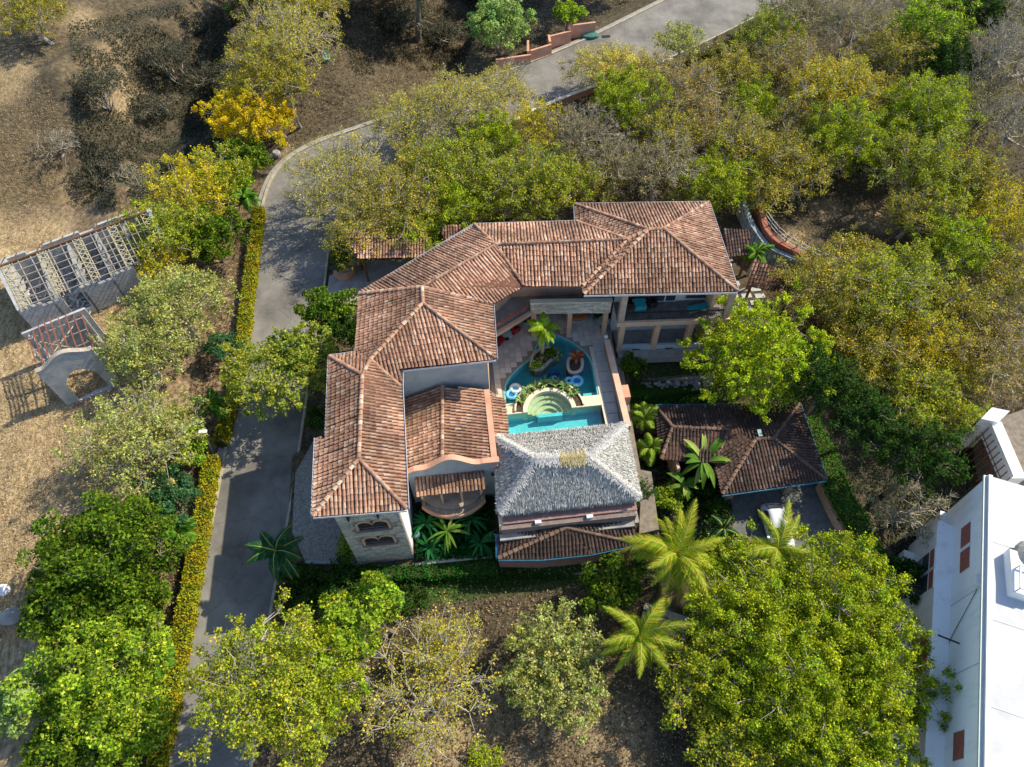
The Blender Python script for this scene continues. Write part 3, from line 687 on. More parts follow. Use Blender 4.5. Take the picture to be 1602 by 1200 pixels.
for k, (x0, x1) in enumerate([(4.6, 5.9), (6.6, 8.0), (8.8, 10.4)]):
    MB().box(x0, x1, 37.75 + (0 if k else .2), 37.82 + (0 if k else .2), 1.0, 3.3).build('door', WOOD, villa)
# northeast block with the columned balcony
bx = lambda x: 33.0 - (x - 11.2) * .075
colx = [11.35, 14.0, 16.5, 18.75]
bl, br = (10.9, bx(10.9)), (19.1, bx(19.1))
MB().prism([bl, br, (19.3, 36.1), (11.1, 36.9)], 3.72, 3.95).build('balcony_floor', GREYSLATE, villa)
MB().prism([(10.85, bx(10.85) - .06), (19.15, bx(19.15) - .06), (19.16, bx(19.15) + .14), (10.86, bx(10.85) + .14)], 3.55, 4.02).build('balcony_edge', STUCCO, villa)
mb = MB(); mb.prism([(11.6, bx(11.6) + .18), (18.6, bx(18.6) + .18), (18.61, bx(18.6) + .26), (11.61, bx(11.6) + .26)], 4.75, 4.82)
for k in range(50):
    x = 11.6 + 7 * k / 49.; mb.box(x - .012, x + .012, bx(x) + .2, bx(x) + .225, 3.95, 4.75)
mb.build('railing', IRON, villa)
for k, x in enumerate(colx):
    y = bx(x); MB().box(x - .21, x + .21, y + .02, y + .42, .0, 3.55).build('column', STUCCO, villa, bevel=.02)
for x in (11.15, 18.85):
    y = bx(x); MB().box(x - .22, x + .22, y + .05, y + .47, 3.95, WT).build('column', mat('column_plaster', (.36, .27, .22), (.46, .36, .30), 2) if 'column_plaster' not in MATS else MATS['column_plaster'], villa, bevel=.02)
bw0, bw1 = (11.0, 35.05), (19.0, 34.35)
byl = lambda x: 35.05 - (x - 11.0) * .0875
wall(villa, bw0, bw1, -.5, WT, .2, mat('upper_white_wall', (.55, .55, .53), (.65, .64, .62), 1))
for (x0, x1, mm) in [(11.9, 13.4, WOOD), (13.9, 15.6, GLASS), (16.3, 17.8, WOOD)]:
    d = MB().prism([(x0, byl(x0) - .08), (x1, byl(x1) - .08), (x1, byl(x1) - .02), (x0, byl(x0) - .02)], 3.96 if mm is GLASS else 4.25, 6.4).build('door' if mm is GLASS else 'window', WOOD if mm is WOOD else WHITE, villa)
    xm = (x0 + x1) / 2
    for (u0, u1) in [(x0 + .08, xm - .05), (xm + .05, x1 - .08)]:
        MB().prism([(u0, byl(u0) - .11), (u1, byl(u1) - .11), (u1, byl(u1) - .085), (u0, byl(u0) - .085)], 4.35 if mm is WOOD else 4.05, 6.3).build('pane', GLASS, d)
# lower floor of this block: dark openings behind the columns, low white wall with slots
for k in range(3):
    x0, x1 = colx[k] + .35, colx[k + 1] - .35
    w_ = MB().prism([(x0, byl(x0) - .1), (x1, byl(x1) - .1), (x1, byl(x1) - .02), (x0, byl(x0) - .02)], 1.2, 3.4).build('window', WOOD, villa)
    for j in range(3):
        u0 = x0 + .08 + (x1 - x0 - .08) * j / 3; u1 = u0 + (x1 - x0) / 3 - .10
        MB().prism([(u0, byl(u0) - .13), (u1, byl(u1) - .13), (u1, byl(u1) - .105), (u0, byl(u0) - .105)], 1.3, 3.3).build('pane', GLASS, w_)
    y0 = bx(x0) + .08; lw = MB().prism([(x0 - .15, y0), (x1 + .15, y0 - .19), (x1 + .15, y0 + .05), (x0 - .15, y0 + .2)], -.1, .95).build('low_wall', mat('pale_blue_parapet', (.36, .43, .47), (.44, .50, .54), 2) if 'pale_blue_parapet' not in MATS else MATS['pale_blue_parapet'], villa)
    xm = (x0 + x1) / 2; MB().box(xm - .3, xm + .3, y0 - .14, y0 - .02, .35, .6).build('vent_slot', IRON, lw)
MB().prism([(11.2, 32.4), (19.1, 31.8), (19.2, 35.5), (11.2, 36.2)], -.4, .5).build('terrace_slab', CONC, villa)
# planter terraces below
pt = thing('garden_terrace', 'two curved pink terrace edgings with rubble stone wall below the columned balcony', 'retaining wall', (15, 31.5, -1))
for (P_, z) in [([(990, 548), (1020, 553), (1050, 553), (1085, 546), (1120, 541)], -.1), ([(1002, 563), (1035, 566), (1058, 562), (1090, 558), (1125, 552)], -1.0)]:
    L_ = resample(np.array([A_(a, b, z) for a, b in P_]), 12); mb = MB(); wallstrip(mb, L_, -.25, -1.6, .1); mb.build('edging', PINK, pt)
r = np.random.default_rng(4); mb = MB()
for k in range(90):
    x = 13 + 5.5 * r.random(); z = -2.3 + 1.0 * r.random(); s = .12 + .12 * r.random(); mb.cur = tuple(np.array([.34, .36, .38]) * (.6 + .7 * r.random()))
    y = 31.1 - (x - 13) * .1; mb.lathe((x, y - r.random() * .12, z), [(s * .3, -s * .6), (s, -s * .1), (s * .8, s * .35), (s * .2, s * .5)], 6)
mb.build('rubble', STONE, pt, 'stuff')
wall(pt, (12.6, 31.2), (18.7, 30.6), -2.8, -1.1, .4, MORTAR)

# ------------------------------------------------------------------ gabled hall beside the court
hall = thing('gabled_hall', 'gabled hall with scrolled parapet, red tile roof and small balcony between tower and thatch', 'building', (-2, 25, 0))
hz = 3.95; hr = 5.1
h1, h2 = A_(636, 742, hz), A_(633, 588, hz); r1, r2 = A_(692, 722, hr), A_(690, 572, hr); h3, h4 = A_(770, 725, hz + .1), A_(764, 583, hz + .1)
h1 = (-4.95, h3[1], hz); r1 = (r1[0], h3[1], hr); yN = 28.15; h2 = (-4.95, yN, hz); r2 = (r2[0], yN, hr); h4 = (h4[0], yN, hz + .1)
tiled_roof(hall, [[h1, r1, r2, h2], [r1, h3, h4, r2]], [(r1, r2)], [], 31, gut=False)
yF = h1[1]
# scrolled gable parapet
prof = []
xa, xb = -4.85, 1.05; n = 28
for i in range(n + 1):
    t = i / n; x = xa + (xb - xa) * t; s = abs(t - .47) / .5
    z = 4.62 + 1.0 * (math.cos(min(s, .62) / .62 * math.pi) * .5 + .5) + (.35 if s < .45 else 0) * 0
    if t > .80: z = 4.68
    if t < .08: z = 4.3 + 4 * t
    prof.append((x, z))
mb = MB(); mc = MB()
for i in range(n):
    (x0, z0), (x1, z1) = prof[i], prof[i + 1]
    mb.prism([(x0, yF - .22), (x1, yF - .22), (x1, yF + .02), (x0, yF + .02)], [-1.4] * 4, [z0, z1, z1, z0])
    mc.prism([(x0, yF - .30), (x1, yF - .30), (x1, yF + .08), (x0, yF + .08)], [z0 + .003, z1 + .003, z1 + .003, z0 + .003], [z0 + .09, z1 + .09, z1 + .09, z0 + .09])
mb.build('gable_wall', MATS['pale_blue_wall'], hall); mc.build('coping', PINK, hall)
MB().box(h3[0] + .003, h3[0] + .30, yF - .18, 28.1, .0, hz + .12).build('wall', STUCCO, hall)
MB().box(h3[0] - .03, h3[0] + .36, yF - .3, 28.12, hz + .123, hz + .32).build('coping', PINK, hall)
MB().box(XE + .26, XE + .5, yF - .2, 28.0, -1.4, hz - .18).build('wall', STUCCO, hall)
# lean-to strip of tiles on the court side
l1, l2 = (h3[0] + .33, 23.9, 3.6), (h3[0] + .33, 28.0, 3.6)
l3, l4 = (l1[0] + 1.0, 23.9, 3.15), (l1[0] + 1.0, 28.0, 3.15)
tiled_roof(hall, [[l1, l3, l4, l2]], [], [], 33, gut=False)
for y in (24.2, 26.0, 27.8): MB().box(l3[0] - .25, l3[0] - .10, y - .08, y + .08, 1.0, 2.95).build('post', WOOD, hall)
# front canopy, balcony
c1, c2, c3, c4 = (-4.5, yF - .24, 3.65), (.0, yF - .24, 3.65), (.0, yF - 1.35, 3.25), (-4.5, yF - 1.35, 3.25)
tiled_roof(hall, [[c1, c4, c3, c2]], [], [], 34, gut=False, th=.1)
mb = MB(); N = 12; bz = 1.5; bal = []
for i in range(N + 1):
    t = i / N; x = -4.3 + 4.2 * t; bal.append((x, yF - 1.25 - .95 * math.sin(math.pi * t) ** .8))
MB().prism([(-4.3, yF - .23)] + bal + [(-.1, yF - .23)], bz - .25, bz).build('balcony_floor', mat('balcony_plaster', (.30, .25, .22), (.38, .33, .29), 2), hall)
mb = MB()
for i in range(N):
    a, b = bal[i], bal[i + 1]; mb.beam((a[0], a[1], bz + .95), (b[0], b[1], bz + .95), .05, .05); 
    for k in range(4):
        t = k / 4; x = a[0] + (b[0] - a[0]) * t; y = a[1] + (b[1] - a[1]) * t; mb.box(x - .01, x + .01, y - .01, y + .01, bz, bz + .95)
mb.build('railing', IRON, hall)
mb = MB()
for i in range(N): 
    a, b = bal[i], bal[i + 1]; mb.beam((a[0], a[1] - .06, bz - .16), (b[0], b[1] - .06, bz - .16), .12, .34)
mb.build('balcony_edge', PINK, hall)
for x in (-4.15, -2.9, -1.6, -.3): MB().box(x - .07, x + .07, yF - 1.28, yF - 1.14, bz, 3.22).build('post', STUCCO, hall)
dd = MB().box(-3.6, -.8, yF - .27, yF - .225, bz + .02, bz + 1.85).build('door', WOOD, hall)
for k in range(4): MB().box(-3.5 + .68 * k, -2.95 + .68 * k, yF - .295, yF - .272, bz + .12, bz + 1.75).build('pane', GLASS, dd)
for (x, z) in [(.55, 3.0)]: tag(MB().lathe((x, yF - .33, z), [(.05, 0), (.10, .05), (.10, .22), (.04, .3)], 8).build('wall_lamp', IRON), 'small dark wall lamp on the blue gable wall right of the balcony', 'lamp')

# lower entrance canopy roof below the pavilion ----------------------------
low = thing('lower_terrace_block', 'low block below the thatch with a dark fan-shaped tile roof and blue gutter', 'building', (4.5, 16.5, -1))
a1, a2, a3, a4, a5, a6 = A_(779, 835, 2.0), A_(905, 812, 2.45), A_(993, 815, 2.0), A_(994, 850, 1.4), A_(925, 865, 1.4), A_(848, 873, 1.4)
a7 = A_(780, 873, 1.4); ap = A_(885, 826, 2.45)
BG = mat('blue_gutter', (.05, .22, .34), (.08, .28, .42), 4, .5)
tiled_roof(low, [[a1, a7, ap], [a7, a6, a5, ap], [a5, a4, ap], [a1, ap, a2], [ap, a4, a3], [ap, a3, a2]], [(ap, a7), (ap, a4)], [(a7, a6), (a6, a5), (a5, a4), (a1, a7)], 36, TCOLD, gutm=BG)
P_ = [tuple(np.array(q[:2]) + np.array([0, .25])) for q in (a7, a6, a5, a4)]
MB().prism(P_ + [(9.3, 18.3), (.7, 18.3)], -2.3, 1.15).build('wall', mat('mauve_plaster', (.24, .14, .13), (.32, .20, .18), 2), low)
MB().prism([(.75, 18.3), (9.35, 18.3), (9.35, 18.6), (.75, 18.6)], -1.5, 2.9).build('wall', MATS['sill_stone'], low)
MB().prism([(.6, 17.9), (9.3, 17.9), (9.3, 18.32), (.6, 18.32)], 2.0, 2.18).build('ledge', CONC, low)

# ------------------------------------------------------------------ thatched pavilion
pav = thing('thatched_pavilion', 'open pavilion under a grey palm thatch hip roof south of the pool', 'pavilion', (5, 21.5, 1))
te = 3.75
q1, q2, q3, q4 = A_(774, 683, te), A_(978, 663, te), A_(1002, 779, te), A_(780, 803, te)
k1, k2 = A_(838, 719, 6.0), A_(921, 716, 6.0)
bed = MB()
for P_ in ([q1, k1, k2, q2], [q2, k2, q3], [q3, k2, k1, q4], [q4, k1, q1]):
    P2 = [Vector(p) - Vector((0, 0, .12)) for p in P_]; bed.add([tuple(p) for p in P2], [list(range(len(P2)))[::-1] if (P2[1] - P2[0]).cross(P2[2] - P2[0]).z < 0 else list(range(len(P2)))])
    P3 = [Vector(p) - Vector((0, 0, .38)) for p in P_]; bed.add([tuple(p) for p in P3], [list(range(len(P3)))])
for a, b in ((q1, q2), (q2, q3), (q3, q4), (q4, q1)): bed.add([(a[0], a[1], a[2] - .12), (b[0], b[1], b[2] - .12), (b[0], b[1], b[2] - .38), (a[0], a[1], a[2] - .38)], [[0, 1, 2, 3]])
troof = bed.build('roof', THATCHBED, pav)
r = np.random.default_rng(8); CC, AX, NR, LN, WD, CO = [], [], [], [], [], []
for P_, br_ in (([q1, k1, k2, q2], 1.0), ([q2, k2, q3], 1.0), ([q3, k2, k1, q4], 1.0), ([q4, k1, q1], 1.0)):
    P = np.array(P_); tris = [(0, 1, 2)] + ([(0, 2, 3)] if len(P) == 4 else [])
    nr = np.cross(P[1] - P[0], P[2] - P[0]); nr = nr / np.linalg.norm(nr); nr = nr * np.sign(nr[2]); dn = np.array([nr[0], nr[1], 0]); dn -= nr * (dn @ nr); dn /= np.linalg.norm(dn)
    for t in tris:
        a, b, c = P[list(t)]; ar = np.linalg.norm(np.cross(b - a, c - a)) / 2; n = int(ar * 330)
        u = r.random((n, 1)); v = r.random((n, 1)); m = u + v > 1; u = np.where(m, 1 - u, u); v = np.where(m, 1 - v, v)
        C = a + (b - a) * u + (c - a) * v
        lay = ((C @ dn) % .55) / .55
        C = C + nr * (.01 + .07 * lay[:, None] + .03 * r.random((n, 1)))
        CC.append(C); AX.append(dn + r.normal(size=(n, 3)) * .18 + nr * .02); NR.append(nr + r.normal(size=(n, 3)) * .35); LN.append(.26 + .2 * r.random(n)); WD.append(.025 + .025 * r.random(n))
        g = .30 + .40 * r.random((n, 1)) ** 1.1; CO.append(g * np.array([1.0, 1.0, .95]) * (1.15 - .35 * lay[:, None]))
    # fringe at the eave
for a, b in ((q1, q2), (q2, q3), (q3, q4), (q4, q1)):
    a = np.array(a); b = np.array(b); L = np.linalg.norm(b - a); n = int(L * 60); t = r.random((n, 1)); C = a + (b - a) * t; out = np.array([(b - a)[1], -(b - a)[0], 0]) / L
    if out @ ((a + b) / 2 - np.array([5, 21.5, te])) < 0: out = -out
    C = C + out * .05 + np.array([0, 0, -.10]); CC.append(C); AX.append(out * .7 + np.array([0, 0, -1.]) + r.normal(size=(n, 3)) * .2); NR.append(out + r.normal(size=(n, 3)) * .3); LN.append(.25 + .3 * r.random(n)); WD.append(.03 + .03 * r.random(n)); CO.append((.2 + .25 * r.random((n, 1))) * np.array([1, 1, .95]))
# thick ridge and hip rolls
for a, b, wd_ in ((k1, k2, .24), (q1, k1, .15), (q2, k2, .15), (q3, k2, .15), (q4, k1, .15)):
    a = np.array(a); b = np.array(b); L = np.linalg.norm(b - a); n = int(L * 330); t = r.random((n, 1)); d = (b - a) / L; s = np.cross(d, [0, 0, 1]); s /= np.linalg.norm(s)
    off = r.normal(size=(n, 1)) * wd_; C = a + (b - a) * t + s * off + np.array([0, 0, 1]) * (.17 - np.abs(off) * .42)
    CC.append(C); AX.append(s * np.sign(off) + np.array([0, 0, -.45]) + r.normal(size=(n, 3)) * .25); NR.append(np.array([0, 0, 1]) + s * np.sign(off) * .4 + r.normal(size=(n, 3)) * .25); LN.append(.16 + .16 * r.random(n)); WD.append(.02 + .02 * r.random(n))
    g = (.44 + .26 * r.random((n, 1))) * np.array([1, 1, .97])
    if wd_ > .2: g = np.where(((t > .45) & (t < .95)), (.40 + .22 * r.random((n, 1))) * np.array([1.0, .84, .42]), g)
    CO.append(g)
V, F = leafquads(np.concatenate(CC), np.concatenate(AX), np.concatenate(NR), np.concatenate(LN), np.concatenate(WD) * 1.6)
np_mesh('thatch', V, F, THATCHM, np.concatenate(CO), troof, 'stuff')
for (x, y) in [(1.3, 19.9), (5, 19.8), (8.9, 19.7), (1.3, 23.9), (5, 23.7), (8.9, 23.5)]:
    MB().tube([(x, y, 1.0), (x, y, 4.2)], [.14, .12], 8).build('post', WOOD, pav)
MB().prism([(.8, 18.6), (9.9, 18.6), (9.9, 24.2), (.8, 24.2)], -1.5, .97).build('floor', CONC, pav)
MB().box(.75, 9.6, 18.72, 19.0, .97, 2.15).build('parapet', mat('parapet_plaster', (.27, .21, .19), (.36, .29, .26), 2), pav)
MB().box(.9, 9.5, 18.62, 19.5, 2.92, 3.06).build('fascia', MATS['mauve_plaster'], pav)
for x in (3.1, 6.4): MB().box(x - .2, x + .2, 18.40, 18.60, 2.75, 3.15).build('lantern_box', WHITE, pav)
MB().box(.66, .94, 18.6, 24.3, -1.4, 2.9).build('side_wall', CREAM, pav)
# ------------------------------------------------------------------ court, pool
def smooth_loop(P, it=2):
    P = np.array(P, float)
    for _ in range(it):
        Q = np.empty((len(P) * 2, P.shape[1])); N_ = np.roll(P, -1, 0); Q[0::2] = P * .75 + N_ * .25; Q[1::2] = P * .25 + N_ * .75; P = Q
    return P
WZ = .82
c0 = at(860, 641, CZ)[:2]                       # centre of the spa
upper = [(787, 617), (790, 600), (797, 588), (812, 573), (826, 563), (834, 551), (840, 536), (848, 525), (859, 520.5), (873, 523), (892, 532), (910, 544), (922, 556), (929, 572), (932, 590), (936, 607)]
up = [tuple(at(a, b, CZ)[:2]) for a, b in upper]
xl, xr = 2.0, 9.02
yb = float(c0[1] + .10)
up = smooth_loop([np.array(p) for p in up], 1); up = [tuple(p) for p in up][1:-2]
pool_up = [(xl - .02, yb + .75)] + up + [(xr, yb + .75)]
pool_low = [(xl, 22.6), (xr, 22.6), (xr, yb - .15), (xl, yb - .15)]
court = thing('pool_court', 'pale stone paved court around the pool inside the villa', 'patio', (5, 30, CZ))
outer = [(.9, 22.3), (10.35, 22.3), (10.9, 33.0), (11.1, 36.2), (12.2, 37.6), (3.4, 38.4), (1.0, 34.4), (1.2, 28.5), (1.0, 28.0)]
def slab(name, outer, holes, z0, z1, m, parent=None, kind=None):
    loops = [outer] + holes; V = [p for L in loops for p in L]
    tri = tessellate_polygon([[Vector((p[0], p[1], 0)) for p in L] for L in loops])
    n = len(V); F = []
    for t in tri:
        a, b, c = [V[k] for k in t]; s = (b[0] - a[0]) * (c[1] - a[1]) - (b[1] - a[1]) * (c[0] - a[0]); t = list(t) if s > 0 else list(t)[::-1]
        F += [t, [k + n for k in t[::-1]]]
    o = 0
    for L in loops:
        k = len(L); F += [[o + i, o + (i + 1) % k, n + o + (i + 1) % k, n + o + i] for i in range(k)]; o += k
    return MB().add([(p[0], p[1], z1) for p in V] + [(p[0], p[1], z0) for p in V], F).build(name, m, parent, kind)
pool_all = [(xl, 22.6)] + pool_up + [(xr, 22.6)]
slab('court_slab', outer, [pool_all], -.45, CZ - .03, MORTAR, court)
# floor tiles (a bed of many small squares) and the big slabs of the east walk
r = np.random.default_rng(41); mb = MB(); ts = .46
for i in range(-2, 26):
    for j in range(-2, 40):
        x = 1.0 + i * ts; y = 22.4 + j * ts
        cor = [(x + .01, y + .01), (x + ts - .01, y + .01), (x + ts - .01, y + ts - .01), (x + .01, y + ts - .01)]
        cx_, cy_ = x + ts / 2, y + ts / 2
        if y < 24.6: continue
        if x + ts > 9.0 and y < 33.2: continue
        if not all(inside(np.array([p[0]]), np.array([p[1]]), outer)[0] for p in cor): continue
        if any(inside(np.array([p[0]]), np.array([p[1]]), q)[0] for p in cor for q in (pool_all,)): continue
        if x < .9: continue
        mb.cur = tuple(np.array([1, 1, 1]) * (.78 + .3 * r.random())); mb.prism(cor, CZ - .03, CZ + .004 * r.random())
mb.build('floor_tiles', DECK, court, 'stuff')
y = 22.5
k = 0
while y < 33.0:
    x1 = 10.15 + .05 * (y - 28); MB().box(9.32, x1, y + .02, y + .90, CZ - .03, CZ + .01 + .004 * (k % 2)).build('paving_slab', mat('grey_deck_slab', (.44, .43, .40), (.56, .54, .50), 1.0, .8, .1) if 'grey_deck_slab' not in MATS else MATS['grey_deck_slab'], court, bevel=.01); y += .93; k += 1
MB().box(9.03, 9.30, 22.5, yb + 5.2, CZ - .03, CZ + .015).build('pool_edge', CREAM, court)
def loopwall(name, P, w, z0, z1, m, parent, closed=False, kind=None):
    P = np.array([(p[0], p[1], 0) for p in P]); Q = offs(P, w); mb = MB()
    for i in range(len(P) - 1): mb.prism([tuple(P[i][:2]), tuple(P[i + 1][:2]), tuple(Q[i + 1][:2]), tuple(Q[i][:2])], z0, z1)
    return mb.build(name, m, parent, kind)
pool = thing('swimming_pool', 'turquoise swimming pool with a curved upper basin and a rectangular lower lane', 'pool', (5.4, 29, WZ))
# divider with spa
R1, R2, R3 = 1.62, 1.95, 2.45
def arc(R, a0, a1, n=24): return [(float(c0[0]) + R * math.cos(a), float(c0[1]) - .05 + R * math.sin(a)) for a in np.linspace(a0, a1, n)]
slab('basin_floor', [(xl - .1, 22.5), (xr + .1, 22.5), (xr + .1, 36.2), (xl - .1, 36.2)], [], -.5, -.42, POOLT, pool)
slab('upper_floor', [(p[0], p[1]) for p in pool_up], [], -.41, .30, mat('pool_shade_plaster', (.05, .26, .30), (.08, .34, .38), 2, .8), pool)  # pool plaster darkened to stand for the house shade on this basin
slab('lane_floor', [(xl, 22.6), (xr, 22.6), (xr, yb - .15), (xl, yb - .15)], [], -.41, -.10, POOLT, pool)
loopwall('basin_wall', pool_up, -.12, .301, CZ - .031, POOLT, pool)
for q in ([(xl, 22.6), (xl, yb - .15)], [(xr, yb - .15), (xr, 22.6)]): loopwall('basin_wall', q, .1, -.42, CZ - .031, POOLT, pool)
# dividing deck, split left and right of the spa
for (x0, x1) in ((xl - .25, c0[0] - R2 + .02), (c0[0] + R2 - .02, xr + .25)):
    MB().box(float(x0), float(x1), yb - .15, yb + .75, -.42, CZ + .03).build('divider', CREAM, pool)
MB().box(xl, xr, yb - .16, yb - .10, -.42, .30).build('basin_wall', POOLT, pool)
loopwall('spa_wall', arc(R1, -.02, math.pi + .02), -.33, -.42, CZ + .10, CREAM, pool)
sp = loopwall('planter_wall', arc(R3, .05, math.pi - .05), -.12, -.42, CZ + .22, CREAM, pool)
loopwall('planter_soil', arc(R2 + .003, .05, math.pi - .05), -(R3 - R2 - .02), -.42, CZ + .10, SOIL, pool)
for k, (R, z) in enumerate([(1.60, .70), (1.28, .50), (.96, .28), (.64, .04)]):
    a = arc(R, .001, math.pi - .001, 22) + ([] if k == 3 else arc(R - .32, .001, math.pi - .001, 22)[::-1]); MB().prism(a, -.42, z).build('spa_step', SPAT, pool)
MB().box(float(c0[0]) - .9, float(c0[0]) + .9, yb - .50, yb - .22, -.42, CZ - .30).build('pool_bench', POOLT, pool)
MB().box(xl, xl + .9, yb + .75, yb + 1.5, -.42, .55).build('pool_step', POOLT, pool); MB().box(xr - 1.1, xr, yb + .75, yb + 1.25, -.42, .6).build('pool_step', POOLT, pool)
spaw = arc(R1 - .01, 0, math.pi, 24)
_a0 = math.asin(.9 / 1.78); PU = pool_up + arc(1.78, _a0, math.pi - _a0, 20)
w = MB(); w.add([(p[0], p[1], WZ) for p in PU], [list(range(len(PU)))[::-1]])
w.build('water', WATER, pool)
w = MB(); P_ = [(xl, 22.6), (xr, 22.6), (xr, yb - .15), (float(c0[0]) + R1, yb - .15)] + spaw + [(float(c0[0]) - R1, yb - .15), (xl, yb - .15)]
w.add([(p[0], p[1], WZ - .01) for p in P_], [list(range(len(P_)))]); w.build('water', WATER, pool)

# planters in the pool
def planter(name, label, P, z1):
    P = smooth_loop([at(a, b, CZ)[:2] for a, b in P], 2); P = [tuple(p) for p in P]; ar = sum(P[i][0] * P[(i + 1) % len(P)][1] - P[(i + 1) % len(P)][0] * P[i][1] for i in range(len(P)))
    if ar < 0: P = P[::-1]
    t = thing(name, label, 'planter', (*np.mean(P, 0), WZ)); C = P + [P[0], P[1]]
    loopwall('rim', C[:-1], .22, -.42, CZ + z1, mat('grey_coping', (.44, .42, .38), (.50, .48, .44), 3) if 'grey_coping' not in MATS else MATS['grey_coping'], t)
    MB().prism(P, -.42, CZ + z1 - .1).build('soil', SOIL, t); return P
kid = [(833, 547), (846, 543), (860, 546), (873, 551), (871, 561), (858, 566), (852, 575), (843, 582), (831, 580), (826, 573), (828, 562)]
kid = [(829, 560), (838, 549), (852, 544), (866, 543), (875, 550), (874, 560), (863, 566), (855, 574), (846, 581), (835, 582), (828, 574)]
planter('kidney_planter', 'kidney-shaped raised planter with the palm standing in the pool', kid, .18)
planter('round_planter', 'round raised planter with a red croton in the pool', [(886, 578), (886, 563), (897, 555), (911, 558), (914, 570), (911, 582), (900, 587), (890, 585)], .18)

# floats
def ring_float(px, py, R, m, label, second=None):
    p = at(px, py, WZ + .1); t = thing('pool_float', label, 'pool float', (p[0], p[1], WZ), 'inflatables floating in the pool')
    def torus(c, R, r_, n=20, k=8):
        V = []; F = []
        for i in range(n):
            a = 2 * math.pi * i / n
            for j in range(k):
                b = 2 * math.pi * j / k; V.append((c[0] + (R + r_ * math.cos(b)) * math.cos(a), c[1] + (R + r_ * math.cos(b)) * math.sin(a), c[2] + r_ * math.sin(b)))
        for i in range(n):
            for j in range(k): F.append([i * k + j, ((i + 1) % n) * k + j, ((i + 1) % n) * k + (j + 1) % k, i * k + (j + 1) % k])
        return MB().add(V, F)
    for (dx, dy, q, mm, mi) in m:
        torus((p[0] + dx, p[1] + dy, WZ + .10), q, .13).build('ring', mm, t, smooth=True)
        MB().lathe((p[0] + dx, p[1] + dy, WZ + .02), [(q - .1, 0), (q - .1, .05)], 18).build('seat', mi, t)
FB = mat('float_light_blue', (.14, .50, .72), (.20, .58, .80), 3, .35); FD = mat('float_blue', (.02, .16, .48), (.03, .22, .55), 3, .3); FG = mat('float_green', (.03, .30, .10), (.04, .40, .12), 3, .35); FN = mat('float_navy', (.01, .03, .14), (.01, .05, .2), 3, .3)
ring_float(803, 613, .4, [(-.16, -.22, .34, FB, FD), (.2, .28, .34, WHITE, FB)], 'pale blue double ring float at the sunny west corner of the pool')
ring_float(899, 597, .4, [(.17, .05, .38, FB, FD), (-.42, .12, .24, FB, FN)], 'bright blue double ring float beside the round planter')
ring_float(868, 590, .4, [(-.1, -.28, .30, FG, FG), (.0, .16, .36, FN, FN)], 'green and navy float in the shaded middle of the pool')

# court side wall with pink coping (east)
ew = thing('court_wall', 'long low wall with pink coping along the east side of the court', 'wall', (10.5, 28, 0))
e0, e1 = at(946, 533, 1.9), at(979, 668, 1.9)
d = (e1 - e0); nn = np.array([d[1], -d[0]]); nn = nn / np.hypot(*nn); 
if nn[0] < 0: nn = -nn
P_ = [tuple(e0[:2]), tuple(e1[:2]), tuple(e1[:2] + nn * .34), tuple(e0[:2] + nn * .34)]
MB().prism(P_, -2.9, 1.85).build('wall', CONC, ew)
MB().prism([tuple(np.array(P_[0]) - nn * .05), tuple(np.array(P_[1]) - nn * .05), tuple(np.array(P_[2]) + nn * .05), tuple(np.array(P_[3]) + nn * .05)], 1.853, 2.0).build('coping', mat('peach_coping', (.60, .38, .27), (.70, .47, .35), 2, .85), ew)
pe = at(979, 612, 1.2); MB().box(pe[0] - .25, pe[0] + .25, pe[1] - .6, pe[1] + .5, -1, 1.3).build('pier', PINK, ew)
tag(MB().lathe((float(e0[0]) + .1, float(e0[1]) + .2, 2.0), [(.10, 0), (.14, .05), (.16, .2), (.08, .28)], 10).build('wall_finial', WHITE), 'small white lamp on the north end of the court wall', 'lamp')

# furniture ----------------------------------------------------------------
def armchair(px, py, ang, m, label, z=CZ, s=1.):
    p = at(px, py, z + .4); t = thing('armchair', label, 'chair', (p[0], p[1], z), 'chairs in the court')
    c, sn = math.cos(ang), math.sin(ang)
    def B(x0, x1, y0, y1, z0, z1, name):
        mb = MB(); P_ = [(p[0] + (x * c - y * sn) * s, p[1] + (x * sn + y * c) * s) for x, y in ((x0, y0), (x1, y0), (x1, y1), (x0, y1))]; mb.prism(P_, z + z0, z + z1); return mb.build(name, m, t, bevel=.03)
    B(-.32, .32, -.32, .30, .14, .44, 'seat'); B(-.36, .36, .30, .44, .14, .92, 'backrest'); B(-.45, -.34, -.30, .40, .14, .64, 'armrest'); B(.34, .45, -.30, .40, .14, .64, 'armrest')
    for x in (-.36, .36):
        for y in (-.26, .36): B(x - .03, x + .03, y - .03, y + .03, 0, .14, 'leg')
    return t
armchair(804, 512, 2.2, RED, 'red armchair north of the round table by the diagonal wing')
armchair(781, 531, .9, RED, 'red armchair south of the round table at the roof edge')
p = at(792, 521, CZ + .7); t = thing('round_table', 'small round pale blue table between the two red armchairs', 'table', (p[0], p[1], CZ))
MB().lathe((p[0], p[1], CZ + .66), [(.40, 0), (.42, .02), (.42, .04), (.38, .05)], 20).build('tabletop', mat('pale_blue_top', (.30, .42, .46), (.36, .48, .52), 3, .3), t); MB().lathe((p[0], p[1], CZ), [(.22, 0), (.22, .03), (.04, .06), (.04, .66)], 12).build('pedestal', IRON, t)
p = at(823, 497, CZ + .3); tag(MB().lathe((p[0], p[1], CZ), [(.22, 0), (.34, .1), (.40, .45), (.34, .62), (.26, .6), (.2, .5)], 16).build('clay_pot', IRON, smooth=True), 'tall black pot beside the gallery wall', 'pot')
p = at(903, 497, CZ + .3); t = thing('garden_sofa', 'wide orange cushioned oval daybed under the gallery', 'sofa', (p[0], p[1], CZ))
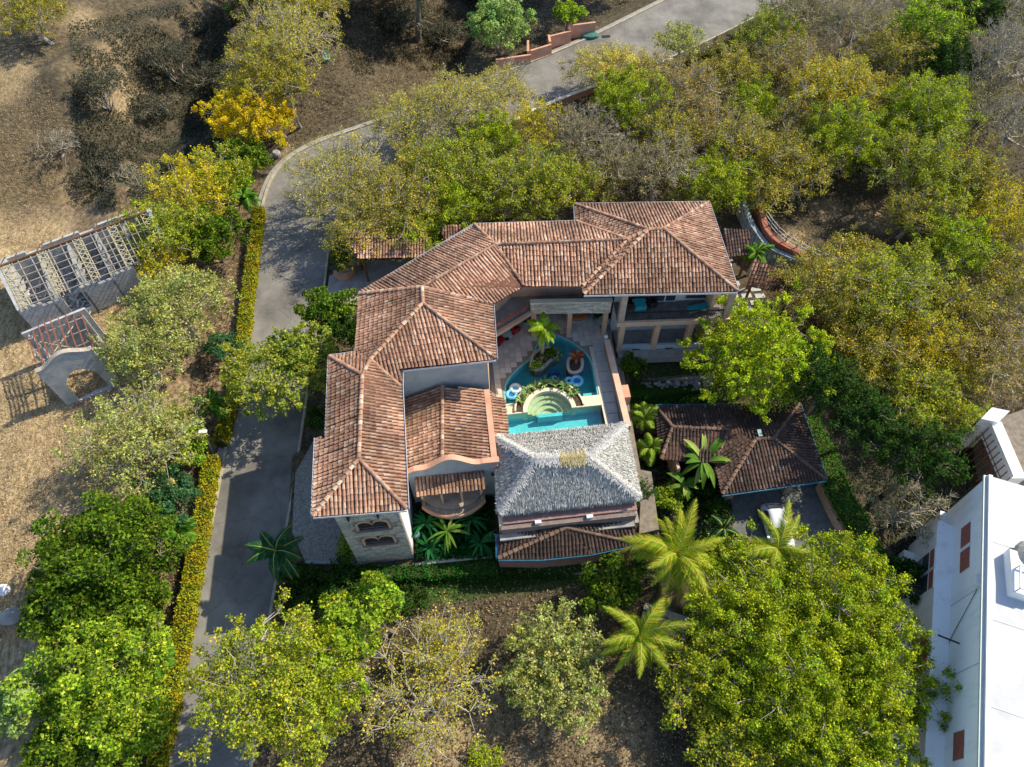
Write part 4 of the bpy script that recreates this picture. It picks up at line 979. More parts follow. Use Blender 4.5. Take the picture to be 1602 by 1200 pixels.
OR = mat('orange_cushion', (.40, .13, .04), (.48, .18, .06), 3)
MB().lathe((p[0], p[1], CZ), [(.7, .05), (.95, .15), (1.0, .35), (.9, .4), (.1, .40)], 20, 1, .5).build('base', OLDWOOD, t); MB().lathe((p[0] + .05, p[1], CZ + .40), [(.8, 0), (.86, .1), (.7, .17), (.1, .18)], 20, 1, .42).build('cushion', OR, t); MB().beam((p[0] - .9, p[1] + .42, CZ + .6), (p[0] + .9, p[1] + .38, CZ + .6), .12, .5).build('backrest', OLDWOOD, t)
p = at(944, 507, CZ + .3); t = thing('round_table', 'round grey metal table near the north end of the court wall', 'table', (p[0], p[1], CZ))
MB().lathe((p[0], p[1], CZ + .68), [(.5, 0), (.52, .03), (.46, .04)], 22).build('tabletop', GUTTER, t); MB().lathe((p[0], p[1], CZ), [(.25, 0), (.25, .03), (.04, .06), (.04, .68)], 12).build('pedestal', IRON, t)
# balcony furniture
z = 3.95
def bal_at(px, py, zz=.3): q = at(px, py, z + zz); return float(q[0]), float(q[1])
x, y = bal_at(1000, 479); t = thing('balcony_table', 'square turquoise table with cloth on the upper balcony', 'table', (x, y, z))
MB().box(x - .42, x + .42, y - .4, y + .4, z + .68, z + .73).build('tabletop', BLUEM, t); MB().box(x - .42, x + .42, y - .43, y - .405, z + .3, z + .72).build('cloth', BLUEM, t)
for i in (-1, 1):
    for j in (-1, 1): MB().box(x + i * .36 - .03, x + i * .36 + .03, y + j * .34 - .03, y + j * .34 + .03, z, z + .68).build('leg', WOOD, t)
armchair(984, 474, 1.4, IRON, 'black chair left of the turquoise table on the upper balcony', z, .8)
armchair(1019, 473, -1.4, IRON, 'black chair right of the turquoise table on the upper balcony', z, .8)
x, y = bal_at(1098, 480); t = thing('sun_lounger', 'turquoise sun lounger with raised head on the upper balcony', 'sun lounger', (x, y, z))
MB().prism([(x - 1.0, y - .42), (x + .35, y - .2), (x + .28, y + .32), (x - 1.05, y + .12)], z + .28, z + .38).build('mattress', BLUEM, t)
MB().prism([(x + .36, y - .2), (x + .95, y - .08), (x + .88, y + .42), (x + .29, y + .32)], [z + .28, z + .65, z + .65, z + .28], [z + .38, z + .75, z + .75, z + .38]).build('backrest', BLUEM, t)
MB().prism([(x - 1.03, y - .46), (x + .95, y - .12), (x + .88, y + .45), (x - 1.08, y + .15)], z + .20, z + .275).build('frame', OLDWOOD, t)
for (i, j) in ((-.95, -.35), (-.98, .1), (.8, -.1), (.75, .35)): MB().box(x + i - .03, x + i + .03, y + j - .03, y + j + .03, z, z + .2).build('leg', OLDWOOD, t)

# ------------------------------------------------------------------ carport, sheds
cp = thing('carport', 'dark mossy tiled carport roof east of the thatch with blue gutter', 'carport', (19, 24, -2.5))
E2 = .2; H2 = 1.25
b1, b2, b3, b4 = A_(1026, 636, E2 + .1), A_(1250, 632, E2), A_(1291, 750, E2), A_(1130, 773, E2)
v1 = A_(1060, 745, E2); v1 = A_(1118, 724, E2); g1 = A_(1182, 687, H2); g2 = A_(1210, 686, H2); g3 = A_(1052, 668, H2 - .3); g0 = A_(1034, 718, E2 + .1); v2 = A_(1140, 672, 1.15)
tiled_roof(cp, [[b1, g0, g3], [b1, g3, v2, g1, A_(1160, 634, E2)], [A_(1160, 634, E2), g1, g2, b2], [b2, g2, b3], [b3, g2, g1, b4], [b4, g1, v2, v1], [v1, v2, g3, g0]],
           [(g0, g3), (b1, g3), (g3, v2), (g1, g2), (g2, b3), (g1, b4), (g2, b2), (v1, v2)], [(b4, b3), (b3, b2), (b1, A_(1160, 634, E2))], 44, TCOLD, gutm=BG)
for (px, py) in [(1245, 752), (1150, 765)]:
    q = at(px, py, -.1); MB().box(q[0] - .25, q[0] + .25, q[1] + .1, q[1] + .5, -2.6, .1).build('pillar', STUCCO, cp)
for (a, b) in [((13.6, 27.2), (23.2, 26.4)), ((23.2, 26.4), (23.2, 23.4)), ((13.6, 27.2), (13.6, 22.6)), ((16.6, 22.8), (23.0, 23.6))]: wall(cp, a, b, -2.8, .0, .2, STUCCO)
for q in [(1188, 678, .2), (1192, 706, -.35)]:
    w_ = at(q[0], q[1], H2 + q[2]); MB().beam((w_[0], w_[1] + .25, w_[2] + .12), (w_[0] + .03, w_[1] - .25, w_[2] + .02), .28, .05).build('skylight', mat('skylight_glass', (.22, .34, .34), (.3, .42, .42), 3, .3) if 'skylight_glass' not in MATS else MATS['skylight_glass'], cp)
dw = thing('driveway_wall', 'curved ochre wall along the east side of the driveway', 'wall', (23, 19, -2.5))
L_ = resample(np.array([A_(a, b, -1.6) for a, b in [(1281, 755), (1296, 790), (1312, 820), (1330, 850), (1352, 880)]]), 14); mb = MB(); wallstrip(mb, L_, .35, -1.3, 0); mb.build('wall', STUCCO, dw); mb = MB(); wallstrip(mb, L_, .38, .003, .09); mb.build('coping', PINK, dw)

def small_roof(name, label, pts, z0, z1, seed, pal=TCOL, zb=-1.):
    """single-pitch or gabled little roof: pts = 4 px corners (high,high,low,low)"""
    P = [A_(a, b, z) for (a, b), z in zip(pts, (z1, z1, z0, z0))]; t = thing(name, label, 'roofed shelter', (*np.mean([p[:2] for p in P], 0), zb))
    tiled_roof(t, [P], [], [], seed, pal, gut=False, th=.1); c = np.mean([p[:2] for p in P], 0)
    for p in P: q = np.array(p[:2]) * .86 + c * .14; MB().box(q[0] - .08, q[0] + .08, q[1] - .08, q[1] + .08, zb, p[2] - .12).build('post', WOOD, t)
    return t
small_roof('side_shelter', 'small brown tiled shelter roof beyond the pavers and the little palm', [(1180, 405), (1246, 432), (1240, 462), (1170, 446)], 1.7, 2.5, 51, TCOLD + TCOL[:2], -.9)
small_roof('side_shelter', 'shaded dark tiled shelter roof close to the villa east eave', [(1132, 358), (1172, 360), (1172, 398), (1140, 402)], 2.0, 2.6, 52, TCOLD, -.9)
small_roof('gate_shelter', 'tiled gatehouse roof half hidden under the trees northwest of the villa, upper slope', [(545, 374), (668, 372), (664, 352), (560, 352)], 2.4, 3.0, 53, TCOL, -.6)
small_roof('gate_shelter', 'tiled gatehouse roof half hidden under the trees northwest of the villa, lower slope', [(545, 375.5), (668, 373.5), (664, 402), (560, 404)], 2.4, 3.0, 54, TCOL, -.6)
small_roof('utility_shelter', 'little tiled roof corner tucked behind the diagonal wing', [(690, 353), (722, 352), (718, 372), (694, 374)], 2.4, 2.8, 55, TCOL, -.6)
# entrance pots / wall
ea = thing('entrance_wall', 'curved terracotta garden wall at the shaded entrance court', 'wall', A_(535, 432, -.3))
L_ = resample(np.array([A_(a, b, -.1) for a, b in [(522, 428), (530, 438), (545, 436), (556, 424), (556, 412)]]), 12); mb = MB(); wallstrip(mb, L_, .25, -.8, 0.3); mb.build('wall', PINK, ea)

# pavers east of the villa
pv = thing('paver_path', 'stepping path of rectangular grey pavers between villa and side shelter', 'path', A_(1155, 455, -.9))
PAV = mat('grey_paver', (.34, .36, .36), (.46, .47, .46), 2, .8, .2)
mb0 = sheet('paver_bed', pxpoly([(1128, 415), (1178, 400), (1200, 480), (1122, 492)], -.92), -.92, mat('dark_gravel', (.03, .03, .025), (.07, .06, .05), 8)); mb0.parent = None
for j in range(8):
    for i in range(3):
        a = 1130 + i * 21 + (j % 2) * 7; b = 410 + j * 10.5; q = at(a + 10, b, -.87)
        if b < 432 and i != 0: continue
        MB().box(q[0] - .42, q[0] + .42, q[1] - .24, q[1] + .24, -.92, -.86).build('paver', PAV, pv, bevel=.01)
# retaining wall upper right
rt = thing('boundary_wall', 'bluish stone retaining wall bending past the east end of the villa', 'retaining wall', A_(1200, 385, 0))
L_ = resample(np.array([A_(a, b, 1.0) for a, b in [(1160, 312), (1170, 345), (1190, 375), (1200, 388), (1230, 402), (1268, 414)]]), 26)
mb = MB(); wallstrip(mb, L_, .40, -2.6, 0.); wlo = mb.build('wall', mat('blue_stone', (.20, .27, .29), (.42, .48, .50), 3.5, .9, .6, 12), rt)
r = np.random.default_rng(9); mb = MB(); 
for i in range(len(L_) - 1):
    for k in range(5):
        z0 = -1.9 + k * .4 + r.random() * .04; a = L_[i] + (L_[i + 1] - L_[i]) * (.04 + .1 * (k % 2)); b = L_[i + 1]
        d = (b - a)[:2]; d = d / np.hypot(*d); o_ = np.array([d[1], -d[0]]) * (.05 + .05 * r.random()); mb.cur = tuple(np.array([.34, .42, .45]) * (.6 + .7 * r.random()))
        mb.prism([tuple(a[:2]), tuple(b[:2] - d * .03), tuple(b[:2] - d * .03 + o_), tuple(a[:2] + o_)], 1 + z0, 1 + z0 + .36)
mb.build('facing_stones', STONE, rt, 'stuff')
L2 = resample(np.array([A_(a, b, 1.5) for a, b in [(1185, 318), (1195, 360), (1206, 375), (1240, 392), (1278, 408)]]), 20)
t = thing('terracotta_wall', 'low terracotta wall just above the bluish stone retaining wall', 'wall', A_(1206, 372, 0)); mb = MB(); wallstrip(mb, L2, .45, -1.5, 0.); mb.build('wall', mat('terracotta_paint', (.26, .09, .06), (.34, .14, .09), 2), t)
t = thing('wire_fence', 'thin wire fence with posts on the slope above the terracotta wall', 'fence', A_(1215, 365, 0))
L3 = resample(np.array([A_(a, b, 2.2) for a, b in [(1200, 330), (1215, 362), (1240, 378), (1290, 396), (1330, 412)]]), 9)
for i in range(9): q = L3[i]; MB().box(q[0] - .04, q[0] + .04, q[1] - .04, q[1] + .04, float(h(q[0], q[1])) - .1, q[2]).build('post', OLDWOOD, t)
mb = MB(); 
for i in range(8):
    for k in (0, .35, .7): mb.beam(L3[i] - [0, 0, k], L3[i + 1] - [0, 0, k], .03, .03)
mb.build('wire', GUTTER, t)

# ------------------------------------------------------------------ ruin on the left
ru = thing('ruined_house', 'roofless ruined house with bare weathered rafters and battens and a plastered gable end', 'ruin', (-30, 43, -.5))
f0, f1 = np.array(A_(32, 484, 3.3)), np.array(A_(262, 394, 3.3)); g0_, g1_ = np.array(A_(8, 414, 5.1)), np.array(A_(240, 322, 5.1))
ux = f1 - f0; Lr = np.hypot(*ux[:2]); ux = ux / Lr; g0_ = f0 + (g0_ - f0) - ux * ((g0_ - f0) @ ux); g1_ = g0_ + ux * Lr
g0_[2] = g1_[2] = 5.1; sl = (g0_ - f0); bk0 = g0_ + np.array([sl[0], sl[1], -sl[2]]); bk1 = bk0 + ux * Lr
zb = -1.2
for (a, b, z1) in ((f0, f1, 3.1), (bk0, bk1, 3.1)): 
    nn_ = 8
    for i in range(nn_):
        if a is f0 and i in (2, 6): wall(ru, a + ux * Lr * i / nn_, a + ux * Lr * (i + 1) / nn_, zb, .9, .22, PALEWALL); continue
        wall(ru, a + ux * Lr * i / nn_, a + ux * Lr * (i + 1) / nn_, zb, z1 - (.3 * (i % 3 == 1)), .22, PALEWALL)
for s, a in ((0, 0), (1, Lr)):
    o_ = ux * a; P_ = [f0 + o_, bk0 + o_]; n8 = 12
    mb = MB()
    for k in range(n8):
        t0, t1 = k / n8, (k + 1) / n8; zt = lambda t: 3.3 + 1.9 * (1 - abs(t - .5) * 2); p = P_[0] + (P_[1] - P_[0]) * t0; q = P_[0] + (P_[1] - P_[0]) * t1
        w2 = ux[:2] * (-.25 if s == 0 else .25); mb.prism([tuple(p[:2]), tuple(q[:2]), tuple(q[:2] + w2), tuple(p[:2] + w2)], [zb] * 4, [zt(t0), zt(t1), zt(t1), zt(t0)])
    mb.build('gable_wall', PALEWALL, ru)
for i in range(1, 5):
    o_ = ux * Lr * i / 5.; wall(ru, f0 + o_, bk0 + o_, zb, 2.6, .18, mat('ruin_partition', (.22, .23, .23), (.36, .37, .37), 1.5) if 'ruin_partition' not in MATS else MATS['ruin_partition'])
MB().beam(g0_ - [0, 0, .0], g1_, .16, .2).build('ridge_beam', WOOD, ru)
nr_ = 26
for i in range(nr_):
    o_ = ux * Lr * i / (nr_ - 1.)
    if i % 5 == 4: continue
    MB().beam(f0 + o_ - sl * .06, g0_ + o_, .055, .08).build('rafter', OLDWOOD, ru)
    if i % 2 == 0: MB().beam(bk0 + o_, g0_ + o_, .055, .08).build('rafter', WOOD, ru)
for k in range(7):
    t = (k + .1) / 6.6; a = f0 + sl * t; MB().beam(a + [0, 0, .06], a + ux * Lr * (.985 if k % 3 else .8) + [0, 0, .06], .05, .05).build('batten', OLDWOOD, ru)
YW = mat('pale_yellow_wood', (.38, .34, .20), (.52, .47, .29), 5)
for i in range(5):                                   # woven truss panels
    o_ = ux * Lr * (i * .235 + .01); a = f0 + o_; b = g0_ + o_; w2 = ux * .62; mb = MB()
    mb.beam(a, b, .05, .10); mb.beam(a + w2, b + w2, .05, .10); n8 = 9
    for k in range(n8):
        p = a + (b - a) * k / n8; q = a + w2 + (b - a) * (k + 1) / n8; p2 = a + w2 + (b - a) * k / n8; q2 = a + (b - a) * (k + 1) / n8
        mb.beam(p, q, .05, .04); mb.beam(p2 + [0, 0, .04], q2 + [0, 0, .04], .05, .04)
    mb.build('truss_panel', YW, ru)
# porch with arch
po = thing('ruined_porch', 'ruined porch with red rafters and a wide arched plaster front', 'ruin', A_(110, 600, -.5))
pa, pb = np.array(A_(55, 582, 4.4)), np.array(A_(143, 545, 4.4)); u = pb - pa; Lp = np.hypot(*u[:2]); u = u / Lp; vb = np.array([-u[1], u[0], 0])
ox = lambda s, d, z: tuple(pa + u * s + vb * d + np.array([0, 0, z - 4.4]))
mb = MB(); N = 26; cm = Lp * .52; aw = Lp * .31
top = lambda s: 4.25 + .75 * max(0, math.cos((s - cm) / (Lp * .42) * math.pi / 2)) ** 1.5
for i in range(N):
    s0, s1 = Lp * i / N, Lp * (i + 1) / N
    def ar_(s):
        q = (s - cm) / aw; return -2. if abs(q) >= 1 else 1.0 + 2.0 * math.sqrt(1 - q * q)
    lo0, lo1 = ar_(s0 + 1e-4), ar_(s1 - 1e-4)
    P_ = [ox(s0, 0, 0)[:2], ox(s1, 0, 0)[:2], ox(s1, .3, 0)[:2], ox(s0, .3, 0)[:2]]
    mb.prism(P_, [lo0, lo1, lo1, lo0], [top(s0), top(s1), top(s1), top(s0)])
    if lo0 > -1 or lo1 > -1: mb.prism(P_, -2.0, -.1)
mb.build('arched_wall', PALEWALL, po)
mb = MB()
for i in range(N):
    s0, s1 = Lp * i / N, Lp * (i + 1) / N; P_ = [ox(s0, -.05, 0)[:2], ox(s1, -.05, 0)[:2], ox(s1, .35, 0)[:2], ox(s0, .35, 0)[:2]]; mb.prism(P_, [top(s0) + .003, top(s1) + .003] * 1 + [top(s1) + .003, top(s0) + .003], [top(s0) + .1, top(s1) + .1, top(s1) + .1, top(s0) + .1])
mb.build('coping', OLDWOOD, po)
Dp = 4.6
for (s, th_) in ((0, .2), (Lp - .2, .2)):
    mb = MB(); mb.prism([ox(s, .3, 0)[:2], ox(s + th_, .3, 0)[:2], ox(s + th_, Dp, 0)[:2], ox(s, Dp, 0)[:2]], -2., 1.1); mb.build('side_wall', PALEWALL, po)
    for d_ in (.5, Dp * .5, Dp - .2): MB().prism([ox(s, d_, 0)[:2], ox(s + th_, d_, 0)[:2], ox(s + th_, d_ + .25, 0)[:2], ox(s, d_ + .25, 0)[:2]], 1.1, 3.6).build('pillar', PALEWALL, po)
for i in range(9):
    s = Lp * i / 8; z = 3.7 + .7 * (1 - abs(i - 4) / 4); MB().beam(ox(s, .3, z), ox(s, Dp, z), .07, .09).build('rafter', METALRED, po)
for d_ in (1.3, 2.6, 3.9): MB().beam(ox(0, d_, 3.85), ox(Lp, d_, 3.85), .06, .06).build('tie_beam', OLDWOOD, po)
for (a, b) in ((.3, 3.2), (3.2, .3)): MB().beam(ox(a, 1.0, 3.6), ox(b, 3.8, 3.6), .06, .05).build('brace', YW, po)
MB().prism([ox(-.4, -.9, 0)[:2], ox(Lp + .3, -.6, 0)[:2], ox(Lp + .2, .0, 0)[:2], ox(-.1, .0, 0)[:2]], -1.6, -.75).build('step', PALEWALL, po)
mb = MB(); mb.prism([ox(-.3, Dp, 0)[:2], ox(Lp + .4, Dp, 0)[:2], ox(Lp + .4, Dp + .2, 0)[:2], ox(-.3, Dp + .2, 0)[:2]], -1.5, 3.9); mb.build('back_wall', PALEWALL, po)
sheet('ruin_floor', [tuple(f0 + [0, 0, 0]), tuple(f1), tuple(bk1), tuple(bk0)], .36, PALEWALL, th=.8)
r = np.random.default_rng(77); mb = MB()
for k in range(380):
    p = f0 + ux * Lr * r.random() + np.array([sl[0], sl[1], 0]) * (r.random() * 1.7 + .1); a = r.random() * 6.3; L = .3 + .9 * r.random(); g = .25 + .5 * r.random(); mb.cur = (g, g * .98, g * .93)
    mb.beam((p[0], p[1], .40 + r.random() * .3), (p[0] + L * math.cos(a), p[1] + L * math.sin(a), .40 + r.random() * .5), .08 + .15 * r.random(), .05)
tag(mb.build('roof_debris', STONE), 'fallen pale timbers and debris on the floor of the ruin', 'debris', kind='stuff')

# ------------------------------------------------------------------ white building on the right
wb = thing('white_building', 'tall white building with reddish shutters and a flat white roof at the right edge', 'building', (34, 10, -3))
zt = 5.0; w0 = np.array(A_(1544, 746, zt)); w1 = np.array(A_(1536, 1216, zt)); w1 = w1 + (w1 - w0) * .3; wd = (w1 - w0); Lw = np.hypot(*wd[:2]); wd = wd / Lw; wn_ = np.array([-wd[1], wd[0], 0])
if wn_[0] < 0: wn_ = -wn_
c = lambda s, d, z: tuple(w0 + wd * s + wn_ * d + np.array([0, 0, z - zt]))
ww_ = MB().prism([c(0, 0, 0)[:2], c(Lw, 0, 0)[:2], c(Lw, 16, 0)[:2], c(0, 16, 0)[:2]], 0., zt - .02).build('upper_wall', WBWALL, wb)
MB().prism([c(-.05, -.06, 0)[:2], c(Lw, -.06, 0)[:2], c(Lw, 16, 0)[:2], c(-.05, 16, 0)[:2]], zt - .017, zt + .10).build('roof', mat('white_roof', (.38, .40, .43), (.50, .52, .54), .5, .6, .15, 3, detail=12, contrast=(.25, .55)), wb)
MB().prism([c(-.05, -.20, 0)[:2], c(Lw, -.20, 0)[:2], c(Lw, -.063, 0)[:2], c(-.05, -.063, 0)[:2]], zt - .10, zt + .05).build('gutter', mat('pale_green_gutter', (.42, .50, .48), (.5, .57, .55), 3, .4), wb)
MB().prism([c(1.6, -1.0, 0)[:2], c(Lw, -1.0, 0)[:2], c(Lw, .0, 0)[:2], c(1.6, .0, 0)[:2]], -5.0, .9).build('lower_wall', WBWALL, wb)
MB().prism([c(.2, -.5, 0)[:2], c(1.6, -.5, 0)[:2], c(1.6, .0, 0)[:2], c(.2, .0, 0)[:2]], -5.0, .0).build('corner_wall', WBWALL, wb)
MB().prism([c(2.6, -1.7, 0)[:2], c(Lw, -1.7, 0)[:2], c(Lw, -1.0, 0)[:2], c(2.6, -1.0, 0)[:2]], -5.0, -2.4).build('base_wall', WBWALL, wb)
SH = mat('red_brown_shutter', (.26, .08, .05), (.34, .12, .08), 3, .7)
def wb_win(s, d, z, w, hh, m, off=0):
    f = MB().prism([c(s, d - .05, 0)[:2], c(s + w, d - .05, 0)[:2], c(s + w, d + .03, 0)[:2], c(s, d + .03, 0)[:2]], z, z + hh).build('window', WHITE, wb)
    MB().prism([c(s + .07, d - .075, 0)[:2], c(s + w - .07, d - .075, 0)[:2], c(s + w - .07, d - .053, 0)[:2], c(s + .07, d - .053, 0)[:2]], z + .07, z + hh - .07).build('pane' if m is GLASS else 'shutter', m, f)
wb_win(2.3, 0, 2.0, 1.55, 1.3, SH); wb_win(4.0, 0, 2.0, 1.55, 1.3, SH)
wb_win(3.5, -1.0, -1.8, 1.4, 1.9, GLASS); wb_win(5.0, -1.0, -1.8, 1.35, 1.9, GLASS); wb_win(3.5, -1.0, .15, 1.4, .7, SH); wb_win(5.0, -1.0, .15, 1.35, .7, SH)
wb_win(9.0, -1.0, -1.6, 2.6, 2.3, SH); wb_win(12.4, -1.0, -1.6, 2.2, 2.0, GLASS); wb_win(15, 0, 2.0, 1.6, 1.3, SH)
for s in (7.2, 11.7): MB().prism([c(s, -.03, 0)[:2], c(s + .05, -.03, 0)[:2], c(s + .05, .0, 0)[:2], c(s, .0, 0)[:2]], .95, 4.85).build('panel_joint', GUTTER, wb)
MB().prism([c(6.5, -.30, 0)[:2], c(7.1, -.30, 0)[:2], c(7.1, -.0, 0)[:2], c(6.5, -.0, 0)[:2]], 4.0, 4.6).build('gutter_box', WHITE, wb)
MB().tube([c(7.3, -.05, 4.2), c(8.3, -.1, 3.0), c(9.0, -.06, 1.8), c(9.6, -.05, 1.0)], .02, 5).build('cable', IRON, wb)
MB().beam(c(10.2, -.2, 2.7), c(9.9, -1.2, 2.2), .08, .08).build('drain_spout', IRON, wb)
for s_ in (4.4, 9.2, 14.0): MB().prism([c(s_, .0, 0)[:2], c(s_ + .07, .0, 0)[:2], c(s_ + .07, 15, 0)[:2], c(s_, 15, 0)[:2]], zt + .101, zt + .125).build('roof_seam', GUTTER, wb)
MB().prism([c(-.05, .0, 0)[:2], c(Lw, .0, 0)[:2], c(Lw, .22, 0)[:2], c(-.05, .22, 0)[:2]], zt + .126, zt + .26).build('roof_kerb', WHITE, wb)
# roof unit
un = thing('roof_unit', 'white roof turret with pale thatch cap and metal frame on the white building', 'roof unit', c(6.0, 2.0, zt))
MB().prism([c(5.0, .9, 0)[:2], c(7.6, 1.1, 0)[:2], c(7.6, 2.4, 0)[:2], c(5.0, 2.6, 0)[:2]], zt + .103, zt + .8).build('housing', WHITE, un)
mb = MB(); mb.lathe(c(5.0, 2.3, zt + .6), [(1.1, 0), (1.0, .2), (.55, .55), (.1, .75)], 14); mb.build('cap', THATCHBED, un)
for (a, b) in (((6.0, 1.3), (7.4, 1.3)), ((6.0, 2.2), (7.4, 2.2)), ((6.0, 1.3), (6.0, 2.2)), ((7.4, 1.3), (7.4, 2.2))): MB().beam(c(a[0], a[1], zt + 1.1), c(b[0], b[1], zt + 1.1), .08, .08).build('frame_rail', GUTTER, un)
for a in ((6.0, 1.3), (7.4, 1.3), (6.0, 2.2), (7.4, 2.2)): MB().beam(c(a[0], a[1], zt + .8), c(a[0], a[1], zt + 1.1), .06).build('frame_post', GUTTER, un)
# outside stair / walkway at top right
st = thing('white_walkway', 'long white sloping walkway leading down to the white building, white landing on top', 'walkway', A_(1560, 690, 0))
a, b = np.array(A_(1546, 660, 1.0)), np.array(A_(1583, 748, 1.0)); d = (b - a); L = np.hypot(*d[:2]); d /= L; n_ = np.array([-d[1], d[0], 0]); n_ = n_ if n_[0] > 0 else -n_
MB().prism([tuple(a[:2]), tuple(b[:2]), tuple((b + n_ * .95)[:2]), tuple((a + n_ * .95)[:2])], -.2, 1.0).build('ramp', WHITE, st)
MB().prism([tuple(a[:2]), tuple(b[:2]), tuple((b - n_ * .08)[:2]), tuple((a - n_ * .08)[:2])], -.2, 1.35).build('parapet', WHITE, st)
p = [at(x, y, 1.6) for x, y in [(1535, 655), (1552, 637), (1580, 643), (1562, 661)]]; MB().prism([tuple(q[:2]) for q in p], -2, 1.6).build('landing', mat('stained_white', (.42, .45, .46), (.72, .73, .73), 1.5), st)
mb = MB(); 
for k in range(10): q = a + d * L * k / 9 - n_ * .12; mb.beam((q[0], q[1], -2.5), (q[0], q[1], 1.0), .05)
for zz in (-.6, .1): mb.beam(tuple((a - n_ * .12)[:2]) + (zz,), tuple((b - n_ * .12)[:2]) + (zz,), .04)
mb.build('support_frame', METALRED, st)
sheet('service_path', pxpoly([(1562, 655), (1602, 640), (1640, 760), (1584, 748)], .4), .4, MATS['brown_paving'], th=4)

# ------------------------------------------------------------------ car
def car():
    g = -2.43; a = at(1207, 783, g + .9); b = at(1231, 872, g + .9); m_ = (a + b) / 2; ang = math.atan2((a - b)[1], (a - b)[0])
    t = thing('parked_car', 'white hatchback parked on the driveway below the carport, partly behind a palm', 'car', (m_[0], m_[1], g))
    CA, SA = math.cos(ang), math.sin(ang)
    def X_(x, y, z): return (m_[0] + x * CA - y * SA, m_[1] + x * SA + y * CA, g + z)
    CP = mat('white_car_paint', (.62, .66, .70), (.66, .70, .74), 1, .22, spec=.6)
    # stations along length: x, half width, z low, z belt, z roof, roof half width     (x + = rear, pointing to the carport)
    S = [(-2.05, .62, .35, .55, .60, .50), (-1.85, .80, .25, .72, .80, .62), (-1.2, .86, .22, .88, .96, .70), (-.75, .87, .22, .93, 1.05, .66), (-.1, .87, .22, .95, 1.42, .58), (.7, .87, .22, .96, 1.47, .58), (1.25, .86, .22, .96, 1.40, .56), (1.75, .84, .25, .92, 1.02, .60), (2.0, .72, .35, .70, .78, .54)]
    V = []; F = []
    for (x, w, z0, zb_, zr, wr) in S:
        V += [X_(x, -w * .9, z0), X_(x, -w, (z0 + zb_) / 2), X_(x, -w * .96, zb_), X_(x, -wr, zr - .03), X_(x, -wr * .6, zr + .03), X_(x, wr * .6, zr + .03), X_(x, wr, zr - .03), X_(x, w * .96, zb_), X_(x, w, (z0 + zb_) / 2), X_(x, w * .9, z0)]
    K = 10
    for i in range(len(S) - 1):
        for k in range(K): F.append([i * K + k, i * K + (k + 1) % K, (i + 1) * K + (k + 1) % K, (i + 1) * K + k])
    F.append(list(range(K))[::-1]); F.append([(len(S) - 1) * K + k for k in range(K)])
    bd = MB().add(V, F).build('body', CP, t, smooth=True); md = bd.modifiers.new('subdivision', 'SUBSURF'); md.levels = 1; md.render_levels = 2
    def quadp(name, P_, m, par): 
        n = (Vector(X_(*P_[1])) - Vector(X_(*P_[0]))).cross(Vector(X_(*P_[2])) - Vector(X_(*P_[0]))).normalized(); 
        if n.z < 0: n = -n
        V = [Vector(X_(*p)) + n * .03 for p in P_]; V2 = [v - n * .05 for v in V]
        k = len(V); return MB().add(V + V2, [list(range(k)), [k + i for i in range(k)][::-1]] + [[i, (i + 1) % k, k + (i + 1) % k, k + i] for i in range(k)]).build(name, m, par)
    quadp('rear_window', [(1.30, -.50, 1.39), (1.30, .50, 1.39), (1.72, .56, 1.06), (1.72, -.56, 1.06)], GLASS, t)
    quadp('windshield', [(-.72, -.60, 1.08), (-.72, .60, 1.08), (-.15, .52, 1.40), (-.15, -.52, 1.40)], GLASS, t)
    for s in (-1, 1):
        quadp('side_window', [(-.55, s * .80, 1.0), (1.35, s * .80, 1.02), (1.10, s * .60, 1.38), (-.05, s * .60, 1.38)], GLASS, t)
        MB().beam(X_(-.65, s * .86, .98), X_(-.65, s * 1.0, 1.0), .14, .12).build('mirror', CP, t)
        MB().beam(X_(1.93, s * .55, .78), X_(1.98, s * .70, .72), .12, .14).build('tail_light', RED, t)
        MB().beam(X_(-1.95, s * .50, .66), X_(-1.86, s * .68, .68), .12, .10).build('headlight', GLASS, t)
        for x in (-1.3, 1.3):
            p = X_(x, s * .74, .31); q = X_(x, s * .90, .31); w = MB().tube([p, q], .31, 18).build('wheel', IRON, t); MB().tube([X_(x, s * .895, .31), X_(x, s * .915, .31)], .19, 12).build('rim', GUTTER, w)
car()

# ------------------------------------------------------------------ small things
p = G(318, 690); t = thing('street_lamp', 'white-headed street lamp leaning over the hedge gap west of the road', 'street lamp', tuple(G(333, 706)))
q0 = G(333, 706); q1 = at(318, 676, float(q0[2]) + 3.4); MB().tube([tuple(q0), tuple(q1)], [.06, .04], 8).build('pole', GUTTER, t); MB().box(q1[0] - .28, q1[0] + .25, q1[1] - .12, q1[1] + .14, q1[2] - .02, q1[2] + .10).build('lamp_head', WHITE, t)
q = G(434, 245); tag(MB().lathe(tuple(q), [(.25, -.1), (.38, .1), (.42, .45), (.30, .62), (.1, .6)], 12).build('stone_bin', CONC), 'small grey round bin on the bare verge at the road bend', 'bin')
q = G(513, 97); t = thing('garden_chair', 'turquoise plastic garden chair alone on the brown slope left of the upper road', 'chair', tuple(q)); TQ = mat('turquoise_plastic', (.03, .38, .36), (.05, .46, .44), 3, .4)
x, y, z = [float(v) for v in q]; z += .05
MB().box(x - .3, x + .3, y - .3, y + .3, z + .38, z + .44).build('seat', TQ, t); MB().box(x - .3, x + .3, y + .3, y + .36, z + .38, z + 1.0).build('backrest', TQ, t)
for i in (-1, 1):
    MB().box(x + i * .34 - .04, x + i * .34 + .04, y - .32, y + .34, z + .6, z + .66).build('armrest', TQ, t)
    for j in (-1, 1): MB().box(x + i * .3 - .03, x + i * .3 + .03, y + j * .3 - .03, y + j * .3 + .03, z - .1, z + .6).build('leg', TQ, t)
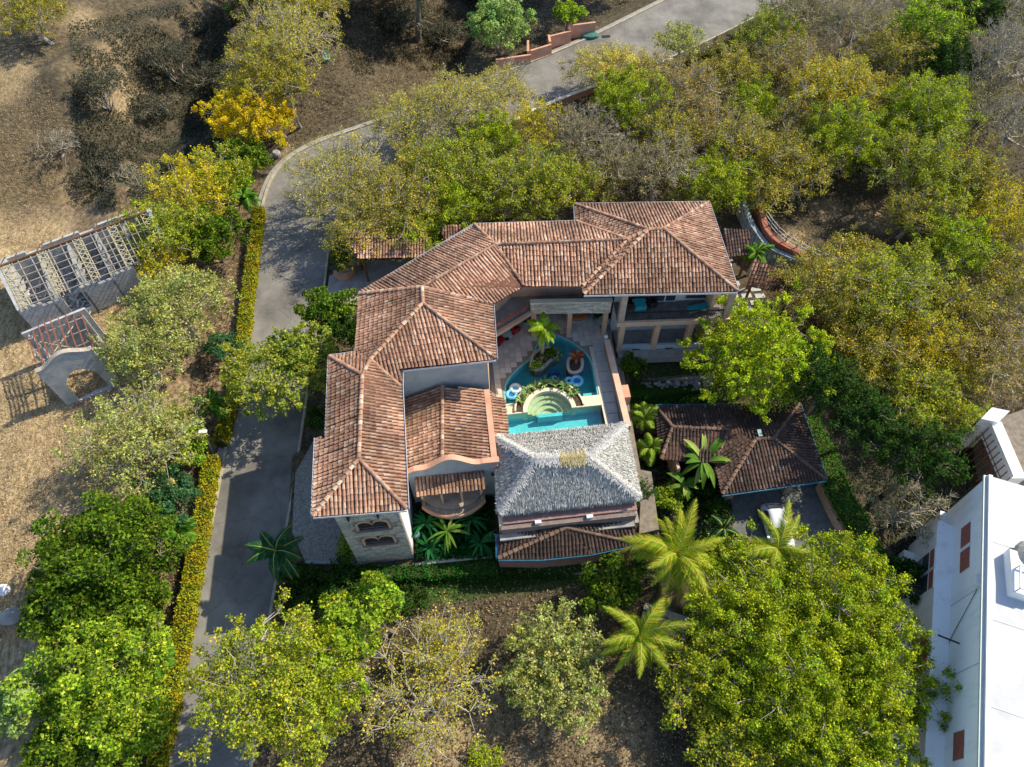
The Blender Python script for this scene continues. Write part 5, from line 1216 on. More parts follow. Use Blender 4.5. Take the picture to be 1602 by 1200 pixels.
# white boulders at left edge and bench-like rock
for k, (px, py, s, lb) in enumerate([(2, 925, .7, 'white boulder cut off by the left edge of the picture'), (20, 965, .9, 'grey rock on the dry slope by the left edge'), (45, 968, .5, 'small grey rock right of the bigger rock by the left edge')]):
    q = G(px, py); r = np.random.default_rng(k); mb = MB(); mb.lathe((q[0], q[1], q[2] - .1), [(s * .8, 0), (s, s * .3), (s * .75, s * .6), (s * .2, s * .75)], 9, 1, .7); tag(mb.build('boulder', WHITE if k == 0 else CONC, smooth=True), lb, 'rock')
# timber stair between the palms
ts = thing('timber_stair', 'wide dark timber stair in shade between the two yellow coconut palms', 'stairs', A_(1035, 965, -2))
s0, s1 = np.array(A_(1008, 948, -1.6)), np.array(A_(1078, 972, -1.6)); d = s1 - s0; nrm_ = np.array([d[1], -d[0], 0]); nrm_ /= np.hypot(*nrm_[:2]); nrm_ = nrm_ if nrm_[1] < 0 else -nrm_
for k in range(6):
    a = s0 + nrm_ * .52 * k - [0, 0, .12 * k + .0]; b = s1 + nrm_ * .52 * k - [0, 0, .12 * k]; MB().beam(a, b, .44, .10).build('tread', OLDWOOD, ts)
# low walls / kerbs in the lower yard
bk = thing('garden_border', 'curved stone border in the shade below the fan-shaped tile roof', 'border', A_(850, 898, -1.4))
L_ = resample(np.array([A_(a, b, -1.35) for a, b in [(790, 912), (830, 906), (870, 898), (900, 897), (918, 902)]]), 14); mb = MB(); wallstrip(mb, L_, .2, -.4, .12); mb.build('edging', CONC, bk)
fw = thing('front_wall', 'pale low stone wall along the garden front between tower and terrace block', 'wall', (-2.5, 18.0, -1)); 
MB().box(-5.1, .55, 17.95, 18.15, -1.9, -.6).build('wall', CONC, fw); MB().box(-5.15, .6, 17.9, 18.2, -.597, -.52).build('coping', CREAM, fw)
t = thing('forecourt_wall', 'dark blue low wall along the south edge of the pebble forecourt', 'wall', A_(510, 882, -.6)); a, b = A_(478, 882, -.4), A_(562, 884, -.4); wall(t, a, b, -1.6, -.30, .2, MATS['pale_blue_wall'])
for k, (px, py, lb) in enumerate([(652, 835, 'pale blue water drum against the east side of the tower'), (770, 838, 'pale blue tall tank left of the fan-shaped roof')]):
    q = at(px, py, .2); t = thing('water_tank', lb, 'tank', (q[0], q[1], -1.2)); MB().lathe((q[0], q[1], -1.2), [(.22, 0), (.24, .1), (.24, 1.3), (.2, 1.4), (.08, 1.45)], 14).build('tank', mat('tank_blue', (.20, .34, .40), (.28, .42, .48), 3) if 'tank_blue' not in MATS else MATS['tank_blue'], t); MB().lathe((q[0], q[1], .255), [(.09, 0), (.09, .08)], 10).build('lid', IRON, t)
# ------------------------------------------------------------------ vegetation
def branches_mesh(name, E, parent, m):
    """E list of (a,b,ra,rb): three-sided tapered prisms"""
    A = np.array([e[0] for e in E], float); B = np.array([e[1] for e in E], float); ra = np.array([e[2] for e in E])[:, None]; rb = np.array([e[3] for e in E])[:, None]
    D = B - A; D /= np.maximum(np.linalg.norm(D, axis=1, keepdims=True), 1e-6)
    S = np.cross(D, [0.13, .21, 1.]); S /= np.maximum(np.linalg.norm(S, axis=1, keepdims=True), 1e-6); U = np.cross(S, D)
    K = 3; V = []
    for (P, R) in ((A, ra), (B, rb)):
        for k in range(K): a = 2 * math.pi * k / K; V.append(P + (S * math.cos(a) + U * math.sin(a)) * R)
    V = np.stack(V, 1).reshape(-1, 3); b = np.arange(len(E))[:, None] * 6
    F = np.concatenate([b + np.array([k, (k + 1) % 3, 3 + (k + 1) % 3, 3 + k]) for k in range(3)])
    return np_mesh(name, V, F, m, parent=parent)
P_ = {}
KIND = {
 # leaves/m2 crown, size, slim, palette, bark, tips/m2, twig leaf spread, twiglets, clumpiness
 'scrub':  dict(d=52, s=.24, w=.45, pal=[((0.052, 0.065, 0.038), 4), ((0.086, 0.095, 0.052), 3), ((0.161, 0.140, 0.085), 2), ((0.034, 0.045, 0.028), 3)], bark='p', tips=1.7, sp=.4, tw=5, flat=.1),
 'lush':   dict(d=76, s=.34, w=.50, pal=[((0.060, 0.124, 0.008), 4), ((0.130, 0.225, 0.013), 4), ((0.035, 0.073, 0.006), 3), ((0.241, 0.304, 0.021), 1.5)], bark='b', tips=1.3, sp=.52, tw=1, flat=.35),
 'lushlt': dict(d=68, s=.32, w=.50, pal=[((0.191, 0.312, 0.019), 4), ((0.319, 0.447, 0.031), 4), ((0.085, 0.164, 0.013), 3), ((0.553, 0.595, 0.062), 1.2)], bark='b', tips=1.2, sp=.52, tw=1, flat=.3),
 'bluish': dict(d=100, s=.30, w=.45, pal=[((0.055, 0.154, 0.055), 4), ((0.099, 0.220, 0.077), 3), ((0.033, 0.088, 0.033), 3)], bark='b', tips=1.4, sp=.45, tw=1, flat=.3),
 'palebr': dict(d=75, s=.34, w=.5, pal=[((0.396, 0.517, 0.176), 4), ((0.242, 0.374, 0.088), 3), ((0.110, 0.209, 0.033), 2)], bark='b', tips=1.1, sp=.5, tw=1, flat=.2),
 'lime':   dict(d=120, s=.26, w=.34, pal=[((0.455, 0.546, 0.025), 4), ((0.273, 0.414, 0.019), 4), ((0.113, 0.215, 0.013), 3), ((0.728, 0.696, 0.050), 1.5)], bark='b', tips=1.1, sp=.50, tw=2, flat=.2, feather=1),
 'yelgrn': dict(d=150, s=.22, w=.45, pal=[((0.358, 0.445, 0.017), 5), ((0.221, 0.308, 0.014), 4), ((0.102, 0.154, 0.011), 3), ((0.562, 0.617, 0.034), 1.5)], bark='p', tips=1.6, sp=.38, tw=3, flat=.2),
 'olive':  dict(d=62, s=.24, w=.45, pal=[((0.399, 0.356, 0.040), 4), ((0.251, 0.258, 0.023), 4), ((0.127, 0.132, 0.017), 3), ((0.650, 0.534, 0.056), 2)], bark='p', tips=1.7, sp=.42, tw=4, flat=.1),
 'olgrn':  dict(d=75, s=.25, w=.45, pal=[((0.281, 0.356, 0.026), 4), ((0.420, 0.464, 0.034), 3), ((0.117, 0.160, 0.016), 3), ((0.654, 0.534, 0.053), 1)], bark='p', tips=1.6, sp=.42, tw=3, flat=.1),
 'pale':   dict(d=58, s=.26, w=.5, pal=[((0.435, 0.464, 0.122), 4), ((0.290, 0.333, 0.078), 4), ((0.580, 0.580, 0.198), 2), ((0.145, 0.174, 0.033), 2)], bark='p', tips=1.7, sp=.42, tw=4, flat=.1),
 'sparse': dict(d=26, s=.22, w=.45, pal=[((0.482, 0.442, 0.050), 4), ((0.321, 0.340, 0.030), 3), ((0.662, 0.544, 0.070), 2)], bark='p', tips=1.6, sp=.45, tw=6, flat=.0),
 'grey':   dict(d=24, s=.22, w=.45, pal=[((0.317, 0.293, 0.083), 4), ((0.206, 0.200, 0.055), 3), ((0.476, 0.402, 0.110), 2)], bark='p', tips=2.2, sp=.45, tw=9, flat=.0),
 'brown':  dict(d=44, s=.24, w=.45, pal=[((0.461, 0.323, 0.058), 4), ((0.336, 0.323, 0.041), 4), ((0.194, 0.170, 0.034), 3), ((0.638, 0.475, 0.092), 1.5)], bark='p', tips=1.8, sp=.45, tw=6, flat=.0),
 'bare':   dict(d=3, s=.22, w=.45, pal=[((0.276, 0.276, 0.069), 1)], bark='p', tips=1.9, sp=.4, tw=9, flat=.0),
 'yellow': dict(d=105, s=.25, w=.5, pal=[((0.682, 0.506, 0.011), 5), ((0.528, 0.418, 0.011), 3), ((0.275, 0.275, 0.017), 2), ((0.792, 0.638, 0.033), 2)], bark='p', tips=1.7, sp=.36, tw=3, flat=.1),
 'paley':  dict(d=60, s=.24, w=.45, pal=[((0.575, 0.483, 0.092), 5), ((0.414, 0.391, 0.069), 3), ((0.713, 0.598, 0.184), 2)], bark='p', tips=1.8, sp=.42, tw=6, flat=.0),
 'orange': dict(d=75, s=.24, w=.45, pal=[((0.581, 0.467, 0.022), 4), ((0.386, 0.396, 0.028), 4), ((0.730, 0.587, 0.028), 2), ((0.162, 0.190, 0.022), 2)], bark='p', tips=1.7, sp=.40, tw=4, flat=.1),
 'dark':   dict(d=95, s=.28, w=.5, pal=[((0.033, 0.083, 0.011), 4), ((0.055, 0.121, 0.015), 3), ((0.018, 0.044, 0.007), 3)], bark='b', tips=1.3, sp=.5, tw=2, flat=.2),
 'open':   dict(d=40, s=.34, w=.42, pal=[((0.293, 0.352, 0.041), 4), ((0.172, 0.243, 0.028), 3), ((0.449, 0.460, 0.083), 2)], bark='p', tips=1.0, sp=.32, tw=3, flat=.0),
}
def tree(name, label, cat, px, py, rpx, kind, hc=None, group=None, asp=.72, ell=1., trunk=True, seed=0, dens=1., rot=0.):
    K = KIND[kind]; r = np.random.default_rng(int(seed * 7919 + px * 13 + py * 7 + 1))
    g = G(px, py)
    if group in (W_, L_g): rpx *= 1.14
    if group == W_: dens *= .78
    twk = 3 if group == W_ and KIND[kind]['tw'] > 2 else 0
    rad = rpx * 45. / F_PX
    for _ in range(3):
        hcv = hc if hc is not None else max(rad * asp * .95, .9) + (1.1 if trunk else -.25)
        c = at(px, py, float(h(g[0], g[1])) + hcv); g = np.array([c[0], c[1], float(h(c[0], c[1]))]); rad = rpx * depth_at(c) / F_PX
    rz_ = rad * asp; rx, ry = rad * math.sqrt(ell), rad / math.sqrt(ell)
    t = thing(name, label, cat, tuple(g), group)
    area = math.pi * rx * ry
    nt = int(np.clip(area * K['tips'] * 2.0, 14, 330)) 
    # tips: upper shell of a lumpy ellipsoid, some inside
    u = r.normal(size=(nt * 3, 3)); u /= np.linalg.norm(u, axis=1, keepdims=True); u[:, 2] = np.where(u[:, 2] < -.35, -u[:, 2], u[:, 2])
    lump = .80 + .5 * (vnoise(u[:, 0] * 1.6 + px, u[:, 1] * 1.6 + py)) + .12 * r.normal(size=len(u)); q = r.random(len(u)) ** .30
    # blue-noise thinning
    T = u * (lump * q)[:, None] * np.array([rx, ry, rz_]); keep = []
    md = math.sqrt(area / nt) * .62
    for i in range(len(T)):
        if len(keep) >= nt: break
        if not keep or np.min(np.linalg.norm(T[keep] - T[i], axis=1)) > md * (.6 + .6 * r.random()): keep.append(i)
    T = T[keep]
    if rot: pass
    T = T + c; nt = len(T)
    base = np.array([g[0], g[1], g[2] - .15]); top = np.array([g[0] + .1 * rad * r.normal(), g[1] + .1 * rad * r.normal(), c[2] - rz_ * .45]) if trunk else base
    E = []; tr = .035 * rad + .06
    if trunk:
        mid = (base + top) / 2 + r.normal(size=3) * [.12, .12, 0] * min(rad, 2); E2 = [tuple(base), tuple(mid), tuple(top)]
        MB().tube(E2, [tr * 1.5, tr * 1.1, tr * .9], 7).build('trunk', BARK if K['bark'] == 'b' else PALEBARK, t)
    k1 = max(3, min(7, nt // 6)); C1 = T[r.choice(nt, k1, replace=False)]; lab = np.argmin(np.linalg.norm(T[:, None] - C1[None], axis=2), 1)
    for a in range(k1):
        G1 = T[lab == a]
        if not len(G1): continue
        m1 = G1.mean(0); n1 = top + (m1 - top) * .45 + r.normal(size=3) * .12 * rad * [1, 1, .4]
        E.append((top, n1, tr * .62, tr * .42))
        k2 = max(1, len(G1) // 5); C2 = G1[r.choice(len(G1), k2, replace=False)]; l2 = np.argmin(np.linalg.norm(G1[:, None] - C2[None], axis=2), 1)
        for b in range(k2):
            G2 = G1[l2 == b]
            if not len(G2): continue
            n2 = n1 + (G2.mean(0) - n1) * .60 + r.normal(size=3) * .06 * rad; E.append((n1, n2, tr * .40, tr * .24))
            for p in G2:
                m_ = (n2 + p) / 2 + r.normal(size=3) * .05 * rad; E.append((n2, m_, tr * .22, tr * .15)); E.append((m_, p, tr * .15, .014))
    sp = K['sp'] * (.65 + .10 * rad)
    # twiglets radiating from tips
    TW = []
    ntw = K['tw'] + twk
    out = T - (c - [0, 0, rz_ * .6]); out /= np.linalg.norm(out, axis=1, keepdims=True)
    for k in range(ntw):
        d = out * .8 + r.normal(size=T.shape) * .55; d /= np.linalg.norm(d, axis=1, keepdims=True); ln = sp * (.7 + .9 * r.random((nt, 1)))
        e = T + d * ln; s0_ = T - out * sp * .3 * r.random((nt, 1)); TW.append(e)
        for i in range(nt): E.append((s0_[i], e[i], .018, .007))
    bm = branches_mesh('branches', E, t, BARK if K['bark'] == 'b' else PALEBARK)
    # leaves
    s = K['s'] * (.80 if rad > 1.4 else .68); nl = int(area * K['d'] * dens * (5.2 if K['d'] > 50 else 4.2) * (1. if rad < 4 else .9)); nl = max(nl, 60)
    ti = r.integers(0, nt, nl)
    cl = np.abs(r.normal(size=nl)) 
    if ntw >= 2:
        k = r.integers(0, ntw, nl); ends = np.stack(TW, 0)[k, ti]; f = r.random((nl, 1)) ** .7 * 1.05; C = T[ti] + (ends - T[ti]) * f + r.normal(size=(nl, 3)) * sp * (.16 if K.get('feather') else .30)
        dirn = ends - T[ti]
    else:
        rr = r.normal(size=(nl, 3)); rr /= np.linalg.norm(rr, axis=1, keepdims=True); rr[:, 2] = np.abs(rr[:, 2]) * .9 - .15; C = T[ti] + rr * (sp * (.55 + .55 * r.random((nl, 1)))); dirn = rr + 0
    ax = dirn / np.maximum(np.linalg.norm(dirn, axis=1, keepdims=True), 1e-6) + r.normal(size=(nl, 3)) * .7; ax[:, 2] -= .15
    nr = r.normal(size=(nl, 3)) * .75 + out[ti] * .5; nr[:, 2] += .9
    nf = int(nl * .30); uu = r.normal(size=(nf, 3)); uu /= np.linalg.norm(uu, axis=1, keepdims=True); uu[:, 2] = np.abs(uu[:, 2]) * 1.1 - .25
    C[:nf] = c + uu * (r.random((nf, 1)) ** .33 * .92) * np.array([rx, ry, rz_])
    sz = s * (.55 + .75 * r.random(nl))
    V, F = leafquads(C, ax, nr, sz, sz * K['w'] * 1.55); V = V.reshape(-1, 4, 3)[:, [1, 2, 3]].reshape(-1, 3); F = np.arange(len(V)).reshape(-1, 3)
    cols = pick_cols(r, nl, K['pal'], .22)
    tint = (1 + .13 * r.normal(size=(nt, 1)).clip(-1.5, 1.5))[ti]; hue = r.normal(size=(nt, 1))[ti] * .06
    cols = cols * tint * np.concatenate([1 + hue, np.ones_like(hue), 1 - hue], 1)
    np_mesh('foliage', V, F, LEAF, np.clip(cols, .003, .9), t)
    return t

# fronds and palms
def frond_mesh(L, width, droop, pal, seed, nl=46, up=.5, wl=.075, tear=0):
    r = np.random.default_rng(seed); V = []; F = []; C = []; pts = []
    for i in range(nl + 1):
        s = i / nl; x = L * s * (1 - .12 * s * droop); z = L * (up * s - droop * s * s); pts.append(np.array([x, 0, z]))
    for i in range(nl):
        a, b = pts[i], pts[i + 1]; w = .035 * (1 - i / nl) + .008; k = len(V); V += [a + [0, w, 0], a - [0, w, 0], b - [0, w, 0], b + [0, w, 0]]; F.append([k, k + 1, k + 2, k + 3]); C.append((.42, .40, .08))
        if i < 2: continue
        s = i / nl; ln = width * (math.sin(math.pi * min(1, (s * .9 + .12))) ** .6) * (.85 + .3 * r.random()); d = (b - a) / np.linalg.norm(b - a)
        for sg in (-1, 1):
            if tear and r.random() < tear: continue
            dirn = d * (.55 + .35 * s) + np.array([0, sg, 0]) * (1.0 - .3 * s) + np.array([0, 0, -.32 - .25 * r.random()]); dirn /= np.linalg.norm(dirn)
            e = a + dirn * ln; m = a + dirn * ln * .5 + np.array([0, 0, .05 * ln]); wv = d * wl * (.8 + .4 * r.random())
            k = len(V); V += [a, a + wv, m + wv * 1.0, m - wv * .2]; F.append([k, k + 1, k + 2, k + 3]); k = len(V); V += [m - wv * .2, m + wv, e + wv * .15 + np.array([0, 0, -.10 * ln]), e + np.array([0, 0, -.12 * ln])]; F.append([k, k + 1, k + 2, k + 3])
            c = pick_cols(r, 1, pal, .25)[0]; C += [c, c * np.array([1.1, 1.02, .9])]
    return V, F, C
_fcache = {}
PALM = {
 'coco':  dict(pal=[((.30, .36, .02), 4), ((.16, .27, .02), 4), ((.50, .44, .04), 2)], L=3.0, w=.62, n=26, droop=.85, up=.6, wl=.052),
 'coco2': dict(pal=[((.24, .33, .02), 4), ((.14, .24, .02), 4), ((.46, .42, .05), 2)], L=2.8, w=.58, n=18, droop=.8, up=.5, wl=.052),
 'green': dict(pal=[((.06, .20, .02), 4), ((.12, .30, .03), 3), ((.03, .10, .015), 2)], L=1.5, w=.5, n=20, droop=.8, up=.7, wl=.045),
 'dark':  dict(pal=[((.015, .075, .03), 4), ((.03, .12, .05), 3), ((.06, .17, .04), 1)], L=2.1, w=.6, n=18, droop=1.0, up=.7, wl=.055),
 'bright': dict(pal=[((.30, .48, .03), 4), ((.20, .38, .03), 4), ((.12, .25, .02), 2)], L=1.3, w=.42, n=20, droop=1.2, up=.9, wl=.06),
 'areca': dict(pal=[((.20, .34, .03), 4), ((.12, .24, .02), 3), ((.30, .42, .06), 2)], L=1.4, w=.45, n=30, droop=.75, up=.9, wl=.045),
}
def palm(label, px, py, z_crown, kind, trunk_h, s=1., group=None, name='palm_tree', lean=(0, 0), seed=1, cat='palm'):
    K = PALM[kind]; c = at(px, py, z_crown); gz = float(h(c[0], c[1])); r = np.random.default_rng(int(seed * 31 + px))
    bx_, by_ = c[0] + lean[0], c[1] + lean[1]; zb_ = c[2] - trunk_h if trunk_h else gz
    t = thing(name, label, cat, (bx_, by_, zb_), group)
    pts = [(bx_ + (c[0] - bx_) * q, by_ + (c[1] - by_) * q * q, zb_ - .1 + (c[2] - zb_ + .1) * q) for q in np.linspace(0, 1, 6)]
    MB().tube(pts, [.17 * s + .03, .13 * s + .02, .12 * s, .11 * s, .10 * s, .11 * s], 9).build('trunk', PALEBARK, t)
    vs = []
    for v in range(3):
        key = (kind, v, s)
        if key not in _fcache:
            V, F, C = frond_mesh(K['L'] * s * (1 - .12 * v), K['w'] * s, K['droop'] * (1 + .25 * v), K['pal'], v + 5, up=K['up'] * (1 - .3 * v), wl=K['wl'] * s ** .5)
            o = np_mesh('frond', V, F, LEAF, np.array(C)); _fcache[key] = o.data; bpy.data.objects.remove(o)
        vs.append(_fcache[key])
    og = ORG[t.name]; n = K['n']
    for i in range(n):
        o = link('frond', vs[i % 3], t); o.location = Vector((c[0], c[1], c[2])) - og
        el = [.55, .15, -.15][i % 3] + .25 * r.normal(); o.rotation_euler = (r.normal() * .25, -el, 2 * math.pi * (i * .381966) + .3 * r.normal())
        k = 1 + .12 * r.normal(); o.scale = (k, k, k)
    return t
def banana(label, px, py, zc, n, L, W_, pal, seed, name='banana_plant', cat='plant', spread=.9, up=.9, droop=1.0, group=None, cols2=None):
    """rosette of broad leaves, each leaf a part"""
    r = np.random.default_rng(seed); c = at(px, py, zc); gz = float(h(c[0], c[1])); gz = min(gz, zc - .3); t = thing(name, label, cat, (c[0], c[1], gz), group)
    if zc - gz > .6: MB().tube([(c[0], c[1], gz - .1), (c[0], c[1], zc)], [.14, .09], 8).build('stem', BARK, t)
    for i in range(n):
        a = 2 * math.pi * i * .381966 + .3 * r.normal(); l = L * (.75 + .45 * r.random()); u = up * (.5 + .8 * r.random()); V = []; F = []; m_ = 8
        for j in range(m_ + 1):
            s = j / m_; x = l * s * spread; z = l * (u * s - droop * s * s * .8); w = W_ * math.sin(math.pi * min(1, s * .93 + .07)) ** .7 * .5
            V += [(x, -w, z + w * .35), (x, 0, z), (x, w, z + w * .35)]
        for j in range(m_): k = j * 3; F += [[k, k + 1, k + 4, k + 3], [k + 1, k + 2, k + 5, k + 4]]
        V = np.array(V); R = np.array([[math.cos(a), -math.sin(a), 0], [math.sin(a), math.cos(a), 0], [0, 0, 1]]); V = V @ R.T + [c[0], c[1], zc]
        col = pick_cols(r, 1, pal, .25)[0]; np_mesh('leaf', V, F, LEAF, np.array([col * (.9 + .2 * r.random()) for _ in F]), t)
    return t

# hedges along the road
def hedge(label, P, w, hh, seed, pal, dn=260):
    L_ = resample(P, 60); r = np.random.default_rng(seed); g = P[len(P) // 2]; t = thing('hedge', label, 'hedge', (g[0], g[1], float(h(g[0], g[1]))))
    L_[:, 2] = h(L_[:, 0], L_[:, 1]); mb = MB(); wallstrip(mb, offs(L_, -w * .42), w * .84, -.2, hh * .93); mb.build('stems', COREM, t)
    T = np.gradient(L_[:, :2], axis=0); T /= np.linalg.norm(T, axis=1)[:, None]; N = np.stack([-T[:, 1], T[:, 0]], 1)
    ln = np.sum(np.hypot(*np.diff(L_[:, :2], axis=0).T)); n = int(ln * (w + 2 * hh) * dn); f = r.random(n) * 59; i = f.astype(int).clip(0, 58); q = (f - i)[:, None]
    p = L_[i] * (1 - q) + L_[i + 1] * q; face = r.random(n) * (w + 2 * hh); lum = .30 * fbm(f * 1.1, f * 0 + 3 + (face < w) * 5) + .10 * fbm(f * 4., face * 2)
    off = np.where(face < w, face - w / 2, np.where(face < w + hh, w / 2, -w / 2)) + r.normal(size=n) * .05 + np.where(face >= w, np.sign(off_ := np.where(face < w + hh, 1., -1.)) * lum, 0)
    z = np.where(face < w, hh + lum + r.normal(size=n) * .05, (face - w) % hh * 1.0)
    C = p.copy(); C[:, :2] += N[i] * off[:, None]; C[:, 2] += z
    nr = r.normal(size=(n, 3)) * .6; nr[:, 2] += np.where(face < w, 1., .3); nr[:, :2] += N[i] * np.where(face < w, 0, np.where(face < w + hh, 1., -1.))[:, None]
    sz = .15 * (.6 + .8 * r.random(n)); V, F = leafquads(C, r.normal(size=(n, 3)), nr, sz, sz * .55)
    cols = pick_cols(r, n, pal, .25); k = vnoise(f * .55 + seed, f * 0)[:, None]; k = np.clip((k - .35) * 3, 0, 1)
    cols = cols * (1 - k) + cols * np.array([1.12, .93, .9]) * k
    np_mesh('foliage', V, F, LEAF, np.clip(cols, 0, .95), t)
YH = [((.40, .40, .02), 5), ((.24, .30, .015), 5), ((.56, .48, .03), 2), ((.10, .15, .01), 3)]
def hl(P): P = np.array(P, float); g = _iter(P[:, 0], P[:, 1], lambda x, y: h(x, y) + 1.1); g[:, 2] = 0; return g
hedge('long clipped yellow-green hedge along the west side of the road, north of the lamp', hl([(404, 322), (393, 400), (384, 470), (377, 540), (366, 600), (352, 655), (341, 690)]), .8, 1.1, 1, YH)
hedge('broad clipped yellow and orange hedge along the road, south of the lamp', hl([(329, 712), (322, 760), (312, 820), (300, 890), (287, 960), (275, 1030), (262, 1100), (247, 1170), (232, 1240)]), .95, 1.15, 2, YH)
DG = [((.02, .11, .012), 4), ((.04, .17, .02), 3), ((.012, .06, .008), 2)]
hedge('dark green clipped border hedge running below the front garden wall', hl([(570, 892), (640, 893), (700, 888), (778, 884)]), .8, .7, 3, DG)
hedge('bright green overgrown hedge along the east edge of the carport and driveway', hl([(1262, 655), (1282, 700), (1302, 745), (1322, 790), (1350, 840), (1372, 880)]), 1.7, 1.5, 4, [((.05, .20, .012), 4), ((.10, .28, .02), 3), ((.02, .09, .01), 3)], 120)
hedge('brown trimmed hedge in the top of the wood behind the wall', hl([(1060, 92), (1100, 80), (1140, 60), (1180, 36)]), .7, .8, 5, [((.16, .11, .04), 3), ((.10, .12, .03), 3)], 120)

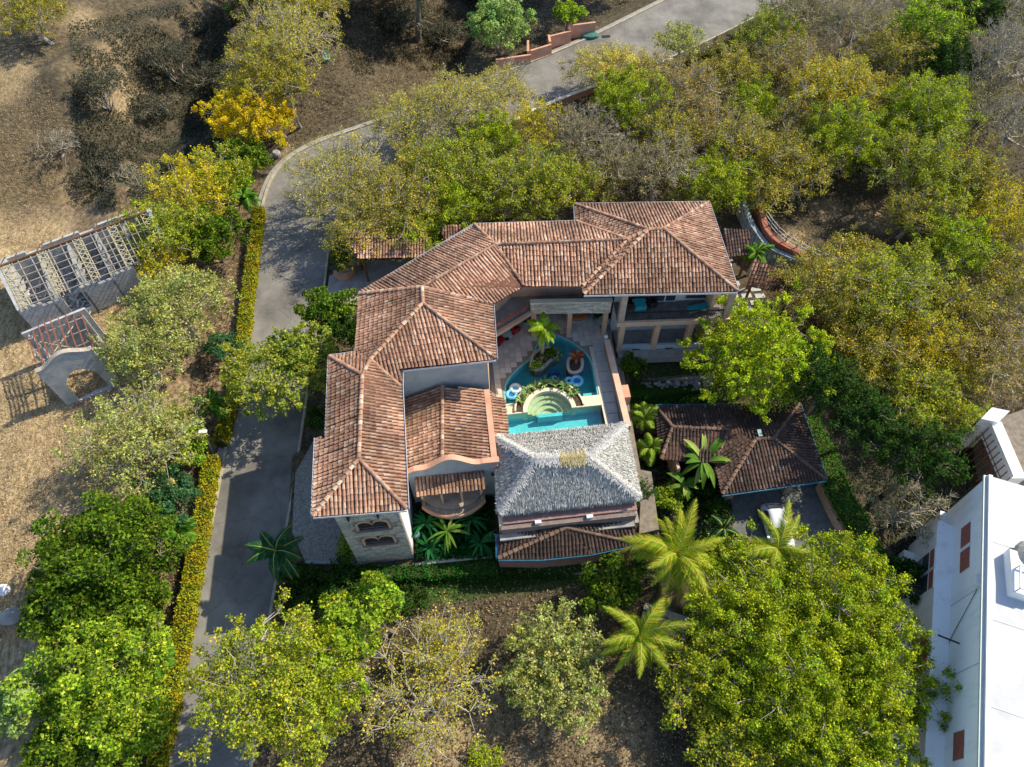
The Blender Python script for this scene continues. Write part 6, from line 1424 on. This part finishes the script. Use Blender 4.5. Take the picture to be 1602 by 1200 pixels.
W_ = 'trees in the wood north and east of the villa'; L_g = 'trees on the strip between ruin and road'; B_g = 'trees in the yard below the villa'
TREES = [
 # lower left
 ('lush_tree', 'dense dark green tree with round leaf clumps, biggest in the lower left', 'tree', 172, 868, 88, 'lush', None, L_g),
 ('lush_tree', 'dense dark green tree directly below the biggest one at lower left', 'tree', 118, 945, 62, 'lush', None, L_g),
 ('lush_tree', 'dark green tree in the gap between the biggest lower-left tree and the lighter clump', 'tree', 200, 940, 58, 'lush', None, L_g),
 ('bluish_tree', 'small bluish green round tree beside the hedge above the dark trees', 'tree', 262, 782, 40, 'bluish', None, L_g),
 ('light_green_tree', 'large light green clumpy tree near the bottom left', 'tree', 165, 1062, 92, 'lushlt', None, L_g),
 ('light_green_tree', 'light green tree close to the hedge near the bottom left', 'tree', 205, 1130, 58, 'lushlt', None, L_g),
 ('light_green_tree', 'light green tree cut by the bottom edge at far left', 'tree', 110, 1165, 62, 'lush', None, L_g),
 ('pale_green_tree', 'pale whitish green tree in the bottom left corner', 'tree', 38, 1095, 48, 'palebr', None, L_g),
 ('pale_shrub', 'little pale yellow shrub between dark tree and hedge', 'shrub', 232, 962, 24, 'pale', None, L_g),
 # strip beside ruin
 ('pale_leaved_tree', 'tall pale grey-green tree right of the ruin, upper of three', 'tree', 278, 482, 66, 'pale', None, L_g),
 ('pale_leaved_tree', 'pale grey-green tree right of the ruined porch, middle of three', 'tree', 222, 550, 56, 'pale', None, L_g),
 ('pale_leaved_tree', 'pale grey-green sparse tree below the ruined porch, lowest of three', 'tree', 210, 695, 74, 'pale', None, L_g, .7, 1., True, 0, .7),
 ('pale_leaved_tree', 'small pale tree just left of the bushy green shrub near the lamp', 'tree', 272, 668, 40, 'pale', None, L_g),
 ('green_shrub', 'bushy bright green shrub next to the street lamp', 'shrub', 298, 698, 28, 'lushlt', None, L_g),
 ('green_shrub', 'small bluish green shrub between pale tree and hedge', 'shrub', 342, 540, 22, 'bluish', None, L_g),
 ('yellowish_tree', 'yellow-tinged bushy tree above the east end of the ruin', 'tree', 300, 300, 56, 'orange', None, L_g),
 ('olive_tree', 'olive green tree overlapping the east end of the ruin', 'tree', 262, 365, 50, 'olgrn', None, L_g),
 ('yellowish_tree', 'small yellow-spotted tree just below the fallow bank by the ruin', 'tree', 248, 410, 34, 'orange', None, L_g),
 ('lush_tree', 'dark glossy green tree between ruin and hedge', 'tree', 332, 372, 44, 'lush', None, L_g),
 ('olive_tree', 'olive tree beside the upper end of the long hedge', 'tree', 345, 285, 44, 'olgrn', None, L_g),
 ('lush_tree', 'small dark green tree under the bright yellow tree', 'tree', 385, 248, 30, 'lush', None, L_g),
 ('green_shrub', 'mixed green shrub above the small palm at the hedge top', 'shrub', 372, 285, 26, 'lushlt', None, L_g),
 ('yellow_flowering_tree', 'brilliant yellow flowering tree at the road bend', 'tree', 392, 190, 50, 'yellow', None, L_g, .7, 1.15),
 ('yellow_flowering_tree', 'smaller yellow branch crown right of the brilliant yellow tree', 'tree', 438, 185, 24, 'yellow', None, L_g),
 ('yellow_flowering_tree', 'small yellow-green crown left above the brilliant yellow tree', 'tree', 358, 165, 24, 'yellow', None, L_g),
 ('olive_tree', 'greyish olive tree above the brilliant yellow tree', 'tree', 410, 118, 52, 'olive', 5.0, L_g),
 ('twiggy_tree', 'grey twiggy tree at the top left of centre by the turquoise chair', 'tree', 452, 70, 62, 'sparse', 5.0, L_g, .72, 1, True, 0, 1.8),
 ('olive_tree', 'olive tree below the turquoise chair on the bank', 'tree', 450, 130, 36, 'olive', 5.0, L_g),
 ('twiggy_tree', 'grey twiggy tree cut by the top edge left of centre', 'tree', 480, 10, 48, 'olive', 5.0, L_g),
 ('olive_tree', 'olive tree in the top left corner', 'tree', 55, 22, 50, 'olive', None, None),
 ('bare_bush', 'bare fan-shaped grey bush on the dry slope at upper left', 'bush', 88, 228, 36, 'bare', .9, None, .5),
 ('bare_tree', 'bare pale-branched tree behind the ruin', 'tree', 216, 292, 40, 'bare', None, None, .7, 1., True, 0, 3),
 # by the road
 ('thin_tree', 'see-through olive tree leaning over the road bend', 'tree', 540, 288, 74, 'sparse', None, W_, .6, 1, True, 0, 2.0),
 ('thin_tree', 'see-through olive tree overhanging the road north of the gatehouse roofs', 'tree', 620, 320, 66, 'olive', None, W_),
 ('olive_tree', 'olive tree at the west end of the wood by the road edge', 'tree', 560, 368, 52, 'sparse', None, W_, .7, 1, True, 0, 2.2),
 ('olive_tree', 'yellow-green tree spreading over the gatehouse roofs', 'tree', 650, 372, 42, 'yelgrn', None, W_, .7, 1, True, 0, .7),
 ('thin_tree', 'thin yellow-green tree over the upper road, left of three', 'tree', 635, 190, 55, 'sparse', None, W_, .6, 1, True, 0, 2.0),
 ('thin_tree', 'thin yellow-green tree over the upper road, middle of three', 'tree', 712, 168, 62, 'sparse', None, W_, .6, 1, True, 0, 2.2),
 ('thin_tree', 'thin pale tree over the upper road, right of three', 'tree', 785, 150, 46, 'sparse', None, W_, .6, 1, True, 0, 1.8),
 ('bare_bush', 'leafless whitish bush at the foot of the terracotta steps wall', 'bush', 802, 118, 30, 'bare', None, None, .6),
 ('pale_yellow_tree', 'pale yellow feathery tree overhanging the upper road', 'tree', 955, 108, 50, 'paley', None, W_, .5, 1.5, True, 0, 1.3),
 ('pale_tree', 'pale dry tree at the south edge of the upper road', 'tree', 1062, 70, 34, 'pale', None, W_),
 # wood
 ('lime_tree', 'fresh green tree in the wood west part beneath the thin road trees', 'tree', 700, 268, 55, 'olgrn', None, W_),
 ('lime_tree', 'fresh yellow-green tree in front of the long roof, west part', 'tree', 712, 322, 46, 'yelgrn', None, W_),
 ('lime_tree', 'bright green tree above the middle of the long roof', 'tree', 792, 292, 56, 'olgrn', None, W_),
 ('golden_tree', 'golden-flowered tree just below the pink roadside wall', 'tree', 838, 205, 42, 'orange', None, W_),
 ('lime_tree', 'bright yellow-green tree right of the golden-flowered tree', 'tree', 770, 222, 44, 'yelgrn', None, W_),
 ('lime_tree', 'green tree above the roof notch left of the northeast block', 'tree', 872, 285, 52, 'olgrn', None, W_),
 ('grey_tree', 'grey leafless-looking tree in the centre of the wood', 'tree', 908, 218, 48, 'grey', None, W_),
 ('olive_tree', 'yellow-green tree below the pale yellow road tree', 'tree', 985, 160, 50, 'yelgrn', None, W_),
 ('grey_tree', 'grey-green twiggy tree above the northeast block roof, west side', 'tree', 958, 262, 48, 'grey', None, W_, .7, 1, True, 0, 1.6),
 ('olive_tree', 'olive tree touching the north eave of the northeast block', 'tree', 935, 300, 34, 'olive', None, W_),
 ('grey_tree', 'grey twiggy tree over the north eave of the northeast block, middle', 'tree', 1030, 268, 56, 'grey', None, W_, .7, 1, True, 0, 1.6),
 ('brown_tree', 'brownish yellow tree in the upper wood right of the roadside wall', 'tree', 1072, 150, 54, 'brown', None, W_),
 ('olive_tree', 'olive tree in the middle of the wood between two greyish trees', 'tree', 1045, 212, 48, 'olive', None, W_),
 ('brown_tree', 'brown-grey twiggy tree right of centre in the wood', 'tree', 1120, 205, 52, 'brown', None, W_, .7, 1, True, 0, .8),
 ('lime_tree', 'bright yellow-green tree overhanging the northeast corner of the roof', 'tree', 1122, 285, 50, 'yelgrn', None, W_),
 ('olive_tree', 'olive tree at the top of the wood by the road', 'tree', 1150, 118, 46, 'olive', None, W_),
 ('dark_tree', 'dark green tree beside the upper right end of the road', 'tree', 1205, 60, 44, 'olgrn', None, W_),
 ('olive_tree', 'broad olive tree right of the northeast roof', 'tree', 1185, 245, 58, 'olive', None, W_),
 ('grey_tree', 'grey twiggy tree near the top edge right of the road', 'tree', 1250, 22, 52, 'grey', None, W_, .7, 1, True, 0, 1.5),
 ('grey_tree', 'grey twiggy tree below the one at the top edge right of the road', 'tree', 1235, 112, 50, 'brown', None, W_),
 ('yellowgreen_tree', 'large yellow-green crown upper right of centre', 'tree', 1300, 145, 64, 'orange', None, W_, .7, 1, True, 0, .9),
 ('yellowgreen_tree', 'large yellow-green crown just above the shaded clearing', 'tree', 1320, 218, 58, 'yelgrn', None, W_),
 ('olive_tree', 'olive tree left of the shaded clearing', 'tree', 1255, 270, 48, 'olive', None, W_),
 ('grey_tree', 'grey twiggy tree at the top edge between two green ones', 'tree', 1330, 42, 52, 'grey', None, W_, .7, 1, True, 0, 1.5),
 ('green_tree', 'bright green tree at the upper right', 'tree', 1452, 50, 56, 'lushlt', None, W_, .7, 1, True, 0, .8),
 ('dark_tree', 'dark green shaded tree at the upper right under the bright one', 'tree', 1480, 105, 42, 'dark', None, W_),
 ('olive_tree', 'olive tree between the grey and bright green trees near the top right', 'tree', 1402, 82, 46, 'olive', None, W_),
 ('dark_tree', 'dark tree at the top edge near the right corner', 'tree', 1528, 20, 46, 'dark', None, W_),
 ('yellowgreen_tree', 'wide yellow-green crown below the bright green tree at upper right', 'tree', 1450, 182, 66, 'yelgrn', None, W_, .7, 1, True, 0, .9),
 ('olive_tree', 'olive crown right of the clearing', 'tree', 1440, 262, 60, 'olgrn', None, W_),
 ('olive_tree', 'olive crown next to the bare tree at the right edge', 'tree', 1512, 268, 48, 'olive', None, W_),
 ('bare_tree', 'big leafless grey tree at the right edge, upper', 'tree', 1572, 105, 66, 'bare', None, W_, .7, 1, True, 0, 4),
 ('bare_tree', 'big leafless grey tree at the right edge, lower', 'tree', 1588, 205, 60, 'bare', None, W_, .7, 1, True, 0, 3),
 ('golden_tree', 'golden orange-leaved tree at the right edge', 'tree', 1570, 352, 54, 'orange', None, W_),
 ('golden_tree', 'yellowish tree left below the golden tree at the right edge', 'tree', 1500, 385, 50, 'yelgrn', None, W_),
 ('olive_tree', 'olive tree at the right edge under the golden trees', 'tree', 1575, 440, 46, 'olive', None, W_),
 ('olive_tree', 'brownish olive tree at the right edge above the white walkway', 'tree', 1560, 560, 62, 'brown', None, W_),
 ('twiggy_tree', 'grey twiggy crown at the right edge above the white walkway', 'tree', 1592, 505, 44, 'grey', None, W_, .7, 1, True, 0, 1.4),
 ('olive_tree', 'large olive tree just east of the little shelter roof', 'tree', 1290, 450, 62, 'olive', None, W_, .7, 1, True, 0, 1.2),
 ('olive_tree', 'olive tree right of the large one east of the shelter roof', 'tree', 1372, 458, 58, 'olgrn', None, W_),
 ('olive_tree', 'drooping olive tree in the middle of the east wood', 'tree', 1350, 548, 66, 'olive', None, W_, .7, 1, True, 0, 1.2),
 ('yellowgreen_tree', 'yellow-green tree right of the drooping olive tree', 'tree', 1440, 535, 60, 'orange', None, W_),
 ('green_tree', 'greener tree at the lower end of the east wood', 'tree', 1430, 620, 56, 'olgrn', None, W_),
 ('olive_tree', 'olive tree left of the white walkway landing', 'tree', 1490, 655, 46, 'olgrn', None, W_),
 ('olive_tree', 'olive tree on the slope between the golden and brownish trees', 'tree', 1500, 480, 46, 'olive', None, W_),
 ('dark_tree', 'dark bluish tree in the shade above the white building', 'tree', 1440, 712, 48, 'dark', 6.0, W_),
 ('feathery_tree', 'large bright lime feathery tree below the east end of the villa', 'tree', 1182, 560, 104, 'lime', None, None, .58, 1.0, True, 0, 1.5),
 ('bare_tree', 'bare grey tree in front of the corner of the white building', 'tree', 1428, 800, 58, 'bare', None, None, .7, 1., True, 0, 3),
 ('dark_shrub', 'dark green shrub at the foot of the white building', 'shrub', 1412, 900, 36, 'dark', None, None),
 ('olive_tree', 'olive tree beside the top of the boundary wall', 'tree', 1195, 305, 36, 'olive', None, W_),
 ('brown_tree', 'brown twiggy tree in the gap between two yellow-green crowns, upper wood', 'tree', 1245, 195, 44, 'brown', None, W_),
 ('olive_tree', 'olive tree in the dense middle wood, between brown and grey crowns', 'tree', 1178, 172, 42, 'yelgrn', None, W_),
 ('brown_tree', 'small brown tree at the inner end of the roadside wall', 'tree', 1020, 118, 34, 'brown', None, W_),
 ('olive_tree', 'olive crown between the two large yellow-green crowns at upper right', 'tree', 1388, 165, 44, 'olive', None, W_),
 ('olive_tree', 'olive crown right below the shaded clearing edge', 'tree', 1425, 335, 42, 'olive', None, W_),
 ('grey_tree', 'grey-green crown between clearing and golden tree', 'tree', 1478, 318, 44, 'olgrn', None, W_),
 ('olive_tree', 'olive crown left above the golden tree at the right edge', 'tree', 1540, 312, 40, 'olive', None, W_),
 ('grey_tree', 'grey twiggy crown left of the big leafless trees', 'tree', 1528, 160, 48, 'grey', None, W_, .7, 1, True, 0, 1.8),
 ('bare_tree', 'leafless grey tree in the top right corner', 'tree', 1590, 35, 52, 'bare', None, W_, .7, 1, True, 0, 4),
 ('olive_tree', 'olive tree below the streaky sunlit patch in the east wood', 'tree', 1432, 430, 46, 'olgrn', None, W_),
 ('olive_tree', 'small olive tree below the wire fence', 'tree', 1335, 400, 36, 'olive', None, W_),
 ('dark_tree', 'dull green tree in shade right of the lime feathery tree', 'tree', 1292, 600, 46, 'dark', 6.0, W_),
 ('dark_tree', 'dark tree above the overgrown hedge of the driveway', 'tree', 1350, 650, 48, 'dark', 6.0, W_),  # dark leaf palette stands for the shade on this crown
 ('olive_tree', 'olive tree between the dark trees and the brownish tree near the walkway', 'tree', 1500, 590, 44, 'olive', None, W_),
 ('lime_tree', 'green crown over the shadowed north side of the villa middle wing', 'tree', 838, 318, 36, 'olgrn', None, W_),
 ('olive_tree', 'yellow-green crown directly above the diagonal wing', 'tree', 752, 320, 34, 'yelgrn', None, W_),
 ('olive_tree', 'olive crown by the wall between pink coping and wood, left part', 'tree', 655, 262, 40, 'olive', None, W_),
 ('olive_tree', 'olive crown at the right end of the north eave', 'tree', 1080, 300, 34, 'olive', None, W_),
 ('grey_tree', 'greyish crown in the deep middle of the wood above the notch', 'tree', 880, 250, 38, 'grey', None, W_, .7, 1, True, 0, 2),
 ('dark_tree', 'tall shade tree cut by the top edge, left of the pale fresh green tree', 'tree', 640, -50, 80, 'dark', 5.0, None),  # this and the next four: trees added to shade the ground below
 ('dark_tree', 'tall shade tree beyond the top edge left of the upper road', 'tree', 800, -70, 80, 'dark', 5.0, None),
 ('dark_tree', 'tall shade tree beyond the top edge above the turquoise chair', 'tree', 520, -60, 70, 'dark', 5.0, None),
 ('dark_tree', 'tall shade tree beside the top end of the upper road', 'tree', 950, -85, 70, 'dark', 5.0, None),
 ('dark_tree', 'tall dark shade tree at the top edge above the shaded gully', 'tree', 400, -20, 60, 'dark', 6.0, None),
 ('scrub_bush', 'dull scrub bush low in the gully left of the crest', 'bush', 150, 130, 34, 'scrub', None, None, .34, 1.4, False, 0, .8),
 ('scrub_bush', 'dull scrub bush in the upper gully, left of the olive row', 'bush', 262, 88, 38, 'scrub', None, None, .34, 1.4, False, 0, .8),
 ('scrub_bush', 'dull scrub bush at the foot of the bank left of the olive trees', 'bush', 312, 120, 36, 'scrub', None, None, .34, 1.4, False, 0, .8),
 ('scrub_bush', 'dull scrub bush halfway down the shaded gully', 'bush', 232, 170, 36, 'scrub', None, None, .34, 1.4, False, 0, .8),
 ('scrub_bush', 'dull scrub bush above the ruin ridge', 'bush', 150, 275, 36, 'scrub', None, None, .34, 1.4, False, 0, .8),
 ('scrub_bush', 'dull scrub bush between bare tree and yellow-tinged tree', 'bush', 268, 265, 30, 'scrub', None, None, .34, 1.4, False, 0, .8),
 ('scrub_bush', 'grey-green scrub bush under the tall shade trees, left', 'bush', 625, 30, 40, 'scrub', None, None, .34, 1.4, False, 0, .8),
 ('scrub_bush', 'grey-green scrub bush left of the pale fresh green tree', 'bush', 690, 52, 38, 'scrub', None, None, .34, 1.4, False, 0, .8),
 ('scrub_bush', 'grey-green scrub bush behind the terracotta steps', 'bush', 830, 55, 24, 'scrub', None, None, .34, 1.4, False, 0, .8),
 # big tree lower right
 ('spreading_tree', 'huge yellow-green spreading tree, upper left crown of the lower right', 'tree', 1175, 952, 108, 'yelgrn', 5.0, B_g, .5),
 ('spreading_tree', 'huge yellow-green spreading tree, crown nearest the driveway and hedge', 'tree', 1310, 935, 104, 'yelgrn', 5.2, B_g, .5),
 ('spreading_tree', 'huge yellow-green spreading tree, crown against the white building', 'tree', 1362, 1050, 100, 'yelgrn', 5.0, B_g, .5),
 ('spreading_tree', 'huge yellow-green spreading tree, central crown of the lower right', 'tree', 1235, 1070, 118, 'yelgrn', 5.4, B_g, .5),
 ('spreading_tree', 'darker green crown at the left edge of the huge spreading trees', 'tree', 1092, 1062, 74, 'olgrn', 3.6, B_g, .55),
 ('spreading_tree', 'yellow-green crown cut by the bottom edge at the lower right', 'tree', 1330, 1165, 98, 'yelgrn', 4.6, B_g, .5),
 ('spreading_tree', 'green crown cut by the bottom edge right of the dry clearing', 'tree', 1155, 1165, 84, 'olgrn', 4.0, B_g, .5),
 # bottom middle
 ('olive_tree', 'broad green-yellow tree overhanging the road at the bottom', 'tree', 402, 1068, 104, 'olgrn', 8.0, B_g, .55),
 ('olive_tree', 'yellow-green tree right of the broad one over the road', 'tree', 492, 1040, 78, 'yelgrn', 6.2, B_g, .6),
 ('olive_tree', 'green tree at the bottom edge between the broad tree and the twiggy one', 'tree', 478, 1130, 66, 'olgrn', 6.2, B_g, .6),
 ('bright_tree', 'narrow bright green tree rising toward the foot of the tower', 'tree', 592, 940, 40, 'lushlt', 6.5, B_g, .9),
 ('bright_tree', 'fresh green tree left below the narrow bright one', 'tree', 545, 975, 48, 'lushlt', 6.5, B_g, .7),
 ('twiggy_tree', 'broad pale twiggy tree with few yellow leaves at the bottom centre', 'tree', 662, 1078, 104, 'sparse', None, B_g, .55, 1., True, 0, 1.1),
 ('twiggy_tree', 'small yellow-leaved twiggy tree above the broad pale one', 'tree', 690, 1010, 52, 'sparse', None, B_g, .6, 1, True, 0, 1.9),
 ('pale_leaved_tree', 'pale olive tree alone on the bare yard', 'tree', 868, 1005, 66, 'pale', None, B_g, .6, 1, True, 0, 1.2),
 ('pale_leaved_tree', 'pale olive crown just below the one alone on the bare yard', 'tree', 882, 1080, 62, 'pale', None, B_g, .5),
 ('pale_leaved_tree', 'small pale crown at the left foot of the yard tree', 'tree', 822, 1070, 40, 'pale', None, B_g),
 ('lush_shrub', 'glossy dark green tree below the right end of the fan roof', 'tree', 955, 918, 46, 'lush', None, B_g),
 ('dark_shrub', 'shaded dark green bush mass left of the tower foot', 'shrub', 540, 918, 46, 'dark', .9, None, .5),
 ('dark_shrub', 'shaded dark green bush beside the road below the dark palm', 'shrub', 478, 930, 44, 'dark', .9, None, .5),
 ('dark_shrub', 'dark green bush right of the narrow bright tree', 'shrub', 632, 935, 30, 'dark', .6, None, .5),
 ('green_shrub', 'little yellow-green shrub cut by the bottom edge', 'shrub', 755, 1192, 26, 'yelgrn', .8, None, .5),
 ('round_shrub', 'round clipped shrub between forecourt and tower wall', 'shrub', 545, 858, 20, 'lushlt', .8, None, .8, 1, False),
 # near villa
 ('open_tree', 'open-branched tree with large leaves over the road west of the villa', 'tree', 428, 588, 82, 'open', 4.2, None, .5, 1, True, 0, 1.5),
 ('open_tree', 'light green leafy tree against the west wing eave', 'tree', 480, 560, 54, 'open', 4.0, None, .6, 1, True, 0, 2.6),
 ('lush_tree', 'dark glossy tree north of the open-branched tree by the entrance', 'tree', 515, 488, 42, 'lush', None, None),
 ('dark_tree', 'dark tree tucked between the west wing and the light green tree', 'tree', 545, 522, 30, 'dark', None, None),
 ('dark_shrub', 'dark shrub at the eave step of the west wing', 'shrub', 498, 655, 22, 'dark', None, None),
 ('lush_tree', 'small dark green tree at the gatehouse entrance', 'tree', 540, 398, 26, 'lush', None, None),
 ('dark_tree', 'dark green tree between gatehouse roofs and diagonal wing', 'tree', 682, 378, 26, 'dark', None, None),
 ('pale_green_tree', 'pale fresh green tree with large leaves on the far side of the upper road', 'tree', 780, 42, 50, 'palebr', None, None, .7, 1, True, 0, 1.2),
 ('green_shrub', 'small vivid green shrub right of the pale fresh green tree', 'shrub', 887, 22, 24, 'lushlt', None, None),
 ('green_shrub', 'vivid green bush in the corner between court wall and balcony columns', 'shrub', 984, 572, 20, 'lush', .8, None, .9, 1, False),
 ('yellow_shrub', 'yellow-green shrub south of the garden path by the banana plants', 'shrub', 1046, 778, 26, 'lushlt', .9, None, .7, 1, False),
 ('planter_shrub', 'round dark shrub in the kidney planter under the palm', 'shrub', 862, 553, 11, 'lush', 2.2, None, .6, 1, False),
 ('planter_shrub', 'small yellowish shrub in the lower lobe of the kidney planter', 'shrub', 838, 570, 9, 'lushlt', 2.2, None, .6, 1, False),
]
for a in TREES:
    a = list(a) + [.72, 1., True, 0, 1.][len(a) - 9:] if len(a) < 14 else list(a)
    tree(a[0], a[1], a[2], a[3], a[4], a[5], a[6], a[7], a[8], a[9], a[10], a[11], a[12], a[13])

# palms
palm('tall yellow-green coconut palm between fan roof and big spreading tree', 1058, 868, 3.4, 'coco', 5.2, 1.2, 'coconut palms below the villa', seed=1)
palm('yellow coconut palm partly covering the white car', 1216, 858, 2.8, 'coco2', 4.8, 1.15, 'coconut palms below the villa', seed=2)
palm('yellow-green coconut palm below the timber stair', 1000, 998, 2.2, 'coco2', 4.4, 1.1, 'coconut palms below the villa', seed=3)
palm('dark green heavy palm on the forecourt edge by the road', 432, 862, 3.0, 'dark', 4.0, .95, seed=4)
palm('bright green palm standing in the kidney planter in the pool', 852, 516, 4.6, 'bright', 3.7, 1.0, seed=5, lean=(-.1, .1))
palm('small green palm at the top of the long hedge', 384, 308, 1.6, 'green', 2.3, 1.0, 'small palms by the hedge', seed=6)
palm('small green palm left of the hedge beside the bushy shrub', 330, 632, 1.2, 'green', 2.0, .95, 'small palms by the hedge', seed=7)
palm('small palm overlapping the hedge below the bluish round tree', 278, 835, 1.4, 'green', 2.2, 1.0, 'small palms by the hedge', seed=8)
palm('bluish palm among the light green trees near the bottom of the hedge', 238, 1035, 1.8, 'green', 2.6, 1.1, 'small palms by the hedge', seed=9)
palm('small green palm between villa and boundary wall', 1182, 398, 1.8, 'green', 2.6, .95, seed=10)
palm('feathery areca palm east of the court wall, upper', 1008, 655, -.2, 'areca', 1.8, .95, 'areca palms by the side path', seed=11, name='areca_palm')
palm('feathery areca palm east of the thatch, lower', 1018, 702, -.2, 'areca', 1.8, .95, 'areca palms by the side path', seed=12, name='areca_palm')
palm('shaded dark palm on the lawn strip left of the white car', 1132, 828, -.6, 'dark', 1.6, .55, seed=13)
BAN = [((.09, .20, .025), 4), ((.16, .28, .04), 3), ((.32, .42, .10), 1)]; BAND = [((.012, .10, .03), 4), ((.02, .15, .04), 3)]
banana('large banana plant with long torn leaves in front of the carport roof', 1100, 722, -.1, 22, 2.2, .40, BAN, 1, up=1.0, droop=1.0)
banana('smaller banana plant beside the large one above the path', 1072, 760, -.9, 12, 1.5, .34, BAN, 2)
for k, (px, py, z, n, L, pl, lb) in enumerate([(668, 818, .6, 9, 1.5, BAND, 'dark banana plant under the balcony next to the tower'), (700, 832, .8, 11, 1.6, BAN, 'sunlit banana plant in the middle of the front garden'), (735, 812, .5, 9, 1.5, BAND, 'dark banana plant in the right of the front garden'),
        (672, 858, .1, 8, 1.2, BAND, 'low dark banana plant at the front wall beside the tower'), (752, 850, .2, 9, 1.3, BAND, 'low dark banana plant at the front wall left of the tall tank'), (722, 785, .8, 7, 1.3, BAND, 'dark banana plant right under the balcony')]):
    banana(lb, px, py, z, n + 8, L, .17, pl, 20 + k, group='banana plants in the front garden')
cover('front_garden_cover', 'dark green low planting filling the front garden under the banana plants', 'ground cover', [(652, 790), (770, 780), (776, 875), (652, 878)], 5000, .30, [((.01, .07, .015), 4), ((.02, .11, .02), 2)], .5, .4, .9, 30)
CR = [((.42, .13, .06), 4), ((.55, .24, .12), 3), ((.22, .05, .03), 3), ((.50, .36, .18), 1)]
banana('red and bronze croton in the round planter', 902, 558, 1.9, 34, .62, .20, CR, 40, name='croton', up=.9, droop=.7)
AG = [((.22, .34, .08), 3), ((.40, .48, .24), 2), ((.10, .22, .05), 3)]
for k, a in enumerate(np.linspace(.55, math.pi - .45, 7)):
    x = float(c0[0]) + 2.2 * math.cos(a); y = float(c0[1]) + 2.2 * math.sin(a); q = proj_px = None
    r = np.random.default_rng(60 + k); lb = ['rightmost', 'second from the right', 'third from the right', 'middle', 'third from the left', 'second from the left', 'leftmost'][k]
    t = thing('spiky_plant', lb + ' spiky green plant in the curved planter behind the spa', 'plant', (x, y, 1.1), 'spiky plants round the spa')
    for i in range(16):
        aa = 2 * math.pi * i * .382; l = .5 * (.7 + .6 * r.random()); w = .05; u = .5 + .6 * r.random(); d = np.array([math.cos(aa), math.sin(aa), 0]); s = np.array([-d[1], d[0], 0]) * w; p = np.array([x, y, 1.1])
        V = [p - s, p + s, p + d * l * .6 + s * 1.2 + [0, 0, u * l * .7], p + d * l * .6 - s * 1.2 + [0, 0, u * l * .7], p + d * l + [0, 0, u * l * .75]]
        np_mesh('leaf', V, [[0, 1, 2], [0, 2, 3], [3, 2, 4]], LEAF, pick_cols(r, 3, AG, .2), t)
# potted plant by the gallery
banana('dark leafy plant in the shade at the north end of the court wall', 936, 494, 1.5, 12, .6, .18, BAND, 71, name='potted_plant')
for px, py, s, n_, lb in [(1010, 880, 26, 2, 'dark leafy shrub under the tall coconut palm'), (1120, 800, 22, 3, 'dark shrub on the strip left of the driveway'), (1005, 770, 14, 4, 'dark shrub squeezed beside the side path')]:
    tree('dark_shrub', lb, 'shrub', px, py, s, 'dark', .8, None, .7, 1, False, n_)
